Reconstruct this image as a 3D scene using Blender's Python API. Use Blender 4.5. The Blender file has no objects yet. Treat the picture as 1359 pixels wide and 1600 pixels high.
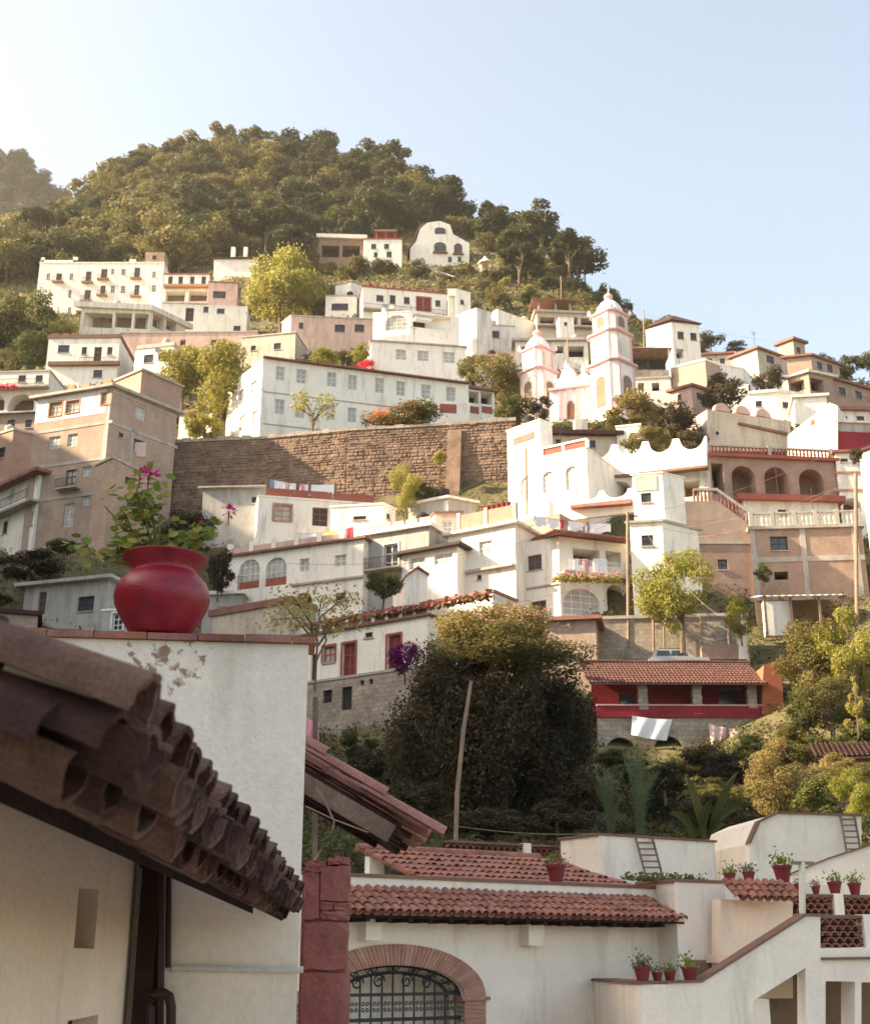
import bpy, bmesh, math, random
import numpy as np
from mathutils import Vector, Matrix
R = math.radians
sc = bpy.context.scene
col = sc.collection
random.seed(7)

# ---------------------------------------------------------------- camera, sky, sun, exposure
TH = R(19.3); F = 2000.0; CX = 679.5; CY = 800.0      # pitch; focal length in pixels of a 1359x1600 frame
cam = bpy.data.cameras.new('camera'); camo = bpy.data.objects.new('camera', cam); col.objects.link(camo)
cam.sensor_fit = 'VERTICAL'; cam.sensor_height = 36; cam.sensor_width = 36; cam.lens = 36 * F / 1600
cam.clip_start = 0.1; cam.clip_end = 5000
camo.rotation_euler = (R(90) + TH, 0, 0)
cam.dof.use_dof = True; cam.dof.focus_distance = 12; cam.dof.aperture_fstop = 5.6
sc.camera = camo
sc.render.resolution_x = 869; sc.render.resolution_y = 1024
SUN_AZ, SUN_EL = R(-95), R(31)                        # azimuth from +Y towards +X: the sun stands to the left
w = bpy.data.worlds.new('World'); sc.world = w; w.use_nodes = True
nt = w.node_tree; bg = nt.nodes['Background']
sky = nt.nodes.new('ShaderNodeTexSky'); sky.sky_type = 'NISHITA'; sky.sun_disc = False
sky.sun_elevation = SUN_EL; sky.sun_rotation = SUN_AZ; sky.dust_density = 2.0; sky.air_density = 1.0; sky.ozone_density = 0.7
nt.links.new(sky.outputs[0], bg.inputs[0]); bg.inputs[1].default_value = 0.13
sl = bpy.data.lights.new('sun', 'SUN'); sl.energy = 5.0; sl.angle = R(0.6); sl.color = (1.0, 0.90, 0.74)
so = bpy.data.objects.new('sun', sl); col.objects.link(so)
sdir = Vector((math.sin(SUN_AZ) * math.cos(SUN_EL), math.cos(SUN_AZ) * math.cos(SUN_EL), math.sin(SUN_EL)))
so.rotation_euler = (-sdir).to_track_quat('-Z', 'Y').to_euler()
vs = sc.view_settings; vs.view_transform = 'Standard'; vs.look = 'None'; vs.gamma = 1.0; vs.exposure = 1.77
vs.use_white_balance = True; vs.white_balance_temperature = 8050; vs.white_balance_tint = 8

HAZE = 0.00014
# ---------------------------------------------------------------- helpers
ct, st = math.cos(TH), math.sin(TH)
def ray(px, py):
    u = (px - CX) / F; v = (CY - py) / F
    return Vector((u, ct - v * st, st + v * ct))
def at(px, py, Y):
    r = ray(px, py); return r * (Y / r.y)
def atZ(px, py, Z):
    r = ray(px, py); return r * (Z / r.z)
def proj(p):
    f = p[1] * ct + p[2] * st; up = -p[1] * st + p[2] * ct
    return CX + F * p[0] / f, CY - F * up / f
class Pl:                                              # an upright plane: through o (x,y), running along d
    def __init__(s, o, yaw=None, d=None):
        s.o = Vector((o[0], o[1])); s.d = Vector((math.cos(yaw), math.sin(yaw))) if d is None else Vector((d[0], d[1])).normalized()
        s.n = Vector((s.d.y, -s.d.x))
    def hit(s, px, py):
        r = ray(px, py); k = s.n.dot(s.o) / (s.n.x * r.x + s.n.y * r.y); p = r * k
        return (p.x - s.o.x) * s.d.x + (p.y - s.o.y) * s.d.y, p.z
    def P(s, a, z, off=0.0):
        q = s.o + s.d * a + s.n * off; return Vector((q.x, q.y, z))
    def px(s, x, y, off=0.0):
        a, z = s.hit(x, y); return s.P(a, z, off)
class MB:
    def __init__(s): s.v = []; s.f = []; s.uv = []
    def poly(s, pts, uv=None):
        n = len(s.v); s.v += [tuple(p) for p in pts]; s.f.append(tuple(range(n, n + len(pts))))
        if uv is None:
            p0 = Vector(pts[0]); e = (Vector(pts[1]) - p0)
            nn = e.cross(Vector(pts[-1]) - p0)
            if abs(nn.z) > 0.7 * nn.length: uv = [(p[0], p[1]) for p in pts]
            else:
                h = Vector((-nn.y, nn.x, 0)); h = h.normalized() if h.length > 1e-9 else Vector((1, 0, 0))
                uv = [(p[0] * h.x + p[1] * h.y, p[2]) for p in pts]
        s.uv += uv
        return s
    def hexa(s, a):                                    # 8 corners: bottom ring then top ring
        for q in ((3, 2, 1, 0), (4, 5, 6, 7), (0, 1, 5, 4), (1, 2, 6, 5), (2, 3, 7, 6), (3, 0, 4, 7)): s.poly([a[i] for i in q])
        return s
    def pbox(s, pl, a0, a1, z0, z1, o0, o1):           # box on a plane: along, up, outward
        return s.hexa([pl.P(a0, z0, o1), pl.P(a1, z0, o1), pl.P(a1, z0, o0), pl.P(a0, z0, o0), pl.P(a0, z1, o1), pl.P(a1, z1, o1), pl.P(a1, z1, o0), pl.P(a0, z1, o0)])
    def prism(s, pl, pts, o0, o1):                     # outline (along, up) thickened
        s.poly([pl.P(a, z, o1) for a, z in pts]); s.poly([pl.P(a, z, o0) for a, z in reversed(pts)])
        for i in range(len(pts)):
            (a, z), (b, y) = pts[i], pts[(i + 1) % len(pts)]
            s.poly([pl.P(a, z, o1), pl.P(a, z, o0), pl.P(b, y, o0), pl.P(b, y, o1)])
        return s
    def tube(s, pts, rad, n=6):
        rs = rad if isinstance(rad, (list, tuple)) else [rad] * len(pts)
        pts = [Vector(p) for p in pts]; rings = []
        for i, p in enumerate(pts):
            t = (pts[min(i + 1, len(pts) - 1)] - pts[max(i - 1, 0)]).normalized()
            x = t.cross(Vector((0.31, 0.17, 0.93)) if abs(t.z) < .9 else Vector((1, 0, 0))).normalized(); y = t.cross(x)
            rings.append([p + (x * math.cos(6.2832 * k / n) + y * math.sin(6.2832 * k / n)) * rs[i] for k in range(n)])
        for a, b in zip(rings, rings[1:]):
            for k in range(n): s.poly([a[k], a[(k + 1) % n], b[(k + 1) % n], b[k]])
        s.poly(list(reversed(rings[0]))); s.poly(rings[-1])
        return s
    def lathe(s, prof, c=(0, 0, 0), n=32):
        for (r0, z0), (r1, z1) in zip(prof, prof[1:]):
            for k in range(n):
                a, b = 6.28318 * k / n, 6.28318 * (k + 1) / n
                s.poly([(c[0] + r0 * math.cos(a), c[1] + r0 * math.sin(a), c[2] + z0), (c[0] + r0 * math.cos(b), c[1] + r0 * math.sin(b), c[2] + z0),
                        (c[0] + r1 * math.cos(b), c[1] + r1 * math.sin(b), c[2] + z1), (c[0] + r1 * math.cos(a), c[1] + r1 * math.sin(a), c[2] + z1)])
        return s
    def mesh(s, name, m, o=(0, 0, 0), smooth=False, weld=False):
        me = bpy.data.meshes.new(name)
        me.from_pydata([(v[0] - o[0], v[1] - o[1], v[2] - o[2]) for v in s.v], [], s.f)
        ul = me.uv_layers.new(name='UVMap'); ul.data.foreach_set('uv', [c for t in s.uv for c in t])
        if weld:
            b = bmesh.new(); b.from_mesh(me); bmesh.ops.remove_doubles(b, verts=b.verts, dist=1e-4); b.to_mesh(me); b.free()
        if smooth: me.polygons.foreach_set('use_smooth', [True] * len(me.polygons))
        me.materials.append(M[m] if isinstance(m, str) else m); me.update()
        return me
    def build(s, name, m, root=None, parent=None, smooth=False, weld=False):
        o = tuple(root.location) if root else (0, 0, 0)
        ob = bpy.data.objects.new(name, s.mesh(name, m, o, smooth, weld)); col.objects.link(ob)
        ob.parent = parent or root
        return ob
def tag(o, label, cat, group=None, kind=None):
    if label: o['label'] = label
    if cat: o['category'] = cat
    if group: o['group'] = group
    if kind: o['kind'] = kind
    return o
def thing(name, label, cat, loc=(0, 0, 0), group=None):
    o = bpy.data.objects.new(name, None); col.objects.link(o); o.location = loc; o.empty_display_size = .3
    return tag(o, label, cat, group)
def place(me, name, root, Mx, parent=None):
    ob = bpy.data.objects.new(name, me); col.objects.link(ob); ob.parent = parent or root
    ob.matrix_basis = Matrix.Translation(-Vector(root.location)) @ Mx
    return ob
def copy_tree(o, parent=None):
    c = o.copy(); col.objects.link(c); c.parent = parent
    for ch in o.children: copy_tree(ch, c)
    return c

# ---------------------------------------------------------------- materials
M = {}
def mat(name, c, rough=.88, var=.14, scale=.7, stain=None, amt=0.0, bump=.0, bscale=30., brick=None, spec=.25, fine=.1):
    m = bpy.data.materials.new(name); m.use_nodes = True; t = m.node_tree; N = t.nodes; L = t.links; b = N['Principled BSDF']
    b.inputs['Roughness'].default_value = rough; b.inputs['Specular IOR Level'].default_value = spec
    g = N.new('ShaderNodeNewGeometry')
    def noise(sc_, det=5, vec=None):
        n = N.new('ShaderNodeTexNoise'); n.inputs['Scale'].default_value = sc_; n.inputs['Detail'].default_value = det; n.inputs['Roughness'].default_value = .62
        L.new(vec or g.outputs['Position'], n.inputs['Vector']); return n.outputs[0]
    def mix(f, a, b_, mode='MIX'):
        x = N.new('ShaderNodeMix'); x.data_type = 'RGBA'; x.blend_type = mode
        for k, v in ((0, f), (6, a), (7, b_)):
            if isinstance(v, (int, float)): x.inputs[k].default_value = v
            elif isinstance(v, tuple): x.inputs[k].default_value = (*v, 1)
            else: L.new(v, x.inputs[k])
        return x.outputs[2]
    def ramp(src, a, b_):
        r = N.new('ShaderNodeMapRange'); r.inputs[1].default_value = a; r.inputs[2].default_value = b_; L.new(src, r.inputs[0]); return r.outputs[0]
    base = c
    if brick:
        br = N.new('ShaderNodeTexBrick'); br.inputs['Scale'].default_value = brick[0]
        br.inputs['Color1'].default_value = (*c, 1); br.inputs['Color2'].default_value = (*[x * .72 for x in c], 1); br.inputs['Mortar'].default_value = (*brick[1], 1)
        br.inputs['Mortar Size'].default_value = brick[2]; br.inputs['Brick Width'].default_value = brick[3]; br.inputs['Row Height'].default_value = brick[4]
        uv = N.new('ShaderNodeUVMap'); L.new(uv.outputs[0], br.inputs['Vector']); base = br.outputs[0]
    k = mix(ramp(noise(scale), .3, .7), tuple([1 - var] * 3), tuple([1 + var] * 3))
    x = mix(1.0, base, k, 'MULTIPLY')
    if fine:
        k2 = mix(ramp(noise(scale * 14, 3), .3, .7), tuple([1 - fine] * 3), tuple([1 + fine] * 3)); x = mix(1.0, x, k2, 'MULTIPLY')
    if stain:
        mp = N.new('ShaderNodeMapping'); mp.inputs['Scale'].default_value = (1.6, 1.6, .28); L.new(g.outputs['Position'], mp.inputs['Vector'])
        x = mix(ramp(noise(1.0, 7, mp.outputs[0]), .62 - amt * .35, .95 - amt * .3), x, stain)
    L.new(x, b.inputs['Base Color'])
    if bump:
        bp = N.new('ShaderNodeBump'); bp.inputs['Strength'].default_value = bump; bp.inputs['Distance'].default_value = .02
        L.new(noise(bscale), bp.inputs['Height']); L.new(bp.outputs[0], b.inputs['Normal'])
    M[name] = m; return m
def spatter(m, c, sx, sz):                             # brown splashes of soil round a point of the wall
    t = m.node_tree; N = t.nodes; L = t.links; b = N['Principled BSDF']; old = b.inputs['Base Color'].links[0].from_socket
    g = N.new('ShaderNodeNewGeometry'); mp = N.new('ShaderNodeMapping'); mp.vector_type = 'TEXTURE'; mp.inputs['Location'].default_value = c; mp.inputs['Scale'].default_value = (sx, 3, sz); L.new(g.outputs['Position'], mp.inputs['Vector'])
    ln = N.new('ShaderNodeVectorMath'); ln.operation = 'LENGTH'; L.new(mp.outputs[0], ln.inputs[0]); n = N.new('ShaderNodeTexNoise'); n.inputs['Scale'].default_value = 11; n.inputs['Detail'].default_value = 5; L.new(g.outputs['Position'], n.inputs['Vector'])
    a = N.new('ShaderNodeMath'); a.operation = 'MULTIPLY_ADD'; a.inputs[1].default_value = -.22; L.new(ln.outputs['Value'], a.inputs[0]); L.new(n.outputs[0], a.inputs[2])
    r = N.new('ShaderNodeMapRange'); r.inputs[1].default_value = .36; r.inputs[2].default_value = .45; L.new(a.outputs[0], r.inputs[0])
    x = N.new('ShaderNodeMix'); x.data_type = 'RGBA'; L.new(r.outputs[0], x.inputs[0]); L.new(old, x.inputs[6]); x.inputs[7].default_value = (.33, .21, .14, 1); L.new(x.outputs[2], b.inputs['Base Color'])
GR = (.40, .34, .29)
mat('white', (.86, .80, .72), var=.05, stain=GR, amt=.28, bump=.3, bscale=8)
mat('white2', (.76, .70, .63), var=.07, stain=(.36, .31, .27), amt=.45, bump=.3, bscale=8)
mat('cream', (.72, .66, .56), var=.07, stain=(.38, .30, .23), amt=.4, bump=.3, bscale=8)
mat('plaster_near', (.86, .75, .645), var=.07, scale=1.1, stain=(.46, .36, .28), amt=.22, bump=.5, bscale=26, fine=.05)
mat('plaster_cream', (.82, .64, .50), var=.05, scale=1.1, stain=(.4, .31, .25), amt=.12, bump=.4, bscale=26, fine=.05)
mat('beige', (.55, .46, .38), var=.12, stain=(.26, .2, .16), amt=.4, bump=.4, bscale=6)
mat('grey', (.42, .39, .36), var=.12, stain=(.24, .2, .18), amt=.45, bump=.4, bscale=6)
mat('pink', (.62, .42, .36), var=.12, stain=(.35, .24, .2), amt=.45)
mat('church_white', (.84, .75, .74), var=.04, stain=(.6, .5, .47), amt=.25)
mat('church_pink', (.74, .46, .48), var=.08, stain=(.6, .4, .4), amt=.2)
mat('brick', (.40, .205, .145), var=.16, brick=(1.0, (.42, .36, .31), .014, .26, .085), stain=(.28, .19, .15), amt=.3)
mat('brick_pale', (.44, .27, .20), var=.14, brick=(1.0, (.48, .42, .36), .012, .26, .085), stain=(.3, .23, .18), amt=.3)
mat('concrete', (.44, .39, .35), var=.14, stain=(.25, .2, .18), amt=.4)
mat('stone', (.21, .135, .10), var=.45, scale=.9, stain=(.15, .10, .075), amt=.5, bump=1, bscale=6, fine=.3)
mat('joint', (.165, .108, .08), var=.35, scale=.8)
mat('bounce_paving', (.52, .45, .38), var=.2, scale=1.2, stain=(.3, .25, .2), amt=.4, bump=.5, bscale=12)
mat('stone_pale', (.40, .33, .27), var=.25, scale=.6, brick=(1.0, (.28, .23, .19), .03, .5, .28), bump=.8, bscale=4, fine=.25)
mat('tile', (.34, .14, .097), var=.3, scale=2.2, stain=(.14, .07, .055), amt=.45, bump=.5, bscale=40, fine=.2)
mat('tile_far', (.27, .125, .10), var=.25, scale=.8, stain=(.18, .09, .07), amt=.4, fine=.2)
mat('tile_old', (.075, .033, .026), var=.45, scale=7, stain=(.04, .022, .02), amt=.65, bump=.9, bscale=60, fine=.3)
mat('tile_pink', (.34, .155, .13), var=.2, scale=4, stain=(.2, .1, .08), amt=.35, bump=.6, bscale=50, fine=.2)
mat('trim_red', (.34, .10, .075), var=.15, stain=(.2, .09, .07), amt=.3)
mat('trim_brown', (.21, .115, .085), var=.2)
mat('orange', (.46, .25, .15), var=.15, stain=(.3, .15, .1), amt=.3)
mat('wall_red', (.27, .028, .038), var=.15, stain=(.16, .03, .03), amt=.3)
mat('wall_orange', (.44, .13, .075), var=.1)
mat('stone_red', (.25, .082, .075), var=.22, scale=3, stain=(.36, .19, .15), amt=.22, bump=.8, bscale=18, fine=.2)
mat('wood_red', (.055, .024, .014), var=.5, scale=4, stain=(.015, .008, .006), amt=.6, bump=.9, bscale=22, fine=.35)
mat('wood', (.034, .015, .010), var=.35, scale=3, stain=(.04, .02, .015), amt=.5, bump=.8, bscale=25, fine=.3)
mat('wood_grey', (.22, .15, .115), var=.3, scale=3, stain=(.09, .05, .04), amt=.4, bump=.7, bscale=25, fine=.3)
mat('pole', (.28, .20, .15), var=.2, scale=2, stain=(.2, .12, .08), amt=.4)
mat('tile_mid', (.115, .050, .043), var=.35, scale=1.5, stain=(.10, .05, .04), amt=.5, fine=.25)
mat('tile_tan', (.155, .084, .064), var=.4, scale=8, stain=(.06, .035, .03), amt=.5, bump=.9, bscale=60, fine=.3)
mat('arch_brick', (.40, .205, .155), var=.2, scale=5, stain=(.26, .13, .1), amt=.3, bump=.4, bscale=40)
mat('arch_brick_pale', (.46, .25, .19), var=.2, scale=5, stain=(.26, .13, .1), amt=.3, bump=.4, bscale=40)
mat('iron', (.016, .015, .017), rough=.5, var=.2, spec=.4)
mat('rail', (.05, .04, .04), rough=.6)
mat('metal_roof', (.42, .40, .38), rough=.6, var=.2, stain=(.25, .15, .1), amt=.45)
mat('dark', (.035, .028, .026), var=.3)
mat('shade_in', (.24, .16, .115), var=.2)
mat('frame_white', (.7, .68, .64)); mat('frame_brown', (.22, .11, .07)); mat('frame_dark', (.07, .055, .05))
mat('glass', (.045, .05, .06), rough=.14, var=.5, scale=.5, spec=.6)
mat('curtain', (.42, .40, .38), rough=.3, var=.3, scale=1.5, spec=.5)
mat('door_red', (.20, .045, .04)); mat('door_teal', (.16, .30, .29))
mat('pot_red', (.27, .008, .024), rough=.36, var=.22, scale=7, stain=(.10, .012, .018), amt=.25, spec=.45, fine=.2, bump=.25, bscale=40)
mat('pot_clay', (.19, .026, .030), rough=.6, var=.15, scale=9)
mat('cloth_white', (.78, .79, .82), var=.04); mat('cloth_pink', (.70, .50, .47), var=.05); mat('cloth_blue', (.25, .32, .5)); mat('cloth_red', (.5, .06, .09)); mat('cloth_yellow', (.65, .55, .2))
mat('cloth_magenta', (.72, .30, .38))
mat('car_silver', (.48, .48, .48), rough=.3, var=.03, spec=.6)
mat('pipe', (.62, .57, .52), rough=.5); mat('pipe_dark', (.05, .025, .022), rough=.5)
mat('earth', (.15, .115, .065), var=.35, scale=.12, stain=(.08, .078, .03), amt=.85, fine=.3, bump=1, bscale=1.5)
mat('dirt', (.30, .24, .19), var=.2, scale=.4)
mat('bark', (.15, .105, .075), var=.3, scale=2)
def leafmat(name, c, c2, tr=.38):
    m = bpy.data.materials.new(name); m.use_nodes = True; t = m.node_tree; N = t.nodes; L = t.links; b = N['Principled BSDF']; out = N['Material Output']
    b.inputs['Roughness'].default_value = .6; b.inputs['Specular IOR Level'].default_value = .25
    oi = N.new('ShaderNodeObjectInfo'); g = N.new('ShaderNodeNewGeometry')
    n = N.new('ShaderNodeTexNoise'); n.inputs['Scale'].default_value = .55; n.inputs['Detail'].default_value = 3; L.new(g.outputs['Position'], n.inputs['Vector'])
    a = N.new('ShaderNodeMath'); a.operation = 'ADD'; L.new(n.outputs[0], a.inputs[0])
    s_ = N.new('ShaderNodeMath'); s_.operation = 'MULTIPLY_ADD'; s_.inputs[1].default_value = .55; s_.inputs[2].default_value = -.27; L.new(oi.outputs['Random'], s_.inputs[0]); L.new(s_.outputs[0], a.inputs[1])
    r = N.new('ShaderNodeMapRange'); r.inputs[1].default_value = .3; r.inputs[2].default_value = .72; L.new(a.outputs[0], r.inputs[0])
    x = N.new('ShaderNodeMix'); x.data_type = 'RGBA'; x.inputs[6].default_value = (*c, 1); x.inputs[7].default_value = (*c2, 1); L.new(r.outputs[0], x.inputs[0])
    L.new(x.outputs[2], b.inputs['Base Color'])
    tl = N.new('ShaderNodeBsdfTranslucent'); L.new(x.outputs[2], tl.inputs['Color'])
    ms = N.new('ShaderNodeMixShader'); ms.inputs[0].default_value = tr
    L.new(b.outputs[0], ms.inputs[1]); L.new(tl.outputs[0], ms.inputs[2]); L.new(ms.outputs[0], out.inputs['Surface'])
    M[name] = m
leafmat('leaf_pine', (.050, .060, .022), (.085, .085, .034))
leafmat('leaf_olive', (.115, .105, .035), (.21, .175, .06))
leafmat('leaf_green', (.065, .080, .022), (.12, .125, .036))
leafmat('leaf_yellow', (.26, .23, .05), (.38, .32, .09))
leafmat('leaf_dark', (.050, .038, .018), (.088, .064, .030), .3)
leafmat('leaf_lime', (.25, .24, .045), (.36, .32, .085))
leafmat('leaf_gold', (.15, .12, .035), (.27, .20, .075))
leafmat('leaf_grey', (.13, .17, .085), (.20, .22, .12))
leafmat('leaf_bright', (.13, .19, .03), (.21, .27, .05))
leafmat('petal_red', (.55, .03, .06), (.65, .05, .12)); leafmat('petal_magenta', (.62, .05, .22), (.72, .10, .32)); leafmat('petal_purple', (.19, .012, .13), (.30, .03, .20))
leafmat('petal_orange', (.50, .10, .03), (.55, .18, .05)); leafmat('petal_pink', (.60, .22, .26), (.7, .35, .35))

# ---------------------------------------------------------------- house builder
HS = []
HBX = []                                               # picture boxes of the buildings, for planting round them
GC = []                                                # ground heights collected under the buildings
def wall_face(mb, pl, L, z0, z1, holes):
    S = sorted({0.0, L} | {h[0] for h in holes} | {h[1] for h in holes}); Z = sorted({z0, z1} | {h[2] for h in holes} | {h[3] for h in holes})
    for a, b in zip(S, S[1:]):
        run = None
        for c, d in zip(Z, Z[1:]):
            x, y = (a + b) / 2, (c + d) / 2
            inside = any(h[0] < x < h[1] and h[2] < y < h[3] for h in holes)
            if not inside:
                mb.poly([pl.P(a, c), pl.P(b, c), pl.P(b, d), pl.P(a, d)], [(a, c), (b, c), (b, d), (a, d)])
    for h in holes:
        a, b, c, d, arch, rd = h[:6]
        q = [pl.P(a, c), pl.P(b, c)]
        if arch:
            rz = min((b - a) / 2, (d - c) * .6); zs = d - rz; m = (a + b) / 2; n = 10
            arc = [(m - (b - a) / 2 * math.cos(math.pi * k / n), zs + rz * math.sin(math.pi * k / n)) for k in range(n + 1)]
            for k in range(n):
                corner = (a, d) if k < n / 2 else (b, d)
                mb.poly([pl.P(*arc[k]), pl.P(*arc[k + 1]), pl.P(*corner)])
                mb.poly([pl.P(*arc[k]), pl.P(*arc[k], -rd), pl.P(*arc[k + 1], -rd), pl.P(*arc[k + 1])])
        else:
            zs = d; mb.poly([pl.P(a, d), pl.P(a, d, -rd), pl.P(b, d, -rd), pl.P(b, d)])
        mb.poly([pl.P(a, c), pl.P(b, c), pl.P(b, c, -rd), pl.P(a, c, -rd)])
        mb.poly([pl.P(a, c), pl.P(a, c, -rd), pl.P(a, zs, -rd), pl.P(a, zs)])
        mb.poly([pl.P(b, c), pl.P(b, zs), pl.P(b, zs, -rd), pl.P(b, c, -rd)])
def bars(mb, pl, a, b, c, d, off, wd, nv, nh, th=.04):
    mb.pbox(pl, a, a + wd, c, d, off, off + th); mb.pbox(pl, b - wd, b, c, d, off, off + th)
    mb.pbox(pl, a + wd, b - wd, c, c + wd, off, off + th); mb.pbox(pl, a + wd, b - wd, d - wd, d, off, off + th)
    for k in range(nv):
        x = a + (b - a) * (k + 1) / (nv + 1); mb.pbox(pl, x - wd * .4, x + wd * .4, c + wd, d - wd, off, off + th * .8)
    for k in range(nh):
        z = c + (d - c) * (k + 1) / (nh + 1); mb.pbox(pl, a + wd, b - wd, z - wd * .4, z + wd * .4, off, off + th * .7)
FR = {'w': ('frame_white', 'glass'), 'r': ('frame_brown', 'glass'), 'c': ('frame_white', 'curtain'), 'k': ('frame_dark', 'glass'), 'e': ('orange', 'curtain'), 'a': ('frame_white', 'curtain'), 'f': ('trim_red', 'curtain')}
DR = {'d': ('frame_brown', 'frame_dark'), 'b': ('frame_brown', 'glass'), 'x': ('trim_red', 'door_red'), 'y': ('frame_white', 'glass'), 'B': ('frame_brown', 'curtain')}
def opening(root, pl, t, a, b, c, d, big=False):
    wdt = min(.09, (b - a) * .12)
    if t in FR:
        fm, gm = FR[t]
        o = MB().poly([pl.P(a, c, -.17), pl.P(b, c, -.17), pl.P(b, d, -.17), pl.P(a, d, -.17)]).build('window', gm, root)
        f = MB(); bars(f, pl, a, b, c, d, -.165, wdt, 3 if (t == 'a' or b - a > 1.6) else 1, 3 if t == 'a' else (2 if d - c > 1.2 else 1)); f.build('frame', fm, root, o)
        if t in 'wrkef': MB().pbox(pl, a - .08, b + .08, c - .09, c - .005, -.02, .09).build('sill', 'concrete' if t != 'e' else 'orange', root, o)
        if t in 'ef':
            f = MB(); f.pbox(pl, a - .14, a, c, d + .14, .002, .05); f.pbox(pl, b, b + .14, c, d + .14, .002, .05); f.pbox(pl, a, b, d, d + .14, .002, .05); f.build('surround', 'orange' if t == 'e' else 'trim_red', root, o)
    elif t in DR:
        fm, gm = DR[t]
        o = MB().poly([pl.P(a, c, -.2), pl.P(b, c, -.2), pl.P(b, d, -.2), pl.P(a, d, -.2)]).build('door', gm, root)
        f = MB(); bars(f, pl, a, b, c, d, -.195, wdt, 1, 2); f.build('frame', fm, root, o)
        if t in 'xy':
            f = MB(); f.pbox(pl, a - .13, a, c, d + .13, .002, .05); f.pbox(pl, b, b + .13, c, d + .13, .002, .05); f.pbox(pl, a, b, d, d + .13, .002, .05); f.build('surround', 'trim_red' if t == 'x' else 'frame_white', root, o)
        if t in 'bB':
            s = MB().pbox(pl, a - .55, b + .55, c - .16, c - .02, -.05, .75).build('balcony', 'orange' if t == 'b' else 'concrete', root)
            r = MB(); rail(r, pl, a - .52, b + .52, c, .85, .70); r.build('railing', 'rail', root, s)
    else:                                              # open recess: A arched, o square; back wall coloured dark as its shade
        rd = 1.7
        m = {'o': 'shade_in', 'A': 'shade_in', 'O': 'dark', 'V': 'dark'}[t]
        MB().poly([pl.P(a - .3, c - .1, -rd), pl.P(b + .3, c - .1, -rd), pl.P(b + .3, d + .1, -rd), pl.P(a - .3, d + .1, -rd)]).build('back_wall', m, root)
def rail(r, pl, a, b, z, h, off, gap=.16, th=.035):
    r.pbox(pl, a, b, z + h - .04, z + h, off - th, off + th * .3); r.pbox(pl, a, b, z + .06, z + .09, off - th, off)
    n = max(2, int((b - a) / gap))
    for k in range(n + 1):
        x = a + (b - a - th) * k / n; r.pbox(pl, x, x + th * .7, z + .02, z + h - .04, off - th * .8, off - th * .1)
def parse(ops):
    out = []
    for seg in ops.split(';'):
        seg = seg.strip()
        if not seg: continue
        h, rest = seg.split(':')
        for q in rest.split('/'):
            out.append((int(h[0]), h[1], [float(v) for v in q.split(',')]))
    return out
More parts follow.
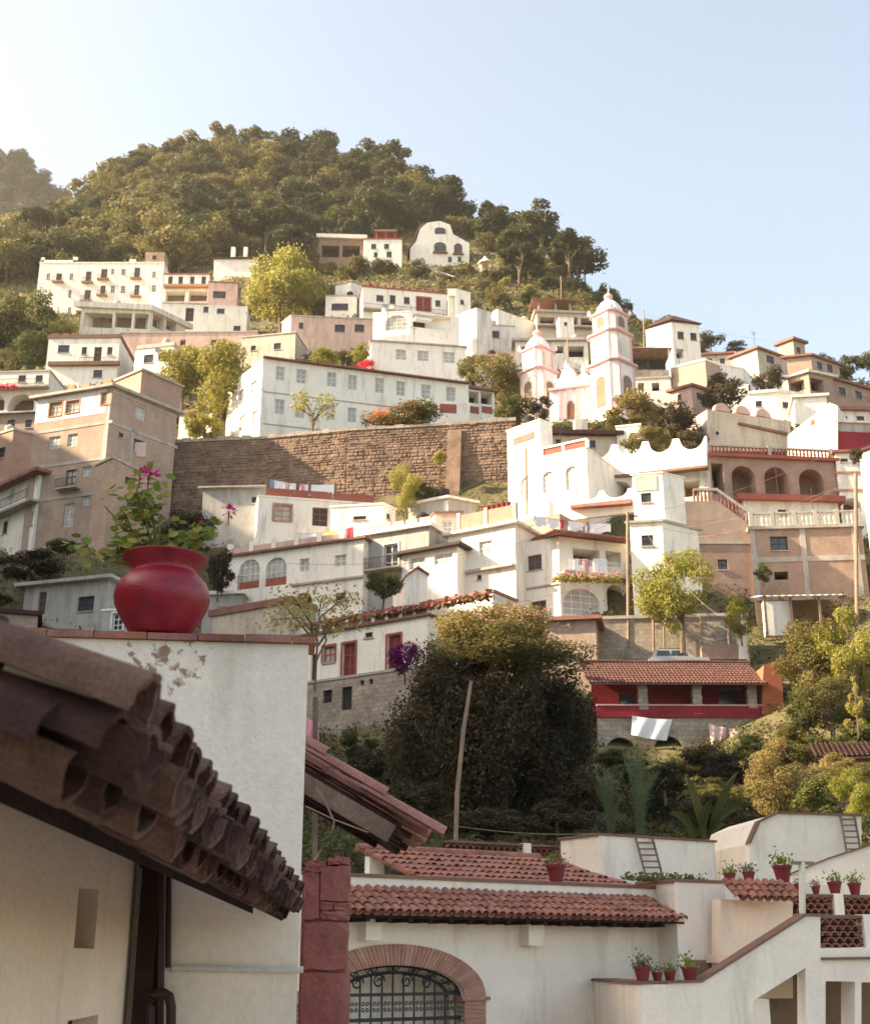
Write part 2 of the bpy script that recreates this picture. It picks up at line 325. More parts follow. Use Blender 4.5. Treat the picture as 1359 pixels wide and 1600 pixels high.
def house(name, label, pts, ref, Y, base, wm='white', ops='', depth=6, cap=('trim_brown', .18, .12), skirt=5.5, cat='house', group=None, bands=None, reg=True):
    Z = at(*pts[ref], Y).z; P = [atZ(p[0], p[1], Z) for p in pts]; P = [Vector((p.x, p.y)) for p in P]
    zb = at(pts[ref][0], base, Y).z; z0 = zb - skirt
    if len(P) == 2:
        d = (P[1] - P[0]).normalized(); bk = Vector((-d.y, d.x)) * depth; ring = [P[0], P[1], P[1] + bk, P[0] + bk]
    else: ring = [P[0], P[1], P[2], P[0] + P[2] - P[1]]
    root = thing(name, label, cat, ((ring[0].x + ring[2].x) / 2, (ring[0].y + ring[2].y) / 2, zb), group)
    planes = []; items = parse(ops); mb = MB(); n = len(ring)
    for k in range(n):
        A, B = ring[k], ring[(k + 1) % n]; L = (B - A).length; pl = Pl(A, d=B - A); planes.append((pl, L)); holes = []
        for (kk, t, q) in items:
            if kk != k or k >= len(P) - 1: continue
            cx, cy = (q[0] + q[2]) / 2, (q[1] + q[3]) / 2
            a, b = pl.hit(q[0], cy)[0], pl.hit(q[2], cy)[0]; d, c = pl.hit(cx, q[1])[1], pl.hit(cx, q[3])[1]
            a = max(a, .06); b = min(b, L - .06); d = min(d, Z - .12); c = max(c, z0 + .3)
            if b - a < .15 or d - c < .15: print('SKIP', name, kk, t, q); continue
            holes.append((a, b, c, d, t in 'aAV', .19 if t in FR else (.22 if t in DR else 1.7), t))
        wall_face(mb, pl, L, z0, Z, holes)
        for h in holes: opening(root, pl, h[6], *h[:4])
    mb.poly([(*p, Z - .02) for p in ring]); mb.build('wall', wm, root)
    if cap:
        m, hh, ov = cap; c = MB()
        cen = sum(ring, Vector((0, 0))) / 4
        def ringoff(o): 
            res = []
            for k in range(4):
                d0 = (ring[k] - ring[k - 1]).normalized(); d1 = (ring[(k + 1) % 4] - ring[k]).normalized()
                n0 = Vector((d0.y, -d0.x)); n1 = Vector((d1.y, -d1.x)); v = n0 + n1; v = v / max(.3, v.dot(n0)); res.append(ring[k] + v * o)
            return res
        ro = ringoff(ov); c.hexa([(*p, Z - .015) for p in ro] + [(*p, Z + hh) for p in ro]); c.build('cornice', m, root)
    for (k, m, q, th, out) in (bands or []):           # bands: (face, material, (x0,y0,x1,y1), thickness, outward) string courses, ledges, awnings
        pl, L = planes[k]; a, z = pl.hit(q[0], q[1]); b, z2 = pl.hit(q[2], q[3]); zz = (z + z2) / 2
        MB().pbox(pl, a, b, zz - th / 2, zz + th / 2, -.03, out).build('ledge', m, root)
    pts_ = [proj((q.x, q.y, zz_)) for q in ring[:len(P)] for zz_ in (zb, Z)]; HBX.append((min(q[0] for q in pts_), min(q[1] for q in pts_), max(q[0] for q in pts_), max(q[1] for q in pts_), min(q.y for q in ring), max(q.y for q in ring)))
    if reg:
        for k in range(len(P)): GC.append((ring[k].x, ring[k].y, zb - .6))
        if len(P) == 2: GC.append((ring[2].x, ring[2].y, zb + .5 * depth))
        else: GC.append((ring[3].x, ring[3].y, zb + 2))
    HS.append((label, cat, ring, Z + (cap[1] if cap else 0), planes[0][0], planes[0][1]))
    H = dict(root=root, ring=ring, planes=planes, z=Z, zb=zb); print(name, 'L=', [round(l, 1) for _, l in planes[:len(P) - 1]], 'h=%.1f' % (Z - zb), 'Y=', [round(p.y) for p in ring])
    return H
def hip(root, ring, z, h, ov, m, name='roof', inset=.5):
    c = sum(ring, Vector((0, 0))) / 4
    lo = [c + (p - c) * (1 + ov / (p - c).length) for p in ring]; hi = [c + (p - c) * inset * .3 for p in ring]
    return MB().hexa([(*p, z) for p in lo] + [(*p, z + .08) for p in lo]).hexa([(*p, z + .08) for p in lo] + [(*p, z + h) for p in hi]).build(name, m, root)
def slab(pl, pts, o0, o1, name, m, root): return MB().prism(pl, [pl.hit(*p) for p in pts], o0, o1).build(name, m, root)

# ---------------------------------------------------------------- houses on the hillside, far rows first
CW = ('white', .15, .06); CB = ('concrete', .2, .1); CR = ('trim_red', .2, .15)
H = house('hotel_building', 'long white hotel with three rows of windows and small balconies below the wooded hilltop', [(63, 411), (257, 411)], 1, 215, 484, 'white',
  '0w:73,427,79,436/109,427,115,436/174,420,179,428/190,420,197,429/238,424,244,433/107,453,112,464/173,446,180,457/189,446,196,457/237,445,244,455/106,480,112,489;0b:88,427,97,441/134,424,143,442/158,420,168,437/210,418,219,436/132,453,142,471/157,446,165,462/210,445,218,464', 9, ('white', .2, .08), cat='hotel')
r = H['root']; pl, L = H['planes'][0]
MB().pbox(pl, L - 3.8, L - .1, H['z'] + .15, H['z'] + 2.5, -3.5, -.25).build('roof_room', 'brick', r)
MB().pbox(pl, L - 2.4, L - 1.7, H['z'] + .9, H['z'] + 1.8, -.3, -.22).build('window', 'dark', r)
for a0, a1, h in ((0, 7, .7), (.1, .7, 1.3), (6.2, 7, 1.4), (17, 18.2, .9)): MB().pbox(pl, a0, a1, H['z'] + .15, H['z'] + h, -.5, -.1).build('parapet', 'white', r)
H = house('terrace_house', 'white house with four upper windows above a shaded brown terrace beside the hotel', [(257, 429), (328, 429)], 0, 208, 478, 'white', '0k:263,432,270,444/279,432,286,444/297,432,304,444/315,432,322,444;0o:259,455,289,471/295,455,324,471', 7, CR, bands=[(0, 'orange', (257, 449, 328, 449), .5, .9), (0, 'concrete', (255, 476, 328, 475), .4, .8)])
H = house('small_house', 'small house with reddish fascia and one wide dark window next to the brown terrace', [(327, 441), (372, 443)], 0, 206, 476, 'pink', '0k:333,455,353,466', 6, CR)
H = house('lower_house', 'white house with tall dark door stepping down below the brown terrace', [(253, 476), (387, 480)], 0, 196, 522, 'white', '0d:290,481,303,502;0k:318,479,326,488/339,482,351,490/365,509,376,519', 6, CW)
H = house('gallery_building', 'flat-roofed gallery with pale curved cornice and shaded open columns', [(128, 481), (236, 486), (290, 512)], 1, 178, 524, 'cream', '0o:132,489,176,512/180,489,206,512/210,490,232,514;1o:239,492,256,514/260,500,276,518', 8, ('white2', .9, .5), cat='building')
H = house('balcony_house', 'two-storey white house with dark door between two windows and brown planted parapet', [(77, 529), (188, 528)], 0, 150, 592, 'white', '0k:91,539,109,551/128,542,136,554/168,542,176,554/146,578,160,590;0d:147,542,159,566', 7, ('trim_brown', .5, .15), bands=[(0, 'trim_brown', (77, 570, 188, 569), .5, .5)])
r = H['root']; pl, L = H['planes'][0]; f = MB(); rail(f, pl, 4.3, L - .2, H['zb'] + 2.0, .8, .5); f.build('railing', 'rail', r)
for a in (.3, 1.6, 2.9): MB().pbox(pl, a, a + .9, H['z'] + .5, H['z'] + .85, -.6, -.2).build('planter', 'tile_far', r)
H = house('corner_house', 'low white house with two windows half hidden behind yellow tree', [(212, 546), (272, 540)], 0, 150, 580, 'white', '0k:225,554,240,567/248,550,266,562', 6, ('beige', .5, .1))
H = house('long_parapet_house', 'long reddish plastered terrace block stretching above the yellow tree', [(188, 521), (402, 519)], 0, 166, 556, 'pink', '0k:282,531,290,540/330,531,338,540', 6, ('concrete', .2, .1), cat='building')
H = house('arcade_house', 'white house with arched ground floor and red flowers along its balcony', [(-40, 584), (78, 580)], 1, 138, 640, 'white', '0k:29,586,41,597/56,586,67,597;0A:-26,616,8,642/14,616,54,642', 6, CB, bands=[(0, 'concrete', (-40, 610, 78, 607), .25, .9)])
pl, L = H['planes'][0]; f = MB(); z_ = pl.hit(20, 606)[1]
rail(f, pl, .2, L - .2, z_, .8, .85); f.build('railing', 'rail', H['root'])
# upper right group
H = house('pavilion_house', 'low house with white roof slab and dark red veranda among the upper trees', [(498, 372), (570, 374)], 0, 245, 410, 'shade_in', '0O:503,384,530,402/535,384,562,402', 6, ('white', .9, .5))  # wall colour stands for the reddish shade beneath the slab
H = house('roof_pavilion_house', 'small white house carrying a red rooftop pavilion', [(568, 374), (628, 374)], 1, 242, 408, 'white', '0k:580,381,588,389/600,381,608,389/584,394,590,402/604,393,612,402', 6, CR)
r = H['root']; pl, L = H['planes'][0]
for a in (2.6, 4.6, 6.6): MB().pbox(pl, a, a + .35, H['z'] + .2, H['z'] + 2.0, -.8, -.45).build('post', 'trim_red', r)
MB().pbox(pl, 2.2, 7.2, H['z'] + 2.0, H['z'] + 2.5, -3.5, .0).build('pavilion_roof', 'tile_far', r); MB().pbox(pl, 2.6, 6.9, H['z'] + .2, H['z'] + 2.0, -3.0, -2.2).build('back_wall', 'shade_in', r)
# villa with curved gable
pl = Pl(at(640, 411, 244).xy, yaw=R(4)); r = thing('villa', 'white villa with curved gable and arched windows high on the hill', 'house', at(687, 412, 244))
gab = [(641, 420), (641, 388), (650, 377), (656, 358), (667, 348), (687, 345), (703, 351), (708, 366), (733, 380), (733, 420)]
slab(pl, gab, -7, 0, 'wall', 'white', r); GC += [(*pl.px(640, 412).xy, pl.px(640, 412).z), (*pl.px(733, 413).xy, pl.px(733, 413).z)]
for k, (x0, y0, x1, y1) in enumerate(((679, 355, 696, 366), (678, 378, 697, 395), (709, 380, 722, 397))):
    a, d = pl.hit(x0, y0); b, c = pl.hit(x1, y1); n = 10
    arc = [(a, c)] + [(b, c)] + [((a + b) / 2 + (b - a) / 2 * math.cos(math.pi * i / n), d - (d - c) * .35 + (d - c) * .35 * math.sin(math.pi * i / n)) for i in range(n + 1)]
    o = MB().prism(pl, arc, -.05, .012).build('window', 'glass', r); f = MB(); bars(f, pl, a, b, c, d - (d - c) * .3, .012, .09, 1, 1, .05); f.build('frame', 'frame_brown', r, o)
    if k: MB().pbox(pl, a - .3, b + .3, c - .25, c - .05, 0, .6).build('balcony', 'trim_brown', r)
for x in (700, 715):
    a, d = pl.hit(x, 401); MB().pbox(pl, a, a + .8, d - 1.4, d, -.02, .012).build('window', 'glass', r)
m = MB(); pts = [pl.hit(x, y) for x, y in ((641, 388), (650, 377), (656, 358), (667, 348))]
for (a, z), (b, y) in zip(pts, pts[1:]): m.hexa([pl.P(a - .5, z - .1, -7), pl.P(b - .5, y - .1, -7), pl.P(b - .5, y - .1, -.1), pl.P(a - .5, z - .1, -.1), pl.P(a - .5, z + .25, -7), pl.P(b - .5, y + .25, -7), pl.P(b - .5, y + .25, -.1), pl.P(a - .5, z + .25, -.1)])
m.build('roof', 'tile_far', r)
# satellite dishes
def dish(label, x, y, Y, rad, tilt, az):
    p = at(x, y, Y); r = thing('satellite_dish', label, 'satellite dish', p - Vector((0, 0, rad * 1.1))); Mx = Matrix.Rotation(az, 4, 'Z') @ Matrix.Rotation(tilt, 4, 'X'); mb = MB().lathe([(0, 0), (rad * .5, rad * .07), (rad * .8, rad * .18), (rad, rad * .3)], n=20)
    mb.v = [tuple(p + (Mx @ Vector(v))) for v in mb.v]; mb.build('reflector', 'grey', r, smooth=True); MB().tube([p - Vector((0, 0, rad * 2.5)), p], rad * .06, 5).build('mast', 'rail', r); MB().tube([p + Mx @ Vector((rad * .8, 0, rad * .2)), p + Mx @ Vector((0, 0, rad * .9))], rad * .03, 4).build('feed_arm', 'rail', r)
dish('large grey satellite dish tilted to the sky below the villa', 692, 432, 200, 2.0, R(38), R(30)); dish('small white satellite dish on the arched window house roof', 606, 481, 152, .8, R(50), R(10)); dish('little satellite dish on the low white house wall', 248, 549, 148, .5, R(70), R(20))
# hillside shrine
p = at(758, 424, 232); r = thing('shrine', 'tiny white domed shrine beside the villa', 'shrine', p); GC.append(tuple(p))
m = MB(); 
for sx in (-1, 1): m.hexa([(p.x + sx * .95 + dx, p.y + dy, p.z + dz) for dz in (-1, 1.7) for dx, dy in ((-.3, -.3), (.3, -.3), (.3, .3), (-.3, .3))])
m.build('pier', 'white', r); MB().lathe([(1.5, 1.7), (1.5, 1.95), (1.1, 2.3), (.5, 2.8), (.35, 3.2), (.1, 3.5), (0, 3.6)], p, 12).build('dome', 'white', r, smooth=True)
H = house('roof_house', 'dark tiled roof with white chimneys peeping from the trees above the hotel', [(335, 405), (405, 405)], 0, 225, 416, 'white', '', 6, ('frame_dark', .2, .4))
pl, L = H['planes'][0]; hip(H['root'], H['ring'], H['z'] + .2, 1.8, .8, 'tile_old')
for a in (3.3, 5.8): MB().pbox(pl, a, a + .8, H['z'] + .2, H['z'] + 2.6, -.6, .35).build('chimney', 'white', H['root'])
# middle upper cluster
H = house('long_terrace_house', 'white house with small windows, dark red doors and potted parapet above the dish terrace', [(567, 448), (699, 460)], 0, 176, 494, 'white', '0k:588,461,599,471/609,461,618,475/631,464,640,475/680,469,688,479;0x:651,464,661,486/663,465,673,487', 7, CR, bands=[(0, 'concrete', (567, 489, 699, 493), .2, .9)])
pl, L = H['planes'][0]; f = MB(); rail(f, pl, .2, L - .2, pl.hit(630, 490)[1], .8, .85); f.build('railing', 'rail', H['root'])
for k in range(9): MB().lathe([(.0, 0), (.18, 0), (.28, .42), (.22, .42)], pl.P(1 + k * 1.25, H['z'] + .2, -.2), 8).build('parapet_pot', 'pot_clay', H['root'])
H = house('stair_house', 'narrow white block with dark red stair wall at the end of the potted terrace', [(699, 452), (713, 452), (735, 458)], 1, 172, 500, 'white', '0O:701,462,711,494;1k:719,468,725,476', 5, ('white', .1, .05))
H = house('sloped_shed', 'white shed with slanted roof left of the potted terrace', [(524, 446), (549, 440), (566, 446)], 1, 182, 470, 'white', '', 5, ('concrete', .25, .2))
H = house('wide_window_house', 'little white house with one wide dark window above the pink brick house', [(509, 463), (558, 463)], 0, 180, 498, 'white', '0k:518,474,544,485', 5, CB)
H = house('brick_row_house', 'long pinkish brick house with three small windows and flat concrete roof', [(441, 505), (455, 494), (585, 500)], 1, 163, 540, 'pink', '1k:467,504,474,514/523,507,539,519/554,507,569,519', 6, CB)
H = house('beige_row_house', 'low beige annex left of the long pinkish brick house', [(378, 528), (462, 520)], 1, 158, 556, 'beige', '0k:428,536,439,546/392,540,400,548', 6, CB)
H = house('arch_window_house', 'white house with a big grey arched window and shaded balcony below the terrace', [(583, 490), (640, 487), (717, 497)], 1, 153, 538, 'white', '0a:602,492,638,516;1O:645,492,704,514', 6, CW, bands=[(1, 'cloth_white', (646, 500, 672, 505), .3, .9)])
H = house('terrace_wall_house', 'plain white house with three square windows below a rounded terrace wall', [(580, 533), (727, 543)], 0, 146, 594, 'white', '0c:618,546,635,562/652,548,670,564/692,550,711,567', 7, ('concrete', .18, .2))
pl, L = H['planes'][0]
MB().prism(pl, [(1, H['z']), (L - 1, H['z'])] + [(1 + (L - 2) * (1 - k / 14), H['z'] + 1.0 + 1.3 * math.sin(math.pi * k / 14) ** .6) for k in range(15)], -2.2, -1.9).build('terrace_wall', 'white', H['root'])
MB().pbox(pl, 4, 8, H['z'] + .4, H['z'] + 1.1, -1.9, -1.85).build('vent_opening', 'dark', H['root'])
H = house('grey_block_house', 'plain greyish white block beside the brushy hollow', [(713, 494), (744, 482), (768, 489)], 1, 156, 545, 'white2', '', 5, ('white2', .1, .05))
H = house('little_grey_house', 'small grey-white house with one dark window left of the church tower', [(760, 508), (803, 511)], 0, 160, 550, 'white2', '0k:765,517,780,528', 5, CB)
# right of the church, behind it
H = house('ramp_house', 'white sloping ramp wall leading up to the timber lookout', [(777, 484), (840, 507)], 0, 170, 522, 'white', '', 3, ('white', .1, .05))
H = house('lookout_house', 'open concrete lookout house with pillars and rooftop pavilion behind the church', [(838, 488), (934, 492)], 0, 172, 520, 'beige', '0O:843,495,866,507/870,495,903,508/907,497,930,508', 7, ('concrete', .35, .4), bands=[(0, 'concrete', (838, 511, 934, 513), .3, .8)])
r = H['root']; pl, L = H['planes'][0]
for a in (.4, 3, 5.2): MB().pbox(pl, a, a + .3, H['z'] + .35, H['z'] + 2.2, -1.2, -.8).build('post', 'concrete', r)
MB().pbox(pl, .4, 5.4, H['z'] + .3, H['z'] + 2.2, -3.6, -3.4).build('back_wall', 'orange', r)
MB().hexa([pl.P(a, H['z'] + z, o) for z in (2.2, 2.34) for a, o in ((-.6, .3), (5.9, .3), (5.9, -4), (-.6, -4))]).build('pavilion_roof', 'tile_far', r)
H = house('water_tank', 'small white cubic water tank standing in front of the lookout house', [(873, 497), (896, 498)], 0, 166, 517, 'white', '0k:881,503,886,509', 2, CW, cat='tank')
H = house('shaded_row_house', 'low whitish row house with dark doorways directly behind the church facade', [(805, 534), (918, 533)], 0, 158, 572, 'white2', '0O:814,541,826,556/866,541,880,552/888,541,912,558', 6, ('concrete', .35, .5))
H = house('tower_house', 'tall white house with hipped roof, sunlit side wall and brown upper window', [(1008, 515), (1048, 503), (1091, 508)], 1, 160, 580, 'white', '1k:1058,518,1068,530/1078,520,1088,532;1O:1056,545,1068,560', 5, ('trim_brown', .15, .1))
hip(H['root'], H['ring'], H['z'] + .15, 1.6, .5, 'tile_old')
p = at(1014, 585, 150); r = thing('palapa', 'brown thatched shelter with white posts and dark shade beneath, beside the church tower', 'shelter', p); GC.append((p.x, p.y, p.z - .5))
ringp = [Vector((p.x + a, p.y + b)) for a, b in ((-2.6, -2), (2.3, -2), (2.3, 2), (-2.6, 2))]; hip(r, ringp, p.z + 2.6, 1.2, .5, 'wood_grey')
for q in ringp: MB().tube([(q.x, q.y, p.z - 1.5), (q.x, q.y, p.z + 2.6)], .14).build('post', 'white2', r)
MB().hexa([(q.x, q.y, p.z + z) for z in (-2.5, -.3) for q in ringp]).build('floor_base', 'stone_pale', r); MB().hexa([(q.x, q.y + (2.5 if i < 2 else 0), p.z + z) for z in (0, 2) for i, q in enumerate(ringp)]).build('back_wall', 'dark', r)  # dark box stands in for the shade beneath the roof
H = house('slope_house', 'brown brick wall house with lit white corner stepping down right of the shelter', [(1046, 577), (1101, 563), (1124, 572)], 1, 146, 615, 'brick_pale', '', 5, ('white', .25, .1))
H = house('white_stepped_house', 'white stepped house wall descending behind the dark green tree', [(1124, 570), (1160, 577), (1182, 600)], 0, 148, 630, 'white', '1k:1166,600,1172,610', 5, ('white', .2, .1))
H = house('gable_house', 'beige gabled house with round dark window on the right-hand ridge', [(1142, 560), (1182, 545), (1230, 562)], 1, 172, 600, 'beige', '1k:1197,556,1209,568', 6, ('tile_far', .3, .4))
hip(H['root'], H['ring'], H['z'] + .3, 1.5, .4, 'tile_far')
H = house('ridge_tower_house', 'square pinkish tower house rising from the right-hand ridge', [(1214, 540), (1238, 531), (1256, 537)], 1, 178, 580, 'brick_pale', '1k:1244,543,1250,552', 5, ('tile_far', .4, .4))
H = house('ridge_brown_house', 'brown ridge house with shaded openings at the far right', [(1228, 560), (1266, 556), (1310, 571)], 1, 170, 600, 'brick_pale', '1k:1276,566,1284,578/1292,570,1300,582', 6, ('tile_far', .3, .4))
H = house('porch_house', 'brick house with white-trimmed corner porch on the right slope', [(1230, 592), (1262, 582), (1300, 590)], 1, 146, 622, 'brick', '0O:1234,596,1256,612;1O:1266,592,1286,612', 6, ('white2', .3, .4))
H = house('brown_end_house', 'long brown brick house receding at the right edge below the ridge', [(1290, 590), (1400, 622)], 0, 148, 640, 'brick', '0k:1310,606,1320,618/1336,612,1346,624', 6, ('tile_far', .3, .4))
H = house('white_roof_house', 'low white house with two pale roofs between the dark tree and the scalloped wall', [(1168, 616), (1212, 613), (1262, 620)], 1, 138, 655, 'white', '1k:1222,628,1232,638;0k:1180,626,1190,636', 6, ('white2', .35, .3))
H = house('white_corner_house', 'small white house with brown eave beside the sunlit sloping wall', [(1240, 622), (1290, 619)], 0, 134, 660, 'white', '', 5, ('white2', .3, .3))

# small houses filling the right-hand slope and gaps
house('tiny_row_house', 'low white row with two dark openings right of the taller church tower', [(985, 593), (1047, 590)], 0, 142, 620, 'white2', '0O:996,598,1006,610/1018,598,1030,611', 5, CB)
house('pink_cottage', 'little pink cottage in front of the brown brick corner wall', [(1048, 613), (1080, 604), (1106, 612)], 1, 134, 648, 'pink', '1k:1088,614,1096,624;0k:1058,616,1064,626', 5, ('tile_far', .3, .35))
house('cream_cottage', 'small cream cottage squeezed under the beige gabled house', [(1178, 594), (1232, 588)], 0, 157, 616, 'cream', '0k:1192,597,1200,606/1212,596,1220,605', 5, CB)
house('ridge_cottage', 'low beige cottage on the ridge left of the gabled house', [(1094, 556), (1143, 553)], 0, 178, 584, 'beige', '0k:1104,560,1112,570/1124,560,1132,570', 5, ('tile_far', .3, .4))
house('edge_cottage', 'white cottage at the right edge above the red band wall', [(1298, 641), (1400, 644)], 0, 120, 690, 'white2', '0k:1312,650,1324,662/1338,650,1350,663', 5, ('tile_far', .35, .4))
house('brick_shack', 'patched brick shack at the left edge above the arched balcony house', [(-40, 650), (58, 645)], 0, 126, 690, 'brick_pale', '0k:12,656,24,668/40,656,50,668', 5, ('metal_roof', .12, .4))
house('orange_cottage', 'tiny cream cottage with orange door behind the yellow bush', [(281, 648), (332, 640)], 0, 128, 692, 'cream', '0r:290,654,300,668;0d:310,656,320,682', 5, ('tile_far', .3, .3))
house('white_cottage', 'plain white cottage between the porch house and the white roofs', [(1128, 606), (1168, 602)], 0, 142, 640, 'white', '0k:1140,612,1148,622', 4, CW)
house('hollow_cottage', 'half hidden grey cottage in the brushy hollow left of the church', [(742, 560), (790, 556)], 0, 150, 590, 'white2', '0k:752,566,760,576/772,565,780,575', 4, ('tile_far', .3, .3))

# ---------------------------------------------------------------- school, retaining wall, brick flats, church
H = house('school_building', 'long white two-storey building with rows of sash windows above the stone retaining wall', [(357, 603), (411, 560), (732, 601)], 1, 118, 689, 'white',
  '1c:431,573,445,594/463,577,479,599/511,582,526,604/544,586,558,609/586,591,600,614/619,596,633,618/658,601,673,622/697,605,712,627/429,624,445,647/461,628,477,653/510,633,524,656/543,637,557,660;0c:372,610,380,632/392,596,401,618/374,650,382,672/394,642,402,664', 7, None, cat='building', skirt=2,
  bands=[(1, 'concrete', (411, 611, 640, 640), .1, .06), (1, 'concrete', (411, 662, 600, 683), .1, .06), (0, 'concrete', (358, 640, 411, 611), .1, .06)])
r = H['root']; ring = H['ring']; pl, L = H['planes'][1]; z = H['z']
m = MB(); w_ = (ring[0] - ring[1]).length
for k in range(int(L / .24)): 
    a = k * .24; m.hexa([pl.P(a, z, .45), pl.P(a + .2, z, .45), pl.P(a + .2, z + .5, -2.5), pl.P(a, z + .5, -2.5), pl.P(a, z + .14, .45), pl.P(a + .2, z + .14, .45), pl.P(a + .2, z + .64, -2.5), pl.P(a, z + .64, -2.5)])
m.build('roof', 'tile_far', r)
H = house('school_veranda', 'covered veranda with dark red panels at the end of the long white school', [(729, 607), (772, 613)], 0, 126, 652, 'white', '0O:731,612,748,630/751,613,769,632', 5, ('tile_far', .25, .4), cat='veranda')
pl, L = H['planes'][0]
for x0, x1 in ((731, 748), (752, 769)): 
    a, z = pl.hit(x0, 634); b, z2 = pl.hit(x1, 647); MB().pbox(pl, a, b, z2, z, -.02, .03).build('panel', 'trim_red', H['root'])
p1 = at(654, 628, 122); pl = Pl(p1.xy, yaw=R(12)); r = thing('terrace_parapet', 'white terrace parapet with dark red panels in front of the school', 'parapet', (p1.x, p1.y, pl.px(654, 660).z))
slab(pl, [(640, 672), (640, 626), (734, 630), (734, 672)], -.3, 0, 'wall', 'white', r)
for x0, x1 in ((656, 683), (687, 713)): slab(pl, [(x0, 645), (x0, 631), (x1, 632), (x1, 646)], .002, .03, 'panel', 'trim_red', r)
# retaining wall
A = at(272, 691, 113); Zr = A.z; pr = [atZ(x, y, Zr) for x, y in ((272, 691), (420, 684), (545, 672), (690, 664), (806, 656))]
zb = at(500, 775, 106).z
r = thing('retaining_wall', 'tall brown rubble-stone retaining wall carrying the white school', 'wall', (pr[2].x, pr[2].y, zb))
m = MB(); cp = MB(); jn = MB(); rw = random.Random(3)
for a, b in zip(pr, pr[1:]):                           # rubble stones in rough courses, each standing proud of the joint
    pl = Pl(a.xy, d=(b - a).xy); L = (b - a).xy.length; hh = Zr - zb + 3; zz = zb - 3
    bat = lambda z: 1.1 * (Zr - z) / hh
    jn.poly([pl.P(0, zb - 3, bat(zb - 3)), pl.P(L, zb - 3, bat(zb - 3)), pl.P(L, Zr, 0), pl.P(0, Zr, 0)])
    while zz < Zr - .1:
        ch_ = min(rw.uniform(.2, .42), Zr - zz); x = 0.0
        while x < L:
            w_ = min(rw.uniform(.25, .85), L - x); g = .02; pj = rw.uniform(.01, .13); v = [rw.uniform(-.06, .06) for _ in range(8)]
            x0, x1, z0, z1 = x + g, max(x + w_ - g, x + g + .05), zz + g, zz + ch_ - g; i_ = min(.1, (x1 - x0) * .25)
            lo = [(x0 + v[0], z0), (x1 + v[1], z0), (x1 + v[2], z1), (x0 + v[3], z1)]; hi = [(x0 + i_, z0 + i_ * .8 + v[4] * .5), (x1 - i_, z0 + i_ * .8 + v[5] * .5), (x1 - i_, z1 - i_ * .8 + v[6] * .5), (x0 + i_, z1 - i_ * .8 + v[7] * .5)]
            Lw = [pl.P(p_, q_, bat(q_) + .004) for p_, q_ in lo]; Hw = [pl.P(p_, q_, bat(q_) + pj) for p_, q_ in hi]; m.poly(Hw)
            for k in range(4): m.poly([Lw[k], Lw[(k + 1) % 4], Hw[(k + 1) % 4], Hw[k]])
            x += w_
        zz += ch_
    nx = max(2, int(L / .8))
    for i in range(nx): cp.pbox(pl, L * i / nx, L * (i + 1) / nx - .03, Zr - .1, Zr + rw.uniform(.12, .34), -.6, .14)
tag(m.build('stones', 'stone', r), None, None, kind='stuff'); jn.build('wall', 'joint', r); cp.build('coping', 'stone_pale', r)
pl = Pl(pr[3].xy, d=(pr[4] - pr[3]).xy)
m = MB(); 
for x0, x1 in ((700, 722),): 
    a = pl.hit(x0, 720)[0]; b = pl.hit(x1, 720)[0]; m.hexa([pl.P(a, zb - 2, 2.4), pl.P(b, zb - 2, 2.4), pl.P(b, zb - 2, .2), pl.P(a, zb - 2, .2), pl.P(a, Zr - .7, .35), pl.P(b, Zr - .7, .35), pl.P(b, Zr - .7, -.2), pl.P(a, Zr - .7, -.2)])
m.build('buttress', 'stone', r)
for p in pr: GC.append((p.x, p.y + 1.5, Zr - .4)); GC.append((p.x, p.y - 3.0, zb - 2.5))
# brick flats
H = house('brick_apartment_building', 'tall unplastered brick apartment block with white top storey and concrete floor bands', [(59, 624), (176, 605), (277, 646)], 1, 106, 828, 'brick_pale',
  '0e:78,629,97,650/104,626,124,645/159,614,174,632;0c:77,682,94,701/106,678,121,697/129,729,143,744/129,776,141,790/100,787,116,823;0B:103,734,119,764;1c:212,637,228,656;1k:207,687,227,708/186,676,193,684', 8, ('concrete', .25, .45), cat='apartment block', skirt=2,
  bands=[(0, 'concrete', (59, 675, 176, 660), .28, .05), (0, 'concrete', (59, 728, 160, 719), .28, .05), (0, 'concrete', (59, 781, 150, 772), .28, .05), (1, 'concrete', (176, 660, 277, 700), .28, .05), (1, 'concrete', (176, 612, 277, 651), .2, .05)])
r = H['root']; ring = H['ring']; pl, L = H['planes'][0]; 
a0, zt = pl.hit(62, 660); b0, zt2 = pl.hit(174, 646); zt = pl.hit(120, 652)[1]
mb = MB(); hs = []
for q in ((78, 629, 97, 650), (104, 626, 124, 645), (159, 614, 174, 632)):
    cx, cy = (q[0] + q[2]) / 2, (q[1] + q[3]) / 2; hs.append((pl.hit(q[0], cy)[0] - .15, min(pl.hit(q[2], cy)[0] + .15, L - .1), max(pl.hit(cx, q[3])[1] - .12, zt + .01), pl.hit(cx, q[1])[1] + .15, False, .02))
ps = Pl(ring[0] + pl.n * .025, d=pl.d); wall_face(mb, ps, L, zt, H['z'] - .05, hs); mb.build('plaster_band', 'white', r)
MB().pbox(pl, L - .5, L - .02, H['zb'] - 1, H['z'] - .1, 0.002, .04).build('corner_column', 'concrete', r)
pl1, L1 = H['planes'][1]; MB().pbox(pl1, L1 * .33, L1 * .33 + .3, H['zb'] - 1, pl1.hit(210, 672)[1], .002, .05).build('column', 'concrete', r)
MB().pbox(pl1, L1 * .42, L1 + .4, H['z'] + .25, H['z'] + 2.9, -4, -.1).build('roof_room', 'brick', r); MB().pbox(pl1, L1 * .4, L1 + .6, H['z'] + 2.9, H['z'] + 3.1, -4.2, .1).build('roof_slab', 'concrete', r)
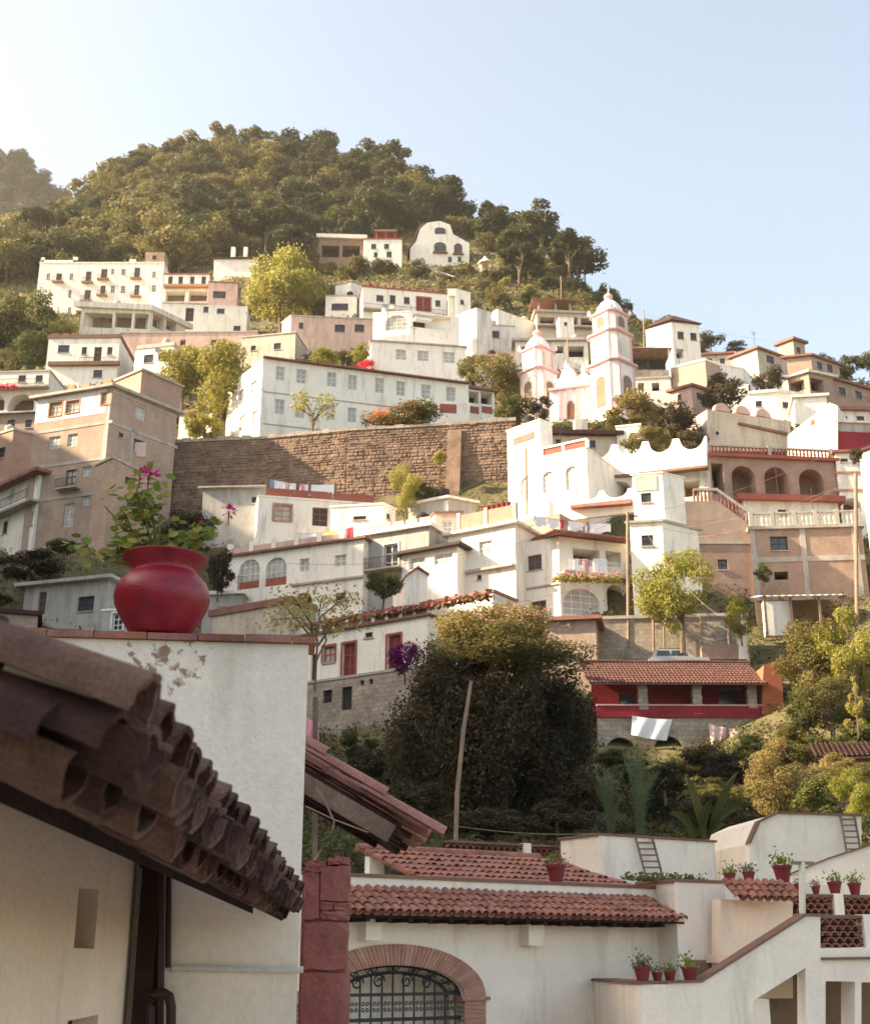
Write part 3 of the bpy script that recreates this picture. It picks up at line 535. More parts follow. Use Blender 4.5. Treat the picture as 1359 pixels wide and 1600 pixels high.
for a, b in ((.40, .48), (.60, .68), (.86, .97)): MB().pbox(pl, L * a, L * b, H['z'] + .25, H['z'] + .95, -.5, -.1).build('parapet_block', 'orange', r)
c_ = MB(); 
pp = pl1.px(217, 700, .25); c_.hexa([(pp.x + a, pp.y + b, pp.z + c) for c in (-.9, .5) for a, b in ((-.7, -.02), (.5, .0), (.5, .05), (-.7, .03))]); tag(c_.build('laundry_cloth', 'cloth_pink'), 'pale cloth hanging from the window of the brick apartment block', 'laundry')
H = house('brick_annex', 'low brick lean-to under a slanted roof against the brick apartment block', [(150, 728), (176, 716), (250, 752)], 1, 100, 800, 'brick_pale', '1k:196,745,204,756', 5, CB)
H = house('arched_balcony_house', 'white house with arched windows and balcony left of the brick apartment block', [(-40, 787), (62, 741)], 1, 108, 836, 'white', '0a:13,760,24,780/41,750,52,778;0k:4,815,12,834/40,801,52,822', 6, ('tile_far', .3, .9), bands=[(0, 'concrete', (-40, 830, 62, 779), .22, .9)])
pl, L = H['planes'][0]; f = MB(); rail(f, pl, .1, L - .1, pl.hit(55, 781)[1], .9, .85); f.build('railing', 'rail', H['root'])
H = house('brick_upper_house', 'half-finished brick house with white side patch behind the arched balcony house', [(-40, 690), (22, 672), (62, 682)], 1, 118, 728, 'brick', '0k:-5,700,8,716', 6, CB)
# church
def church_tower(px, Y, zc, tiers, root):
    # tiers: (half width, y bottom, y top)
    c = at(px, 600, Y); cx, cy = c.x, c.y; yaw = R(42)
    for i, (hw, yb, yt) in enumerate(tiers):
        z0, z1 = at(px, yb, Y).z, at(px, yt, Y).z; ch = hw * .3
        outl = [(hw, -hw + ch), (hw, hw - ch), (hw - ch, hw), (-hw + ch, hw), (-hw, hw - ch), (-hw, -hw + ch), (-hw + ch, -hw), (hw - ch, -hw)]
        rot = lambda x, y: (cx + x * math.cos(yaw) - y * math.sin(yaw), cy + x * math.sin(yaw) + y * math.cos(yaw))
        def ringz(s, z): return [(*rot(x * s, y * s), z) for x, y in outl]
        def loft(rs, name, m):
            mb = MB()
            for a, b in zip(rs, rs[1:]):
                for k in range(8): mb.poly([a[k], a[(k + 1) % 8], b[(k + 1) % 8], b[k]])
            mb.poly(rs[-1]); return mb.build(name, m, root)
        loft([ringz(1, z0), ringz(1, z1 - .3)], 'tower_stage', 'church_white')
        loft([ringz(1.02, z1 - .42), ringz(1.17, z1 - .3), ringz(1.17, z1 - .12), ringz(1.05, z1)], 'cornice', 'church_pink')
        for fx, fy in ((0, -1), (-1, 0)):              # the two faces seen: pilasters and an arched niche
            nx, ny = fx, fy; tx, ty = -ny, nx
            d = Vector(rot(tx, ty)) - Vector((cx, cy)); o = Vector(rot(nx * hw - tx * hw, ny * hw - ty * hw)); pl = Pl(o, d=d)
            if pl.n.dot(Vector(rot(nx, ny)) - Vector((cx, cy))) < 0: pl = Pl(o + d * 2 * hw, d=-d)
            W = 2 * hw
            for a in (ch + .02, W - ch - .3): MB().pbox(pl, a, a + .28, z0, z1 - .42, .002, .09).build('pilaster', 'church_pink', root)
            nw = W * .17; zc0 = z0 + (z1 - z0) * .22; zc1 = z0 + (z1 - z0) * .74; m_ = W / 2
            arc = lambda g: [(m_ - nw - g, zc0 - g), (m_ + nw + g, zc0 - g)] + [(m_ + (nw + g) * math.cos(math.pi * k / 8), zc1 - nw + (nw + g) * math.sin(math.pi * k / 8)) for k in range(9)]
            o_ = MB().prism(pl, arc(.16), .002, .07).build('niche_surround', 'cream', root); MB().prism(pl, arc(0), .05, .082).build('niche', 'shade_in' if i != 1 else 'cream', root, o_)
    hw, yb, yt = tiers[-1]; z1 = at(px, yt, Y).z
    MB().lathe([(hw * 1.0, z1), (hw * .98, z1 + hw * .25), (hw * .85, z1 + hw * .6), (hw * .6, z1 + hw * .95), (hw * .32, z1 + hw * 1.12), (0, z1 + hw * 1.18)], (cx, cy, 0), 16).build('dome', 'church_white', root, smooth=True)
    zt = z1 + hw * 1.1; MB().lathe([(.55, zt), (.6, zt + .15), (.34, zt + .25), (.34, zt + .4), (.55, zt + .6), (.5, zt + .85), (.2, zt + 1.1), (.06, zt + 1.3), (0, zt + 1.3)], (cx, cy, 0), 12).build('finial', 'church_pink', root, smooth=True)
    m = MB(); m.tube([(cx, cy, zt + 1.2), (cx, cy, zt + 2.3)], .05, 4); m.tube([(cx - .35, cy, zt + 1.9), (cx + .35, cy, zt + 1.9)], .05, 4); m.build('cross', 'cream', root)
    for dx, dy in ((-1, -1), (1, -1), (-1, 1), (1, 1)):
        q = rot(dx * hw * 1.02, dy * hw * 1.02); MB().lathe([(.16, z1), (.2, z1 + .3), (.1, z1 + .5), (0, z1 + .8)], (*q, 0), 6).build('urn', 'church_white', root)
ch = thing('church', 'white and pink church with two domed bell towers crowned by crosses', 'church', at(890, 660, 133))
church_tower(957, 132, 0, [(2.05, 665, 573), (1.9, 573, 526), (1.62, 526, 494)], ch)
church_tower(841, 137, 0, [(1.75, 665, 583), (1.5, 583, 549)], ch)
pl = Pl(at(862, 640, 134).xy, yaw=R(-6))
fac = [(858, 660), (858, 608), (866, 606), (868, 596), (874, 590), (878, 578), (884, 574), (887, 567), (890, 574), (896, 578), (900, 590), (906, 585), (912, 578), (916, 584), (922, 588), (930, 596), (930, 660)]
slab(pl, fac, -.9, 0, 'facade', 'church_white', ch)
for x in (872, 882, 898, 914): slab(pl, [(x, 655), (x, 607), (x + 3, 607), (x + 3, 655)], .002, .14, 'pilaster', 'church_pink', ch)
slab(pl, [(856, 612), (856, 608), (932, 598), (932, 602)], .002, .25, 'cornice', 'church_pink', ch)
slab(pl, [(886, 655), (886, 632), (889, 627), (893, 626), (897, 632), (897, 655)], .002, .06, 'door', 'frame_brown', ch)
nv = Pl(at(880, 640, 134).xy, yaw=R(-6)); m = MB(); m.pbox(nv, -1.5, 4.5, at(880, 665, 134).z, at(880, 612, 134).z, -12, -.95); m.build('nave', 'church_white', ch)
for x, y, g in ((868, 594, .22), (884, 571, .2), (911, 577, .25), (899, 588, .2)): q = pl.px(x, y, -.4); MB().lathe([(g, -.2), (g * 1.3, .2), (g * .6, .5), (0, 1.0)], q, 8).build('finial', 'church_pink', ch, smooth=True)
GC += [(*at(841, 650, 140).xy, at(841, 650, 138).z), (*at(957, 650, 134).xy, at(957, 648, 134).z), (*at(890, 655, 131).xy, at(890, 662, 131).z)]
# ---------------------------------------------------------------- rows below the retaining wall
def cloths(name, label, a, b, items, sag=.25, group=None):   # a washing line with its cloths
    r = thing(name, label, 'laundry', a, group); n = 8; P = [a.lerp(b, k / n) - Vector((0, 0, sag * 4 * (k / n) * (1 - k / n))) for k in range(n + 1)]
    MB().tube(P, .012, 4).build('line', 'rail', r)
    for s0, s1, h, m in items:
        mb = MB(); k = 6; pa = [a.lerp(b, s0 + (s1 - s0) * i / k) - Vector((0, 0, sag * 4 * (s0 + (s1 - s0) * i / k) * (1 - (s0 + (s1 - s0) * i / k)))) for i in range(k + 1)]
        rows = 5; off = lambda i, j: Vector((0, (.10 * math.sin(i * 1.7 + j * .6) + .03) * (j / rows), -h * j / rows * (1 + .10 * math.sin(i * .9))))
        for i in range(k):
            for j in range(rows): mb.poly([pa[i] + off(i, j), pa[i] + off(i, j + 1), pa[i + 1] + off(i + 1, j + 1), pa[i + 1] + off(i + 1, j)])
        mb.build('cloth', m, r, smooth=True, weld=True)
    return r
H = house('laundry_house', 'white house with orange-framed window and red roof parapet under a line of washing', [(404, 776), (588, 789)], 0, 100, 832, 'white', '0e:428,789,455,814;0d:488,793,512,822', 6, CW)
pl, L = H['planes'][0]; zz = H['z'] + .15
for a, b in ((.08, .42), (.44, .62), (.66, .98)): MB().pbox(pl, L * a, L * b, zz, zz + .8, -.5, -.3).build('parapet', 'trim_red', H['root'])
for a in (.06, .42, .64): MB().pbox(pl, L * a, L * a + .2, zz, zz + 1.7, -.5, -.3).build('post', 'trim_brown', H['root'])
cloths('washing_line', 'washing line of white sheets above the red roof parapet', pl.P(L * .07, zz + 1.65, -.35), pl.P(L * .65, zz + 1.6, -.35), [(.03, .1, .8, 'cloth_blue'), (.1, .24, .75, 'cloth_white'), (.24, .32, .7, 'cloth_pink'), (.33, .42, 1.1, 'cloth_white'), (.47, .55, .8, 'cloth_magenta'), (.55, .98, .95, 'cloth_white')])
H = house('laundry_house_wing', 'white side wing with a shaded awning right of the orange-framed window', [(517, 793), (600, 788), (618, 797)], 1, 97, 838, 'white', '0k:552,806,572,812;1k:604,802,610,812', 5, CW)
H = house('metal_shed', 'grey corrugated metal shed left of the laundry house', [(318, 764), (410, 762)], 0, 103, 800, 'metal_roof', '0k:393,776,403,786', 4, ('metal_roof', .12, .4), cat='shed')
H = house('arched_window_house', 'white house with two large arched windows and planted roof terrace', [(352, 872), (568, 842)], 1, 91, 945, 'white', '0a:373,874,406,920/415,871,448,915;0c:468,873,483,893/523,867,541,885;0V:460,926,488,950;0k:524,926,540,938', 7, ('trim_brown', .16, .3), bands=[(0, 'concrete', (456, 914, 568, 902), .16, .18)])
pl, L = H['planes'][0]; zz = H['z'] + .16
for k in range(6):
    a = L * (.01 + k * .165); MB().pbox(pl, a, a + .35, zz, zz + .95, -.4, -.05).build('parapet_post', 'white', H['root'])
    if k < 5: MB().pbox(pl, a + .35, a + L * .165, zz, zz + .6, -.3, -.15).build('parapet', 'pink', H['root'])
for x0, x1, y in ((373, 406, 916), (415, 448, 910)):
    a, z = pl.hit(x0, y); b, _ = pl.hit(x1, y); MB().pbox(pl, a + .02, b - .02, z - .35, z + .3, -.15, -.06).build('window_rail', 'trim_red', H['root'])
cloths('terrace_laundry', 'coloured washing drying on the planted roof terrace', pl.P(L * .45, zz + 1.5, -1.2), pl.P(L * .98, zz + 1.5, -1.2), [(.02, .3, .9, 'cloth_white'), (.35, .6, .8, 'cloth_yellow'), (.7, .8, .9, 'cloth_red'), (.8, .95, 1.0, 'cloth_white')])
H = house('side_entry_house', 'low white entrance block with small window at the foot of the arched window house', [(318, 930), (378, 928)], 0, 94, 975, 'grey', '0w:338,948,352,966', 5, ('white', .25, .25))
H = house('flat_roof_house', 'low house with reddish flat parapet in front of the entrance block', [(322, 965), (455, 942)], 1, 90, 1000, 'beige', '', 5, ('tile_far', .5, .15))
H = house('grey_house', 'grey house with white-framed balcony door and black railing', [(567, 838), (670, 822)], 0, 92, 905, 'grey', '0y:600,850,622,892', 6, ('white', .3, .3), bands=[(0, 'concrete', (567, 897, 630, 888), .14, .8)])
pl, L = H['planes'][0]; f = MB(); rail(f, pl, .1, pl.hit(628, 890)[0], pl.hit(598, 893)[1], .95, .75, .12); f.build('railing', 'rail', H['root'])
for k in range(5): MB().pbox(pl, .3 + k * 1.1, 1.2 + k * 1.1, H['z'] + .3, H['z'] + .8, -.3, -.1).build('parapet', 'pink', H['root'])
H = house('pinkish_block', 'square greyish pink block with one pale window above the grey house', [(668, 812), (680, 802), (722, 801)], 1, 95, 862, 'pink', '1c:691,813,707,834', 5, ('trim_brown', .15, .1))
H = house('grey_roof_house', 'grey flat house with white trim behind the greyish pink block', [(638, 790), (700, 778), (742, 786)], 1, 99, 820, 'grey', '', 5, ('white', .2, .2))
H = house('strip_window_house', 'white single-storey wing with two wide windows under a dark sloping eave', [(628, 868), (714, 853)], 1, 88, 935, 'white', '0c:639,870,664,889/678,864,707,881', 5, ('frame_dark', .2, .5))
pl = Pl(at(633, 930, 84).xy, yaw=R(14)); r = thing('gable_shed', 'little bright white gabled shed behind the vine-covered tree', 'shed', at(660, 932, 84)); 
slab(pl, [(633, 945), (633, 902), (652, 889), (668, 899), (668, 945)], -4, 0, 'wall', 'white', r)
m = MB(); q = [pl.hit(x, y) for x, y in ((631, 904), (652, 888), (670, 900))]
for (a, z), (b, y) in zip(q, q[1:]): m.hexa([pl.P(a, z, .2), pl.P(b, y, .2), pl.P(b, y, -4.2), pl.P(a, z, -4.2), pl.P(a, z + .14, .2), pl.P(b, y + .14, .2), pl.P(b, y + .14, -4.2), pl.P(a, z + .14, -4.2)])
m.build('roof', 'tile_far', r)
H = house('cream_corner_house', 'tall sunlit cream house with brick roof parapet and row of red pots', [(700, 838), (804, 818)], 0, 90, 945, 'white', '0c:748,845,769,867;0k:745,898,752,906', 6, ('cream', .2, .35), bands=[(0, 'concrete', (700, 901, 804, 882), .18, .35)])
pl, L = H['planes'][0]; zz = H['z'] + .2
MB().pbox(pl, .8, L - .1, zz, zz + 1.35, -.5, -.25).build('parapet', 'brick', H['root'])
for a in (.6, L * .52, L - .3): MB().pbox(pl, a, a + .3, zz, zz + 1.55, -.55, -.2).build('post', 'concrete', H['root'])
for k in range(6): MB().lathe([(0, 0), (.13, 0), (.2, .32), (.15, .32)], pl.P(L * .5 + k * .42, zz + 1.35, -.38), 8).build('parapet_pot', 'pot_clay', H['root'])
H = house('porch_balcony_house', 'white house with flowered porch balcony and large arched ground-floor openings', [(808, 850), (872, 838), (978, 850)], 1, 87, 968, 'white', '0r:824,867,846,891/829,939,853,960;1o:895,858,936,884/946,862,970,886;1a:879,920,937,962;1A:948,914,974,966', 6, None, bands=[(0, 'concrete', (808, 921, 872, 914), .12, .12), (1, 'concrete', (872, 905, 978, 903), .18, 1.1)])
pl, L = H['planes'][1]; f = MB(); zz = pl.hit(925, 902)[1]; rail(f, pl, .3, L - .1, zz, .9, 1.05); f.build('railing', 'frame_white', H['root'])
m = MB(); 
for k in range(int(L / .3) + 3): a = -1 + k * .3; m.hexa([pl.P(a, H['z'] - .05, 1.3), pl.P(a + .26, H['z'] - .05, 1.3), pl.P(a + .26, H['z'] + .45, -3), pl.P(a, H['z'] + .45, -3), pl.P(a, H['z'] + .05, 1.3), pl.P(a + .26, H['z'] + .05, 1.3), pl.P(a + .26, H['z'] + .55, -3), pl.P(a, H['z'] + .55, -3)])
m.build('roof', 'tile_pink', H['root'])
for x, mm in ((905, 'cloth_magenta'), (921, 'cloth_white'), (928, 'cloth_white'), (934, 'cloth_white'), (890, 'cloth_white')):
    q = pl.px(x, 890, 1.0); MB().hexa([(q.x + a, q.y + b, q.z + c) for c in (-.55, .5) for a, b in ((-.2, -.06), (.2, -.04), (.2, .04), (-.2, .02))]).build('hanging_cloth', mm, H['root'])
cloths('roof_washing', 'washing spread along the roof edge above the flowered porch balcony', pl.P(-2, H['z'] + 1.6, -.6), pl.P(L * .9, H['z'] + 1.7, -.6), [(.05, .2, .7, 'cloth_white'), (.22, .34, .7, 'cloth_white'), (.36, .4, .6, 'cloth_red'), (.45, .62, .7, 'cloth_white'), (.66, .7, .7, 'cloth_blue'), (.72, .95, .7, 'cloth_white')], .15)
H = house('brick_terrace_block', 'sunlit brick terrace block between the pot parapet and the porch roof', [(806, 826), (874, 812)], 0, 92, 850, 'brick_pale', '', 4, ('brick', .5, .05))
# large white house with scalloped terraces
H = house('white_tower_block', 'tall bright white tower block with arched window at the end of the retaining wall', [(792, 675), (843, 657), (862, 664)], 1, 97, 800, 'white', '0a:812,744,831,782', 6, ('white', .15, .08))
pl, L = H['planes'][0]; a, z = pl.hit(802, 686); b, z2 = pl.hit(834, 676); MB().pbox(pl, a, b, z2 - .5, z2 + .1, .002, .05).build('baluster_panel', 'tile_pink', H['root'])
H = house('terrace_house', 'white terrace house with two arched windows and red panelled balustrade beside the tower block', [(843, 716), (916, 700)], 0, 95, 795, 'white', '0a:847,736,866,770/883,728,902,765', 8, ('white', .1, .06))
pl, L = H['planes'][0]
for a, b in ((.05, .45), (.53, .95)): MB().pbox(pl, L * a, L * b, H['z'] + .15, H['z'] + .75, -.3, -.15).build('panel', 'trim_red', H['root'])
MB().pbox(pl, 0, L, H['z'] + .75, H['z'] + .9, -.4, -.05).build('balustrade_cap', 'white', H['root'])
for a in (0, .47, .97): MB().pbox(pl, L * a, L * a + .25, H['z'] + .1, H['z'] + .75, -.35, -.08).build('balustrade_post', 'white', H['root'])
H = house('eave_house', 'beige house under a dark tiled eave with white box chimney above the scalloped terrace', [(848, 680), (962, 682)], 0, 103, 716, 'beige', '0k:868,686,876,694/918,688,930,700', 6, ('tile_old', .35, .6))
pl, L = H['planes'][0]; a = pl.hit(897, 670)[0]; MB().pbox(pl, a, a + 1.1, H['z'] + .3, H['z'] + 1.5, -.7, .3).build('chimney', 'white2', H['root'])
H = house('white_cube_house', 'small white cube beside the chimney, half covered by the hanging creeper', [(962, 668), (1000, 664)], 0, 103, 700, 'white', '', 4, CW)
def scallop(name, label, Y, yaw, x0, x1, yt0, yt1, yb0, yb1, dips, wd, dp, px0, th=.35):
    p = at(px0, yb0, Y); pl = Pl(p.xy, yaw=yaw); r = thing(name, label, 'wall', pl.px((x0 + x1) / 2, max(yb0, yb1)))
    top = []
    n = 90
    for i in range(n + 1):
        x = x0 + (x1 - x0) * i / n; y = yt0 + (yt1 - yt0) * i / n; dd = 0
        for d in dips:
            t = (x - d) / wd
            if abs(t) < 1: dd = max(dd, dp * math.sqrt(max(0, 1 - t * t)) )
        top.append((x, y + dd))
    slab(pl, [(x0, yb0)] + [(x1, yb1)] + top[::-1], -th, 0, 'wall', 'white', r); return pl, r
H = house('recess_house', 'cream recessed storey with orange-framed doorway beneath the scalloped terrace', [(898, 752), (1104, 728)], 1, 95, 800, 'cream', '0o:1067,752,1092,776;0A:945,752,985,775', 8, None)
pl, r = scallop('scalloped_wall', 'bright white terrace wall with deep scalloped top under the hanging creeper', 94, R(-27), 898, 1103, 700, 681, 750, 727, (935, 983, 1031, 1080), 19, 19, 1103)
slab(pl, [(890, 755), (890, 751), (1103, 727), (1103, 731)], -.6, .15, 'ledge', 'trim_brown', r)
pl, r = scallop('lower_scalloped_wall', 'lower white scalloped wall stepping beside the square white block', 91, R(-20), 845, 990, 776, 762, 818, 800, (873, 917, 962), 18, 13, 990)
slab(pl, [(893, 797), (893, 793), (988, 783), (988, 790)], 0, .6, 'awning', 'tile_pink', r)
H = house('square_white_block', 'square white block with lattice panel and small window below the scalloped terrace', [(987, 743), (1034, 739), (1067, 747)], 1, 88, 822, 'white', '0k:1001,770,1017,785', 5, ('white', .1, .06))
pl, L = H['planes'][0]; a, z = pl.hit(992, 745); b, z2 = pl.hit(1026, 765); m = MB(); bars(m, pl, a, b, z2, z, .004, .1, 7, 5, .06); m.build('lattice_panel', 'cream', H['root'])
H = house('white_lower_block', 'white lower storey with small square window beside the yellow-green tree', [(983, 818), (1034, 815), (1090, 829)], 1, 86.5, 968, 'white', '0k:1002,836,1020,853', 5, ('concrete', .16, .15))
# arcade house on the right
H = house('arcade_balcony_house', 'reddish house with three brick arches and balustraded roof terrace', [(1102, 713), (1302, 722)], 0, 97, 790, 'brick', '0O:1112,724,1130,772;0A:1143,728,1179,776/1194,730,1231,778/1248,733,1287,779', 6, ('trim_red', .25, .35))
def balustrade(root, pl, a, b, z, h, n, m='tile_pink', posts=(0, .5, 1), off=-.15):
    MB().pbox(pl, a, b, z + h - .12, z + h, off - .12, off + .12).build('handrail', 'concrete', root)
    me = MB().lathe([(.05, 0), (.09, .08), (.05, .2), (.1, .45), (.06, .7), (.09, .84), (.09, .9)], n=6).mesh('baluster', m)
    for k in range(n):
        a_ = a + (b - a) * (k + .5) / n; place(me, 'baluster', root, Matrix.Translation(pl.P(a_, z, off)) @ Matrix.Diagonal((1, 1, (h - .12) / .9, 1)))
    for t in posts: MB().pbox(pl, a + (b - a) * t - .14, a + (b - a) * t + .14, z, z + h + .1, off - .14, off + .14).build('balustrade_post', 'concrete', root)
pl, L = H['planes'][0]; balustrade(H['root'], pl, .2, L - .1, H['z'] + .25, .85, 34, 'trim_red')
for x in (1136, 1186, 1239, 1294): a, z = pl.hit(x, 778); MB().pbox(pl, a - .22, a + .22, z, H['z'] - 1.3, .003, .1).build('pier', 'brick', H['root'])
H2 = house('arcade_lower_storey', 'white lower storey with red slab under the three brick arches', [(1160, 782), (1308, 786)], 0, 95.5, 830, 'cream', '0k:1215,796,1228,806', 5, ('trim_red', .45, .5))
H = house('brick_house', 'pink brick house with concrete columns and balustraded terrace on top', [(1172, 828), (1345, 823)], 0, 90, 912, 'brick', '0k:1203,838,1230,860;0O:1209,893,1231,906', 7, ('concrete', .25, .2))
pl, L = H['planes'][0]; balustrade(H['root'], pl, .1, L - .1, H['z'] + .25, 1.1, 24, 'cream', (0, .2, .4, .6, .8, 1))
for x in (1176, 1254, 1336): a, z = pl.hit(x, 850); MB().pbox(pl, a - .2, a + .2, H['zb'] - 2, H['z'] - .02, .003, .06).build('column', 'concrete', H['root'])
MB().pbox(pl, 0, L, H['zb'] + 1.6, H['zb'] + 2.0, .003, .05).build('floor_band', 'concrete', H['root'])
H = house('brick_side_house', 'reddish brick wall with blue window between the yellow-green tree and brick house', [(1068, 850), (1174, 850)], 1, 90.5, 915, 'brick', '0k:1121,874,1136,890', 6, CB)
p = at(1174, 800, 90.6); pl = Pl(p.xy, yaw=R(0)); r = thing('stair_wall', 'brown wall with sloping balustraded stair beside the brick house', 'wall', pl.px(1120, 850))
slab(pl, [(1066, 850), (1066, 783), (1120, 783), (1172, 820), (1172, 850)], -.4, 0, 'wall', 'brick_pale', r)
me = MB().lathe([(.08, 0), (.1, .4), (.06, .7), (.1, .95)], n=6).mesh('baluster', 'tile_pink')
for k in range(15): 
    x = 1085 + k * 6; y = 783 if x < 1120 else 783 + (x - 1120) * .71; place(me, 'baluster', r, Matrix.Translation(pl.px(x, y, -.2)))
slab(pl, [(1084, 766), (1084, 762), (1120, 762), (1174, 800), (1174, 805), (1119, 766)], -.35, -.05, 'handrail', 'concrete', r)
pl = Pl(at(1104, 640, 112).xy, yaw=R(24)); r = thing('scallop_top_house', 'long beige wall house topped by pink rounded scallops', 'house', pl.px(1160, 700))
slab(pl, [(1104, 705), (1104, 640), (1234, 658), (1234, 705)], -5, 0, 'wall', 'beige', r)
for x, y in ((1128, 642), (1160, 646), (1192, 651)): 
    a, z = pl.hit(x, y); MB().prism(pl, [(a + .9 * math.cos(math.pi * k / 10), z + .8 * math.sin(math.pi * k / 10)) for k in range(11)], -.4, .05).build('scallop', 'pink', r)
slab(pl, [(1152, 664), (1152, 661), (1228, 677), (1228, 681)], .002, .25, 'ledge', 'trim_brown', r); slab(pl, [(1117, 677), (1120, 673), (1123, 677), (1120, 681)], .002, .02, 'vent', 'dark', r)
p = at(1232, 690, 108); pl = Pl(p.xy, yaw=R(-30)); r = thing('sloping_wall_house', 'sunlit pale wall with steep slanting top right of the scalloped beige wall', 'house', pl.px(1262, 700))
slab(pl, [(1230, 715), (1230, 680), (1295, 629), (1308, 634), (1308, 715)], -4, 0, 'wall', 'cream', r); slab(pl, [(1266, 665), (1266, 657), (1272, 655), (1272, 663)], -.05, .02, 'vent', 'frame_brown', r)
H = house('red_roof_house', 'house with red band wall at the right edge above the arched house', [(1306, 660), (1400, 664)], 0, 106, 712, 'grey', '', 5, ('white2', .2, .2), bands=[(0, 'wall_red', (1306, 690, 1400, 694), 2.0, .06)])
H = house('trimmed_house', 'white house with brown timber trim at the right edge', [(1304, 708), (1400, 706)], 0, 98, 800, 'white', '0A:1316,778,1345,800;0k:1312,716,1324,722', 5, ('tile_far', .2, .3), bands=[(0, 'orange', (1304, 738, 1400, 738), .2, .06), (0, 'orange', (1304, 765, 1400, 766), .2, .06)])
H = house('white_pillar_house', 'narrow sunlit white wall rising at the right edge', [(1341, 708), (1362, 700), (1420, 712)], 1, 82, 925, 'white', '', 5, ('tile_old', .2, .2))
# shed with sheet roof
p = at(1250, 940, 84); r = thing('sheet_roof_shed', 'open shed under a rusty corrugated sheet roof below the brick house', 'shed', at(1250, 962, 84)); pl = Pl(p.xy, yaw=R(-4))
m = MB(); a0 = pl.hit(1184, 935)[0]; b0 = pl.hit(1318, 925)[0]; zl = pl.hit(1250, 934)[1]
for k in range(24): a = a0 + (b0 - a0) * k / 24; b = a + (b0 - a0) / 24; g = .06 if k % 2 else 0; m.hexa([pl.P(a, zl + g, .4), pl.P(b, zl + g, .4), pl.P(b, zl + .9 + g, -3), pl.P(a, zl + .9 + g, -3), pl.P(a, zl + .05 + g, .4), pl.P(b, zl + .05 + g, .4), pl.P(b, zl + .95 + g, -3), pl.P(a, zl + .95 + g, -3)])
m.build('roof', 'metal_roof', r)
for t in (.05, .35, .68, .95): a = a0 + (b0 - a0) * t; MB().pbox(pl, a, a + .15, zl - 2.5, zl + .1, .1, .25).build('post', 'wood_grey', r)
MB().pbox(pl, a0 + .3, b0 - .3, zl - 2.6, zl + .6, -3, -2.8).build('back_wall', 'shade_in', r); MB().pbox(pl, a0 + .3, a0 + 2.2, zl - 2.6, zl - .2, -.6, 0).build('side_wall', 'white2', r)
GC.append((*pl.px(1250, 962).xy, zl - 2.4))
# long white house with red doors
H = house('long_white_house', 'long white house with red-framed doors over a stone basement and flowered terrace', [(440, 1001), (668, 962)], 1, 77, 1122, 'white', '0f:505,1010,523,1035;0x:535,1005,555,1058/605,992,626,1045;0k:570,988,582,996;0d:486,1022,494,1066', 7, ('trim_brown', .14, .2), skirt=1.5, bands=[(0, 'concrete', (440, 1073, 668, 1040), .16, .14)])
pl, L = H['planes'][0]; zz = pl.hit(545, 1060)[1]; mb = MB(); hs = []
for q in ((508, 1079, 522, 1099), (537, 1074, 553, 1110), (566, 1064, 572, 1072), (580, 1062, 586, 1070)):
    cx, cy = (q[0] + q[2]) / 2, (q[1] + q[3]) / 2; hs.append((pl.hit(q[0], cy)[0], pl.hit(q[2], cy)[0], pl.hit(cx, q[3])[1], pl.hit(cx, q[1])[1], False, .2))
ps = Pl(H['ring'][0] + pl.n * .22, d=pl.d); wall_face(mb, ps, L, H['zb'] - 1.5, zz - .1, hs); mb.build('basement', 'stone_pale', H['root'])
for h in hs: MB().pbox(pl, *h[:4], .01, .06).build('basement_opening', 'dark', H['root'])
zt = H['z'] + .14
for k in range(9): 
    a = L * (.2 + k * .09); MB().pbox(pl, a, a + L * .07, zt, zt + .5, -.3, -.1).build('parapet', 'tile_pink', H['root']); MB().pbox(pl, a + L * .07, a + L * .09, zt, zt + .6, -.35, -.05).build('parapet_post', 'white', H['root'])
H = house('upper_terrace_wall', 'white terrace wall with brown cap behind the flowered terrace of the long white house', [(440, 985), (770, 925)], 1, 81, 960, 'white2', '', 3, ('tile_pink', .18, .1), cat='wall')
H = house('brick_wall_house', 'weathered pink brick house with tiled edge between the vine-covered tree and the road', [(846, 972), (930, 968)], 0, 81, 1050, 'brick_pale', '0c:858,1010,876,1030', 6, ('tile_far', .25, .4))
H = house('road_wall', 'brown roadside wall behind the parked car', [(925, 968), (1165, 962)], 0, 83.2, 1018, 'stone_pale', '', 2, CB, cat='wall')
# left gap houses behind the pot
H = house('yard_house', 'grey plastered yard house with purple curtained window behind the red pot', [(40, 918), (170, 905)], 0, 96, 985, 'grey', '0k:122,932,147,955;0d:60,925,72,960;0w:172,952,190,975', 6, ('metal_roof', .25, .6))
H = house('yard_side_house', 'grey-white low house behind the belly of the red pot', [(160, 955), (250, 950)], 0, 92, 1000, 'grey', '0y:176,958,192,985', 5, CW)
H = house('brick_shed', 'brown brick shed with rubble on its roof at the left edge', [(-40, 955), (60, 962)], 0, 91, 1000, 'brick_pale', '', 4, ('tile_old', .3, .3), cat='shed')

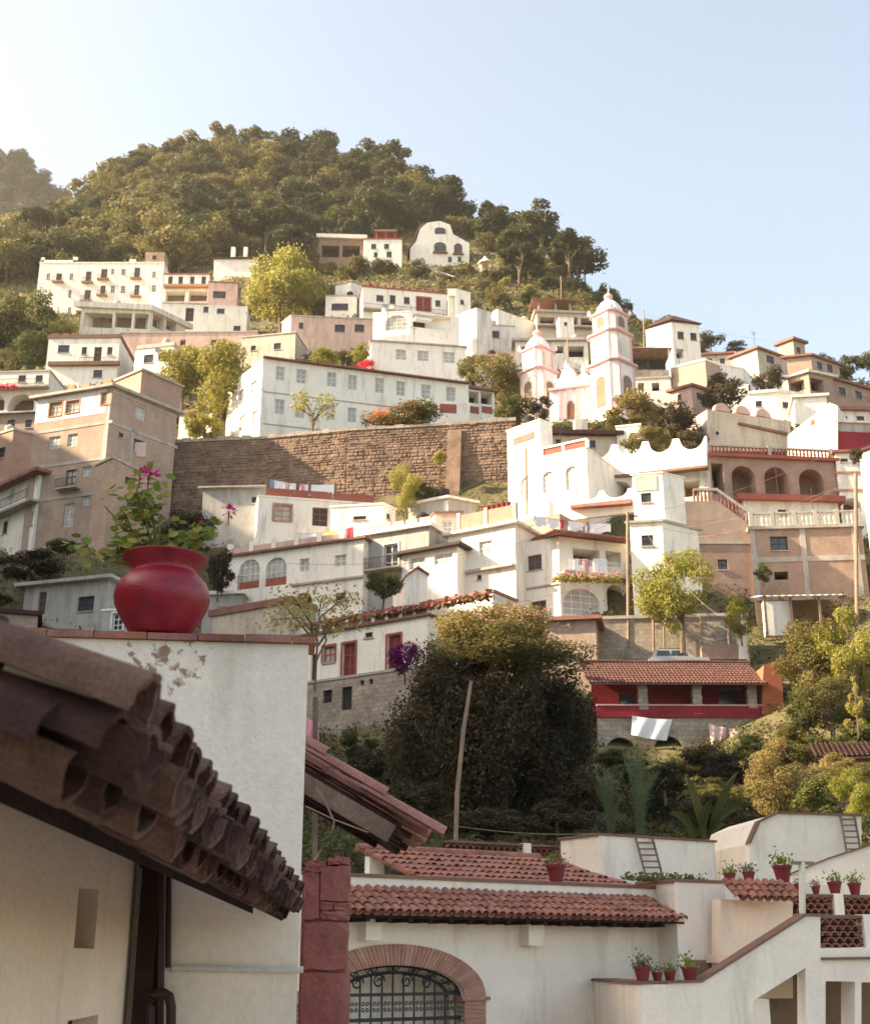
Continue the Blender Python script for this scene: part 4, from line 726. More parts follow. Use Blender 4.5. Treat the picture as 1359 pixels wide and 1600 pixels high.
# ---------------------------------------------------------------- red house below the road
Yh = 76; pl = Pl(at(938, 1110, Yh).xy, yaw=R(1)); r = thing('red_house', 'dark red house with tiled roof, stone porch columns and orange end wall', 'house', pl.px(1060, 1180)); GC.append((*pl.px(1060, 1180).xy, pl.px(1060, 1185).z))
a0, ze = pl.hit(930, 1069); a1 = pl.hit(1191, 1069)[0]; zf = pl.hit(1060, 1119)[1]; zt = pl.hit(1060, 1027)[1]; zg = pl.hit(1060, 1190)[1] - 2
mb = MB(); pb = Pl(pl.o - pl.n * 1.9, d=pl.d); hs = []
for q, arch in (((967, 1082, 993, 1117), 0), ((1123, 1079, 1153, 1119), 0)):
    cx, cy = (q[0] + q[2]) / 2, (q[1] + q[3]) / 2; hs.append((pb.hit(q[0], cy)[0] - a0, pb.hit(q[2], cy)[0] - a0, pb.hit(cx, q[3])[1] + (.02 if arch == 0 else 0), pb.hit(cx, q[1])[1], False, .2))
pw = Pl(pb.o + pb.d * a0, d=pb.d); wall_face(mb, pw, a1 - a0, zf, ze + .6, hs); mb.build('wall', 'wall_red', r)
opening(r, pw, 'k', *hs[0][:4]); o = MB().poly([pw.P(hs[1][0], hs[1][2], -.15), pw.P(hs[1][1], hs[1][2], -.15), pw.P(hs[1][1], hs[1][3], -.15), pw.P(hs[1][0], hs[1][3], -.15)]).build('door', 'glass', r)
MB().pbox(pw, hs[1][0], hs[1][1], hs[1][2], hs[1][2] + .75, -.14, -.08).build('door_leaf', 'door_teal', r, o); MB().pbox(pw, hs[1][0] - .25, hs[1][1] + .25, hs[1][3], hs[1][3] + .2, -.1, .06).build('lintel', 'wood_grey', r, o)
for x0, x1 in ((998, 1012), (1083, 1097), (1169, 1183)):
    a = pl.hit(x0, 1100)[0]; b = pl.hit(x1, 1100)[0]; rr = random.Random(x0); z = zf
    while z < ze + .05:
        h = rr.uniform(.16, .26); s = rr.uniform(-.03, .03); MB().pbox(pl, a + s, b + s, z, min(z + h - .015, ze + .12), -.5, rr.uniform(-.02, .04)).build('column_stone', 'stone_pale', r); z += h
m = MB()                                               # base with two dark arches
mbp = Pl(pl.o + pl.d * a0, d=pl.d); hb = []
for q in ((945, 1152, 993, 1200), (1021, 1150, 1067, 1200)): 
    cx = (q[0] + q[2]) / 2; hb.append((mbp.hit(q[0], 1170)[0], mbp.hit(q[2], 1170)[0], zg + .4, mbp.hit(cx, q[1])[1], True, 1.7))
wall_face(m, mbp, a1 - a0, zg, zf, hb); m.poly([mbp.P(0, zf, 0), mbp.P(a1 - a0, zf, 0), mbp.P(a1 - a0, zf, -2), mbp.P(0, zf, -2)]); m.build('base', 'stone_pale', r)
for h in hb: opening(r, mbp, 'V', *h[:4])
MB().pbox(pl, a0, a1, zf - .1, zf + .12, -.1, .12).build('porch_edge', 'wall_red', r); MB().pbox(pl, a0, a1, zf + .12, zf + .62, -.1, 0.02).build('porch_rail', 'wall_red', r); MB().pbox(pl, a0, a1, zf + .62, zf + .7, -.14, .06).build('rail_cap', 'pink', r)
MB().prism(pl, [pl.hit(x, y) for x, y in ((1190, 1140), (1190, 1066), (1192, 1040), (1206, 1034), (1216, 1048), (1222, 1075), (1222, 1140))], -4.5, .1).build('end_wall', 'wall_orange', r)
m = MB(); n = int((a1 - a0 + .8) / .23); rows = 9
for i in range(n):                                     # tiles under 10 px: rows of barrel tiles joined in one roof
    for j in range(rows):
        t0, t1 = j / rows, (j + 1.15) / rows; jx = random.uniform(-.02, .02)
        f = lambda t, da, dz: pl.P(a0 - .4 + i * .23 + da + jx, ze - .06 + (zt - ze + .5) * t + dz + .05 * (1 - (t - t0) * rows), .45 - 4.2 * t)
        for u0, u1 in ((-.1, -.05), (-.05, .05), (.05, .1)):
            hz = lambda u: .09 * math.sqrt(max(0, 1 - (u / .105) ** 2)); m.poly([f(t0, u0, hz(u0)), f(t0, u1, hz(u1)), f(t1, u1, hz(u1)), f(t1, u0, hz(u0))])
m.hexa([pl.P(a, z, o) for a, z, o in ((a0 - .4, ze - .1, .45), (a1 + .2, ze - .1, .45), (a1 + .2, zt + .45, -3.7), (a0 - .4, zt + .45, -3.7), (a0 - .4, ze - .02, .45), (a1 + .2, ze - .02, .45), (a1 + .2, zt + .5, -3.7), (a0 - .4, zt + .5, -3.7))])
tag(m.build('roof', 'tile_mid', r), None, None, kind='stuff')
MB().tube([pl.P(a0 - .4 + (a1 - a0 + .6) * k / 12, zt + .53 + .03 * math.sin(k), -3.7) for k in range(13)], .13, 8).build('ridge', 'tile_mid', r)
MB().prism(pl, [pl.hit(x, y) for x, y in ((972, 1030), (992, 1019), (1013, 1030))], -7.5, -5.2).build('gable_dormer', 'wall_red', r)
def sheet(name, label, m, q, Y, grp=None):             # hanging cloth with folds
    A, B, C, D = [at(x, y, Y) for x, y in q]; mb = MB(); n = 10
    P = lambda i, j: (A.lerp(B, i / n)).lerp(D.lerp(C, i / n), j / n) + Vector((0, .07 * math.sin(i * 1.3 + j * .25) * (.3 + j / n), -.06 * math.sin(math.pi * i / n)))
    for i in range(n):
        for j in range(n): mb.poly([P(i, j), P(i, j + 1), P(i + 1, j + 1), P(i + 1, j)])
    o = mb.build(name, m, smooth=True, weld=True); o.location = A; o.data.transform(Matrix.Translation(-A)); return tag(o, label, 'laundry', grp)
sheet('white_sheet', 'large white sheet hung from the porch rail of the red house', 'cloth_white', ((987, 1118), (1050, 1124), (1041, 1157), (986, 1148)), 75.6)
sheet('pink_cloth', 'pale pink cloth hung nearer the white sheet of the red house', 'cloth_pink', ((1106, 1130), (1135, 1136), (1131, 1163), (1111, 1165)), 75.5)
sheet('wide_pink_cloth', 'wide pale pink cloth hung near the orange end wall', 'cloth_pink', ((1138, 1137), (1184, 1139), (1180, 1153), (1141, 1155)), 75.4)
# parked car behind the roof
p = at(1057, 1028, 81.2); r = thing('parked_car', 'silver hatchback parked on the road behind the red house roof', 'car', (p.x, p.y, p.z - 1.15)); z = p.z - 1.15
def carprof(name, m, pts, w, zoff=0):
    mb = MB(); n = len(pts); s = [[(p.x + x, p.y + o, z + h) for x, h in pts] for o in (-w, w)]
    mb.poly(s[0]); mb.poly(s[1][::-1])
    for k in range(n): mb.poly([s[0][k], s[1][k], s[1][(k + 1) % n], s[0][(k + 1) % n]])
    return mb.build(name, m, r)
carprof('body', 'car_silver', [(-1.95, .35), (1.95, .35), (2.0, .7), (1.9, .98), (.9, 1.05), (-1.7, 1.08), (-1.98, .9)], .84)
cb = carprof('cabin', 'car_silver', [(-1.72, 1.07), (1.0, 1.05), (.35, 1.5), (-.1, 1.58), (-1.1, 1.58), (-1.5, 1.45)], .72)
for a, b in ((-1.45, -.62), (-.52, .5)): 
    q = [(a, 1.12), (b + .12, 1.12), (b - (.12 if b > 0 else 0), 1.47), (a + .1, 1.47)]; MB().poly([(p.x + x, p.y - .728, z + h) for x, h in q]).build('window', 'glass', r, cb)
for o in (-.6, .6): MB().tube([(p.x - 1.2, p.y + o, z + 1.64), (p.x + .1, p.y + o, z + 1.64)], .03, 5).build('roof_rail', 'rail', r)
for x in (-1.25, 1.25):
    for o in (-.8, .8): MB().tube([(p.x + x, p.y + o - .1, z + .32), (p.x + x, p.y + o + .1, z + .32)], .32, 12).build('wheel', 'iron', r)
GC.append((p.x, p.y, z)); GC.append((p.x - 5, p.y, z)); GC.append((p.x + 4, p.y, z))
for k, (x, yt) in enumerate(((1020, 966), (1036, 968), (1094, 962), (1137, 964))):
    a = at(x, 1022, 82.2); MB_ = MB().tube([a - Vector((0, 0, 1)), at(x, yt, 82.2)], .09, 6); o = MB_.build('fence_post', 'pole'); o.location = a; o.data.transform(Matrix.Translation(-a)); tag(o, 'weathered fence post standing along the road behind the red house', 'post', 'fence posts along the road')
p = at(1160, 1015, 80.4); r = thing('roadside_block', 'low brick gate block with white pier beside the car', 'wall', p); pl = Pl(p.xy, yaw=0)
slab(pl, [(1096, 1030), (1096, 1008), (1152, 1006), (1152, 1030)], -.3, 0, 'wall', 'brick', r); slab(pl, [(1153, 1030), (1153, 993), (1166, 993), (1166, 1030)], -.4, .05, 'pier', 'white', r)
# dark red roof at the right edge
pl = Pl(at(1290, 1200, 62).xy, yaw=R(-10)); r = thing('dark_roof_house', 'house with dark red tiled roof half hidden by shrubs at the right edge', 'house', pl.px(1340, 1240))
q = [pl.hit(x, y) for x, y in ((1275, 1186), (1400, 1196))]; m = MB(); a0, z0 = q[0]; a1 = q[1][0]; ztop = pl.hit(1300, 1153)[1]
for i in range(int((a1 - a0) / .24)):
    for j in range(7):
        f = lambda t, da, dz: pl.P(a0 + i * .24 + da, z0 + (ztop - z0) * t + dz + .05 * (1 - (t * 7 - j)), .4 - 2.2 * t)
        for u0, u1 in ((-.1, -.05), (-.05, .05), (.05, .1)):
            hz = lambda u: .09 * math.sqrt(max(0, 1 - (u / .105) ** 2)); m.poly([f(j / 7, u0, hz(u0)), f(j / 7, u1, hz(u1)), f((j + 1.1) / 7, u1, hz(u1)), f((j + 1.1) / 7, u0, hz(u0))])
m.hexa([pl.P(a, z, o) for z_, in ((0,), (.06,)) for a, z, o in ((a0, z0 - .08 + z_, .4), (a1, z0 - .08 + z_, .4), (a1, ztop - .08 + z_, -1.8), (a0, ztop - .08 + z_, -1.8))]); tag(m.build('roof', 'tile_old', r), None, None, kind='stuff')
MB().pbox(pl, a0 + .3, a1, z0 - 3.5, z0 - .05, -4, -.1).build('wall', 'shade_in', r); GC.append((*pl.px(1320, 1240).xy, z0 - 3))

# ---------------------------------------------------------------- tile roofs and the white buildings across the lane
def tile_mesh(name, m, r0, r1, L, th=.014, n=7, jit=0.0, seed=0):
    mb = MB(); rr = random.Random(seed); ring = lambda r, y: [(r * math.cos(math.pi * k / n), y + (rr.uniform(-jit, jit) if y == 0 else 0), r * math.sin(math.pi * k / n)) for k in range(n + 1)]
    a, b = ring(r0, 0), ring(r1, L); a2 = [(x * (r0 - th) / r0, y, z * (r0 - th) / r0) for x, y, z in a]; b2 = ring(r1 - th, L)
    for k in range(n):
        mb.poly([a[k], b[k], b[k + 1], a[k + 1]]); mb.poly([a2[k], a2[k + 1], b2[k + 1], b2[k]]); mb.poly([a[k], a[k + 1], a2[k + 1], a2[k]]); mb.poly([b[k], b2[k], b2[k + 1], b[k + 1]])
    for k in (0, n): mb.poly([a[k], a2[k], b2[k], b[k]])
    me = mb.mesh(name, m, weld=True); bm_ = bmesh.new(); bm_.from_mesh(me); bmesh.ops.recalc_face_normals(bm_, faces=bm_.faces); bm_.to_mesh(me); bm_.free(); me.polygons.foreach_set('use_smooth', [True] * len(me.polygons)); me.set_sharp_from_angle(angle=R(45)); return me
def tile_roof(root, pl, a0, a1, ze, oe, zt, ot, rows, pitch=.215, mats=('tile',), cut=None, seed=1, name='roof_tile'):
    rr = random.Random(seed); E = pl.P(0, ze, oe); T = pl.P(0, zt, ot); D = T - E; Ls = D.length; D.normalize(); X = Vector((pl.d.x, pl.d.y, 0)); Nn = X.cross(D)
    rl = Ls / rows; mes = [tile_mesh('roof_tile', mm, .098, .08, rl * 1.2, seed=k) for k, mm in enumerate(mats)]
    n = int((a1 - a0) / pitch); pan = MB()
    for i in range(n + 1):
        a = a0 + i * pitch
        for j in range(rows):
            if cut and not cut(a, (j + .5) / rows): continue
            y = D.lerp(-Nn, .0); ang = rr.gauss(0, .025); Xr = (X * math.cos(ang) + D * math.sin(ang)); Dr = (D - Nn * .055 * 1.2).normalized(); Nr = Xr.cross(Dr).normalized(); Dr = Nr.cross(Xr)
            o = E + X * (a + rr.gauss(0, .008)) + D * (rl * j + rr.gauss(0, .012)) + Nn * (.055 + rr.gauss(0, .005))
            Mx = Matrix(((Xr.x, Dr.x, Nr.x, o.x), (Xr.y, Dr.y, Nr.y, o.y), (Xr.z, Dr.z, Nr.z, o.z), (0, 0, 0, 1)))
            place(rr.choice(mes), name, root, Mx)
        for k in range(4):
            if cut and not cut(a + pitch / 2, .5): continue
            c0, c1 = math.pi * (1 + k / 4), math.pi * (1 + (k + 1) / 4); g = lambda c, t: E + X * (a + pitch / 2 + .1 * math.cos(c)) + Nn * (.09 + .085 * math.sin(c)) + D * t
            pan.poly([g(c0, -.04), g(c1, -.04), g(c1, Ls), g(c0, Ls)])
    tag(pan.build('pan_tiles', mats[0], root), None, None, kind='stuff')
BP = Pl(at(546, 1500, 27).xy, yaw=R(35)); Zg = -5.0
bw = thing('arched_gate_house', 'white house with brick-arched iron gate under a red tiled eave', 'house', (BP.P(4, 0).x, BP.P(4, 0).y, Zg))
ac, zsp = BP.hit(618.5, 1558); zap = BP.hit(618.5, 1508)[1]; ai = BP.hit(724, 1558)[0] - ac; aL = BP.hit(470, 1500)[0]; aR = BP.hit(1075, 1440)[0]; zcap = BP.hit(700, 1376)[1]; zot = BP.hit(618.5, 1475)[1]; ao = BP.hit(757, 1558)[0] - ac
n = 24; arc = [(ac + ai * math.cos(math.pi * k / n), zsp + (zap - zsp) * math.sin(math.pi * k / n)) for k in range(n + 1)]
BP2 = BP
MB().prism(BP, [(aL, Zg), (aL, zcap), (aR, zcap), (aR, Zg), (ac + ai, Zg)] + arc + [(ac - ai, Zg)], -.5, 0).build('wall', 'plaster_near', bw)
MB().pbox(BP, aL, aR, zcap + .003, zcap + .07, -.55, .05).build('wall_cap', 'trim_brown', bw)
rb = random.Random(5); nb = 64                          # arch of thin bricks set on edge
for k in range(nb):
    t0, t1 = math.pi * (k + .06) / nb, math.pi * (k + .94) / nb; g = rb.uniform(0, .012)
    q = [(ac + x * math.cos(t), zsp + y * math.sin(t)) for (x, y), t in (((ai, zap - zsp), t0), ((ao, zot - zsp), t0), ((ao, zot - zsp), t1), ((ai, zap - zsp), t1))]
    MB().prism(BP, q, -.25, .035 + g).build('arch_brick', rb.choice(('arch_brick', 'arch_brick', 'arch_brick_pale')), bw)
for sx in (-1, 1):
    for k in range(14):
        z = zsp - .02 - k * .085; e = .09 if k == 0 else 0; a = ac + sx * (ai + ao) / 2; hw = (ao - ai) / 2 + e; MB().pbox(BP, a - hw, a + hw, z - .073, z, -.25, .04 + (.05 if k == 0 else rb.uniform(0, .01))).build('jamb_brick', 'arch_brick', bw)
gt = thing('iron_gate', 'black wrought-iron gate with scrolls filling the brick arch', 'gate', BP.P(ac, Zg, -.1)); off = -.12
zh = BP.hit(618.5, 1554)[1]
el = lambda t, s: (ac + ai * s * math.cos(t), zsp + (zap - zsp) * s * math.sin(t) - (1 - s) * .1)
for s in (.985, .80): MB().tube([BP.P(*el(math.pi * k / 28, s), off) for k in range(29)], .035, 6).build('arch_bar', 'iron', gt)
for k in range(9):
    t = math.pi * (k + .5) / 9; MB().tube([BP.P(*el(t, .8), off), BP.P(*el(t, .985), off)], .022, 5).build('spoke', 'iron', gt)
    c = el(t, .892)
    for sg in (-1, 1): MB().tube([BP.P(c[0] + sg * .085 + .07 * math.cos(q * .7) * (1 - q / 14), c[1] + .07 * math.sin(q * .7) * (1 - q / 14), off) for q in range(12)], .013, 4).build('scroll', 'iron', gt)
MB().pbox(BP, ac - ai, ac + ai, zh - .03, zh + .03, off - .03, off + .03).build('cross_bar', 'iron', gt); zl = BP.hit(618.5, 1592)[1]; MB().pbox(BP, ac - ai, ac + ai, zl - .05, zl + .02, off - .03, off + .03).build('cross_bar', 'iron', gt)
nbar = 13
for k in range(nbar):
    a = ac - ai + 2 * ai * (k + .5) / nbar; top = zsp + (zap - zsp) * .8 * math.sqrt(max(0, 1 - min(1, ((a - ac) / (ai * .8)) ** 2))) - .02
    if k % 2 == 0 or top < zh: top = max(zh, min(top, zh + .0) if k % 2 else top)
    MB().tube([BP.P(a, Zg + .1, off), BP.P(a, max(top, zh), off)], .02, 5).build('bar', 'iron', gt)
    zc = (zh + zl) / 2
    if k == nbar - 1: continue
    for sg in (-1, 1):
        for sz in (-1, 1): MB().tube([BP.P(a + ai / nbar * .95 + sg * .05 + .045 * math.cos(q * .75) * (1 - q / 13), zc + sz * .05 + .045 * math.sin(q * .75 * sz) * (1 - q / 13), off) for q in range(10)], .012, 4).build('scroll', 'iron', gt)
for sg in (-1, 1):
    for q_ in (.2, .5): 
        m = MB(); c = (ac + sg * ai * q_, zh + .27 - q_ * .1); m.tube([BP.P(c[0] + .15 * math.cos(q * .6) * (1 - q / 20), c[1] + .15 * math.sin(q * .6) * (1 - q / 20), off) for q in range(17)], .018, 4); m.build('scroll', 'iron', gt)
MB().pbox(BP, ac - ai - .3, ac + ai + .3, Zg, zap + .2, -2.6, -2.5).build('porch_back', 'plaster_cream', bw); MB().pbox(BP, ac - ai - .3, ac + ai + .3, zap + .1, zap + .25, -2.5, -.51).build('porch_ceiling', 'plaster_cream', bw)
zE = BP.hit(700, 1434)[1]; zT = BP.hit(700, 1396)[1]; aE = BP.hit(1040, 1440)[0]
tile_roof(bw, BP, aL + .2, aE, zE, .85, zT, .02, 4, mats=('tile', 'tile_pink', 'tile'), cut=lambda a, t: a < aE - .15 - .55 * t)
MB().pbox(BP, aL, aE - .2, zE - .05, zE - .005, .1, .8).build('eave_board', 'wood', bw)
for k in range(int((aE - aL) / .5)): MB().pbox(BP, aL + k * .5, aL + k * .5 + .09, zE - .13, zE - .05, .0, .78).build('rafter', 'wood', bw)
for x0, x1, y0, y1 in ((559, 583, 1440, 1470), (811, 836, 1448, 1478)): 
    a, z = BP.hit(x0, y0); b, z2 = BP.hit(x1, y1); MB().pbox(BP, a, b, z2, z + .05, .002, .32).build('corbel', 'plaster_near', bw)
# upper roof behind the band
UP = Pl((BP.o - BP.n * .9), d=BP.d); zUE = UP.hit(760, 1385)[1]; zUT = Pl((BP.o - BP.n * 3.2), d=BP.d).hit(760, 1340)[1]; b0 = UP.hit(655, 1360)[0]; b1 = UP.hit(1012, 1380)[0]
ur = thing('upper_roof', 'shallow red tiled roof with hipped ends behind the white parapet band', 'roof', UP.P((b0 + b1) / 2, zUE))
tile_roof(ur, UP, b0, b1, zUE, 0, zUT, -2.6, 6, mats=('tile', 'tile_pink'), cut=lambda a, t: b0 + .1 < a < b1 - 1.3 * t, seed=4)
MB().tube([UP.P(b0 + (b1 - b0 - 1.3) * k / 10, zUT + .1, -2.6) for k in range(11)], .1, 8).build('ridge', 'tile', ur)
MB().prism(UP, [(b0 + .15, zUE - .35), (b0 + .15, zUT + .02), (b0 + 2.0, zUE - .3)], -2.5, -2.4).build('gable_infill', 'grey', ur)
MB().pbox(UP, b0 + .1, b0 + .5, zUE - .6, zUT - .12, -2.4, -2.2).build('post', 'white', ur)
MB().pbox(UP, b0 - 2.5, b1 + 1.0, zUE - 3, zUE - .12, -3.2, -.3).build('wall', 'white', ur)
def block(root, name, m, cp, Y, yaw, lx, rx, zb, back=None):   # a box by its near corner and the two picture columns where its sides end
    c = at(*cp, Y); pr_ = Pl(c.xy, yaw=yaw); Rr = pr_.hit(rx, cp[1])[0]; dl = Vector((-math.sin(yaw), math.cos(yaw))); ql = Pl(c.xy, d=dl); Ll = ql.hit(lx, cp[1])[0] if lx is not None else back
    if Ll < 0 or Ll > 15: print('block', name, 'L', Ll); Ll = back or 3
    m_ = MB().pbox(pr_, 0, Rr, zb, c.z, -Ll, 0); m_.build(name, m, root); print('block', name, round(Rr, 1), round(Ll, 1)); return pr_, Rr, Ll, c.z
t = thing('stair_tower', 'white square block rising beside the end of the tiled eave', 'house', at(1053, 1600, 31.2)); p_, Rr, Ll, zc = block(t, 'wall', 'plaster_near', (1053, 1378), 31.2, R(28), 996, 1131, Zg); MB().pbox(p_, -.06, Rr + .04, zc + .003, zc + .07, -Ll - .05, .05).build('cap', 'trim_brown', t)
t = thing('roof_box', 'white rooftop box with wooden ladder leaning on it', 'rooftop room', at(935, 1380, 36)); pA, RA, LA, zA = block(t, 'wall', 'plaster_near', (935, 1305), 36, R(32), 875, 1115, -1.5, 3); MB().pbox(pA, -.06, RA + .05, zA + .003, zA + .06, -LA - .05, .06).build('cap', 'trim_brown', t)
pB = Pl(at(1240, 1300, 38).xy, yaw=R(8)); t = thing('hipped_box', 'white rooftop block with slanted left side and narrow brown cap', 'rooftop room', pB.px(1250, 1385)); MB().prism(pB, [pB.hit(x, y) for x, y in ((1170, 1400), (1170, 1318), (1185, 1284), (1214, 1271), (1345, 1275), (1345, 1400))], -4, 0).build('wall', 'plaster_near', t)
MB().prism(pB, [pB.hit(x, y) for x, y in ((1168, 1318), (1183, 1283), (1214, 1268), (1347, 1272), (1347, 1275), (1214, 1271), (1186, 1285), (1171, 1318))], -.25, .08).build('cap', 'trim_brown', t)
pC = Pl(at(1300, 1350, 34.5).xy, yaw=R(-6)); t = thing('side_gable_wall', 'white slanted wall rising towards the right edge', 'wall', pC.px(1330, 1400)); MB().prism(pC, [pC.hit(x, y) for x, y in ((1236, 1420), (1236, 1366), (1293, 1343), (1400, 1308), (1400, 1420))], -.4, 0).build('wall', 'plaster_near', t)
MB().prism(pC, [pC.hit(x, y) for x, y in ((1234, 1367), (1234, 1364), (1293, 1340), (1400, 1305), (1400, 1308), (1293, 1343))], -.45, .05).build('cap', 'trim_brown', t)
def ladder(label, pl, xb, yb, xt, yt, wpx, off):
    r = thing('ladder', label, 'ladder', pl.px(xb, yb, off + .3)); A, B = pl.px(xb, yb, off + .35), pl.px(xt, yt, off + .06); W = pl.px(xb + wpx, yb, off + .35) - A
    for q in (0, 1): MB().tube([A + W * q, B + W * q], .035, 5).build('rail', 'wood_grey', r)
    for k in range(6): u = (k + .6) / 6.3; MB().tube([A.lerp(B, u) - W * .06, A.lerp(B, u) + W * 1.06], .025, 5).build('rung', 'wood_grey', r)
ladder('grey wooden ladder against the white rooftop box', pA, 996, 1372, 991, 1310, 26, .0); ladder('dark wooden ladder against the slanted white rooftop block', pB, 1314, 1334, 1311, 1274, 22, .0)
# lattice screens of half-round tiles
def screen(label, pl, x0, y0, x1, y1, posts=()):
    a0, z1 = pl.hit(x0, y0); a1, z0 = pl.hit(x1, (y0 + y1) / 2)[0], pl.hit((x0 + x1) / 2, y1)[1]; z1 = pl.hit((x0 + x1) / 2, y0)[1]
    r = thing('lattice_screen', label, 'railing', pl.P((a0 + a1) / 2, z0)); me = tile_mesh('screen_tile', 'tile', .10, .10, .16, .022, 6); w_, h_ = .205, .118
    nr = max(2, int((z1 - z0) / h_)); nc = int((a1 - a0) / w_); X = Vector((pl.d.x, pl.d.y, 0)); Yv = Vector((-pl.n.x, -pl.n.y, 0))
    for j in range(nr):
        for i in range(nc):
            a = a0 + w_ * (i + (.5 if j % 2 == 0 else 1.0)); o = pl.P(a, z0 + h_ * j, .0)
            if a > a1 - .05: continue
            place(me, 'screen_tile', r, Matrix(((X.x, Yv.x, 0, o.x), (X.y, Yv.y, 0, o.y), (0, 0, 1, o.z), (0, 0, 0, 1))))
    MB().pbox(pl, a0, a1, z0 - .1, z0 - .002, -.18, .05).build('sill', 'plaster_near', r); MB().pbox(pl, a0, a1, z0 + nr * h_, z0 + nr * h_ + .06, -.18, .05).build('cap', 'trim_brown', r)
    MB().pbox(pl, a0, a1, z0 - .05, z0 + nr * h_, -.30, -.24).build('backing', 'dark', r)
    for x in posts: a = pl.hit(x, y1)[0]; MB().pbox(pl, a - .13, a + .13, z0 - .1, z0 + nr * h_ + .08, -.2, .07).build('post', 'plaster_near', r)
    return pl, a0, a1, z0 + nr * h_ + .06
SP = Pl(at(1001, 1540, 26.5).xy, yaw=R(18))
stw = thing('outer_stair', 'white outside staircase wall with brown tile cap rising to the terrace', 'staircase', SP.px(1120, 1700))
MB().prism(SP, [SP.hit(x, y) for x, y in ((1001, 1720), (1001, 1538), (1095, 1535), (1257, 1431), (1281, 1432), (1281, 1720), (1258, 1720), (1258, 1512), (1176, 1564), (1176, 1720))], -.3, 0).build('wall', 'plaster_near', stw)
MB().prism(SP, [SP.hit(x, y) for x, y in ((999, 1538), (999, 1534), (1094, 1531), (1257, 1427), (1283, 1428), (1283, 1432), (1258, 1431), (1095, 1535))], -.33, .05).build('cap', 'trim_brown', stw)
a_, z_ = SP.hit(926, 1541); cc = SP.P(0, 0); zl_ = SP.hit(1001, 1538)[1]; lp = SP.o; bk = Vector((BP.hit(926, 1541)[0], 0)); q2 = BP.P(BP.hit(926, 1541)[0], 0, .0).xy; ql = Pl(q2, d=lp - q2); Lq = (lp - q2).length
MB().pbox(ql, 0, Lq - .01, Zg, zl_ - .004, -.5, 0).build('side_wall', 'plaster_near', stw); MB().pbox(ql, 0, Lq - .05, zl_, zl_ + .06, -.55, .04).build('side_cap', 'trim_brown', stw)
MB().hexa([(*p, z) for z in (Zg, zl_ - .3) for p in (SP.P(.1, 0, -.31).xy, SP.P(3, 0, -.31).xy, SP.P(3, 0, -3).xy, q2 + (lp - q2) * .1 + SP.d * .5)]).build('landing', 'plaster_near', stw)
rt = thing('terrace_building', 'white terrace building with open ground floor beside the outside staircase', 'building', SP.px(1320, 1700))
MB().prism(SP, [SP.hit(x, y) for x, y in ((1282, 1720), (1282, 1482), (1420, 1478), (1420, 1535), (1346, 1535), (1346, 1720), (1336, 1720), (1336, 1534), (1290, 1533), (1290, 1720))], -.5, -.02).build('wall', 'plaster_near', rt)
MB().prism(SP, [SP.hit(x, y) for x, y in ((1282, 1500), (1282, 1496), (1420, 1494), (1420, 1498))], .0, .06).build('ledge', 'trim_brown', rt)
MB().pbox(SP, 3, 9, Zg, SP.hit(1300, 1500)[1], -4.2, -4).build('back_wall', 'shade_in', rt); MB().pbox(SP, 2.0, 3.6, Zg, SP.hit(1220, 1535)[1], -3.4, -3.2).build('inner_wall', 'orange', rt); MB().pbox(SP, 3.7, 9, SP.hit(1300, 1505)[1], SP.hit(1300, 1490)[1], -4.2, -.52).build('ceiling', 'plaster_cream', rt)  # back wall coloured as interior shade, orange inner wall as the lit spot
s1 = screen('dark red half-round tile screen above the open ground floor', Pl(SP.o - SP.n * .15, d=SP.d), 1282, 1434, 1400, 1481, (1358,))
P2 = Pl(SP.o - SP.n * 3.5, d=SP.d); s2 = screen('red half-round tile screen carrying potted plants behind the stair top', P2, 1236, 1400, 1400, 1434, (1310,))
t = thing('terrace_wall', 'cream wall under a little tiled roof between stair and square block', 'wall', P2.px(1180, 1500)); MB().prism(P2, [P2.hit(x, y) for x, y in ((1125, 1560), (1125, 1405), (1207, 1408), (1207, 1383), (1238, 1382), (1238, 1560))], -.4, 0).build('wall', 'plaster_cream', t)
rz0, rz1 = P2.hit(1180, 1409)[1], P2.hit(1180, 1381)[1]; tile_roof(t, P2, P2.hit(1131, 1400)[0], P2.hit(1228, 1400)[0], rz0, .6, rz1, .05, 3, seed=8, mats=('tile',))
P3 = Pl(at(790, 1330, 37).xy, yaw=R(30)); screen('dark red tile screen along the roof terrace behind the upper roof', P3, 700, 1318, 880, 1341, (822,))
# light post with crossbar
p = SP.px(1270, 1428, -.4); r = thing('wooden_post', 'pale wooden post with crossbar at the head of the stairs', 'post', p); MB().tube([p, SP.px(1269, 1345, -.4)], .07, 8).build('post', 'cream', r); MB().pbox(SP, SP.hit(1253, 1345)[0], SP.hit(1287, 1347)[0], SP.hit(1270, 1349)[1], SP.hit(1270, 1344)[1], -.45, -.35).build('crossbar', 'wood_grey', r)

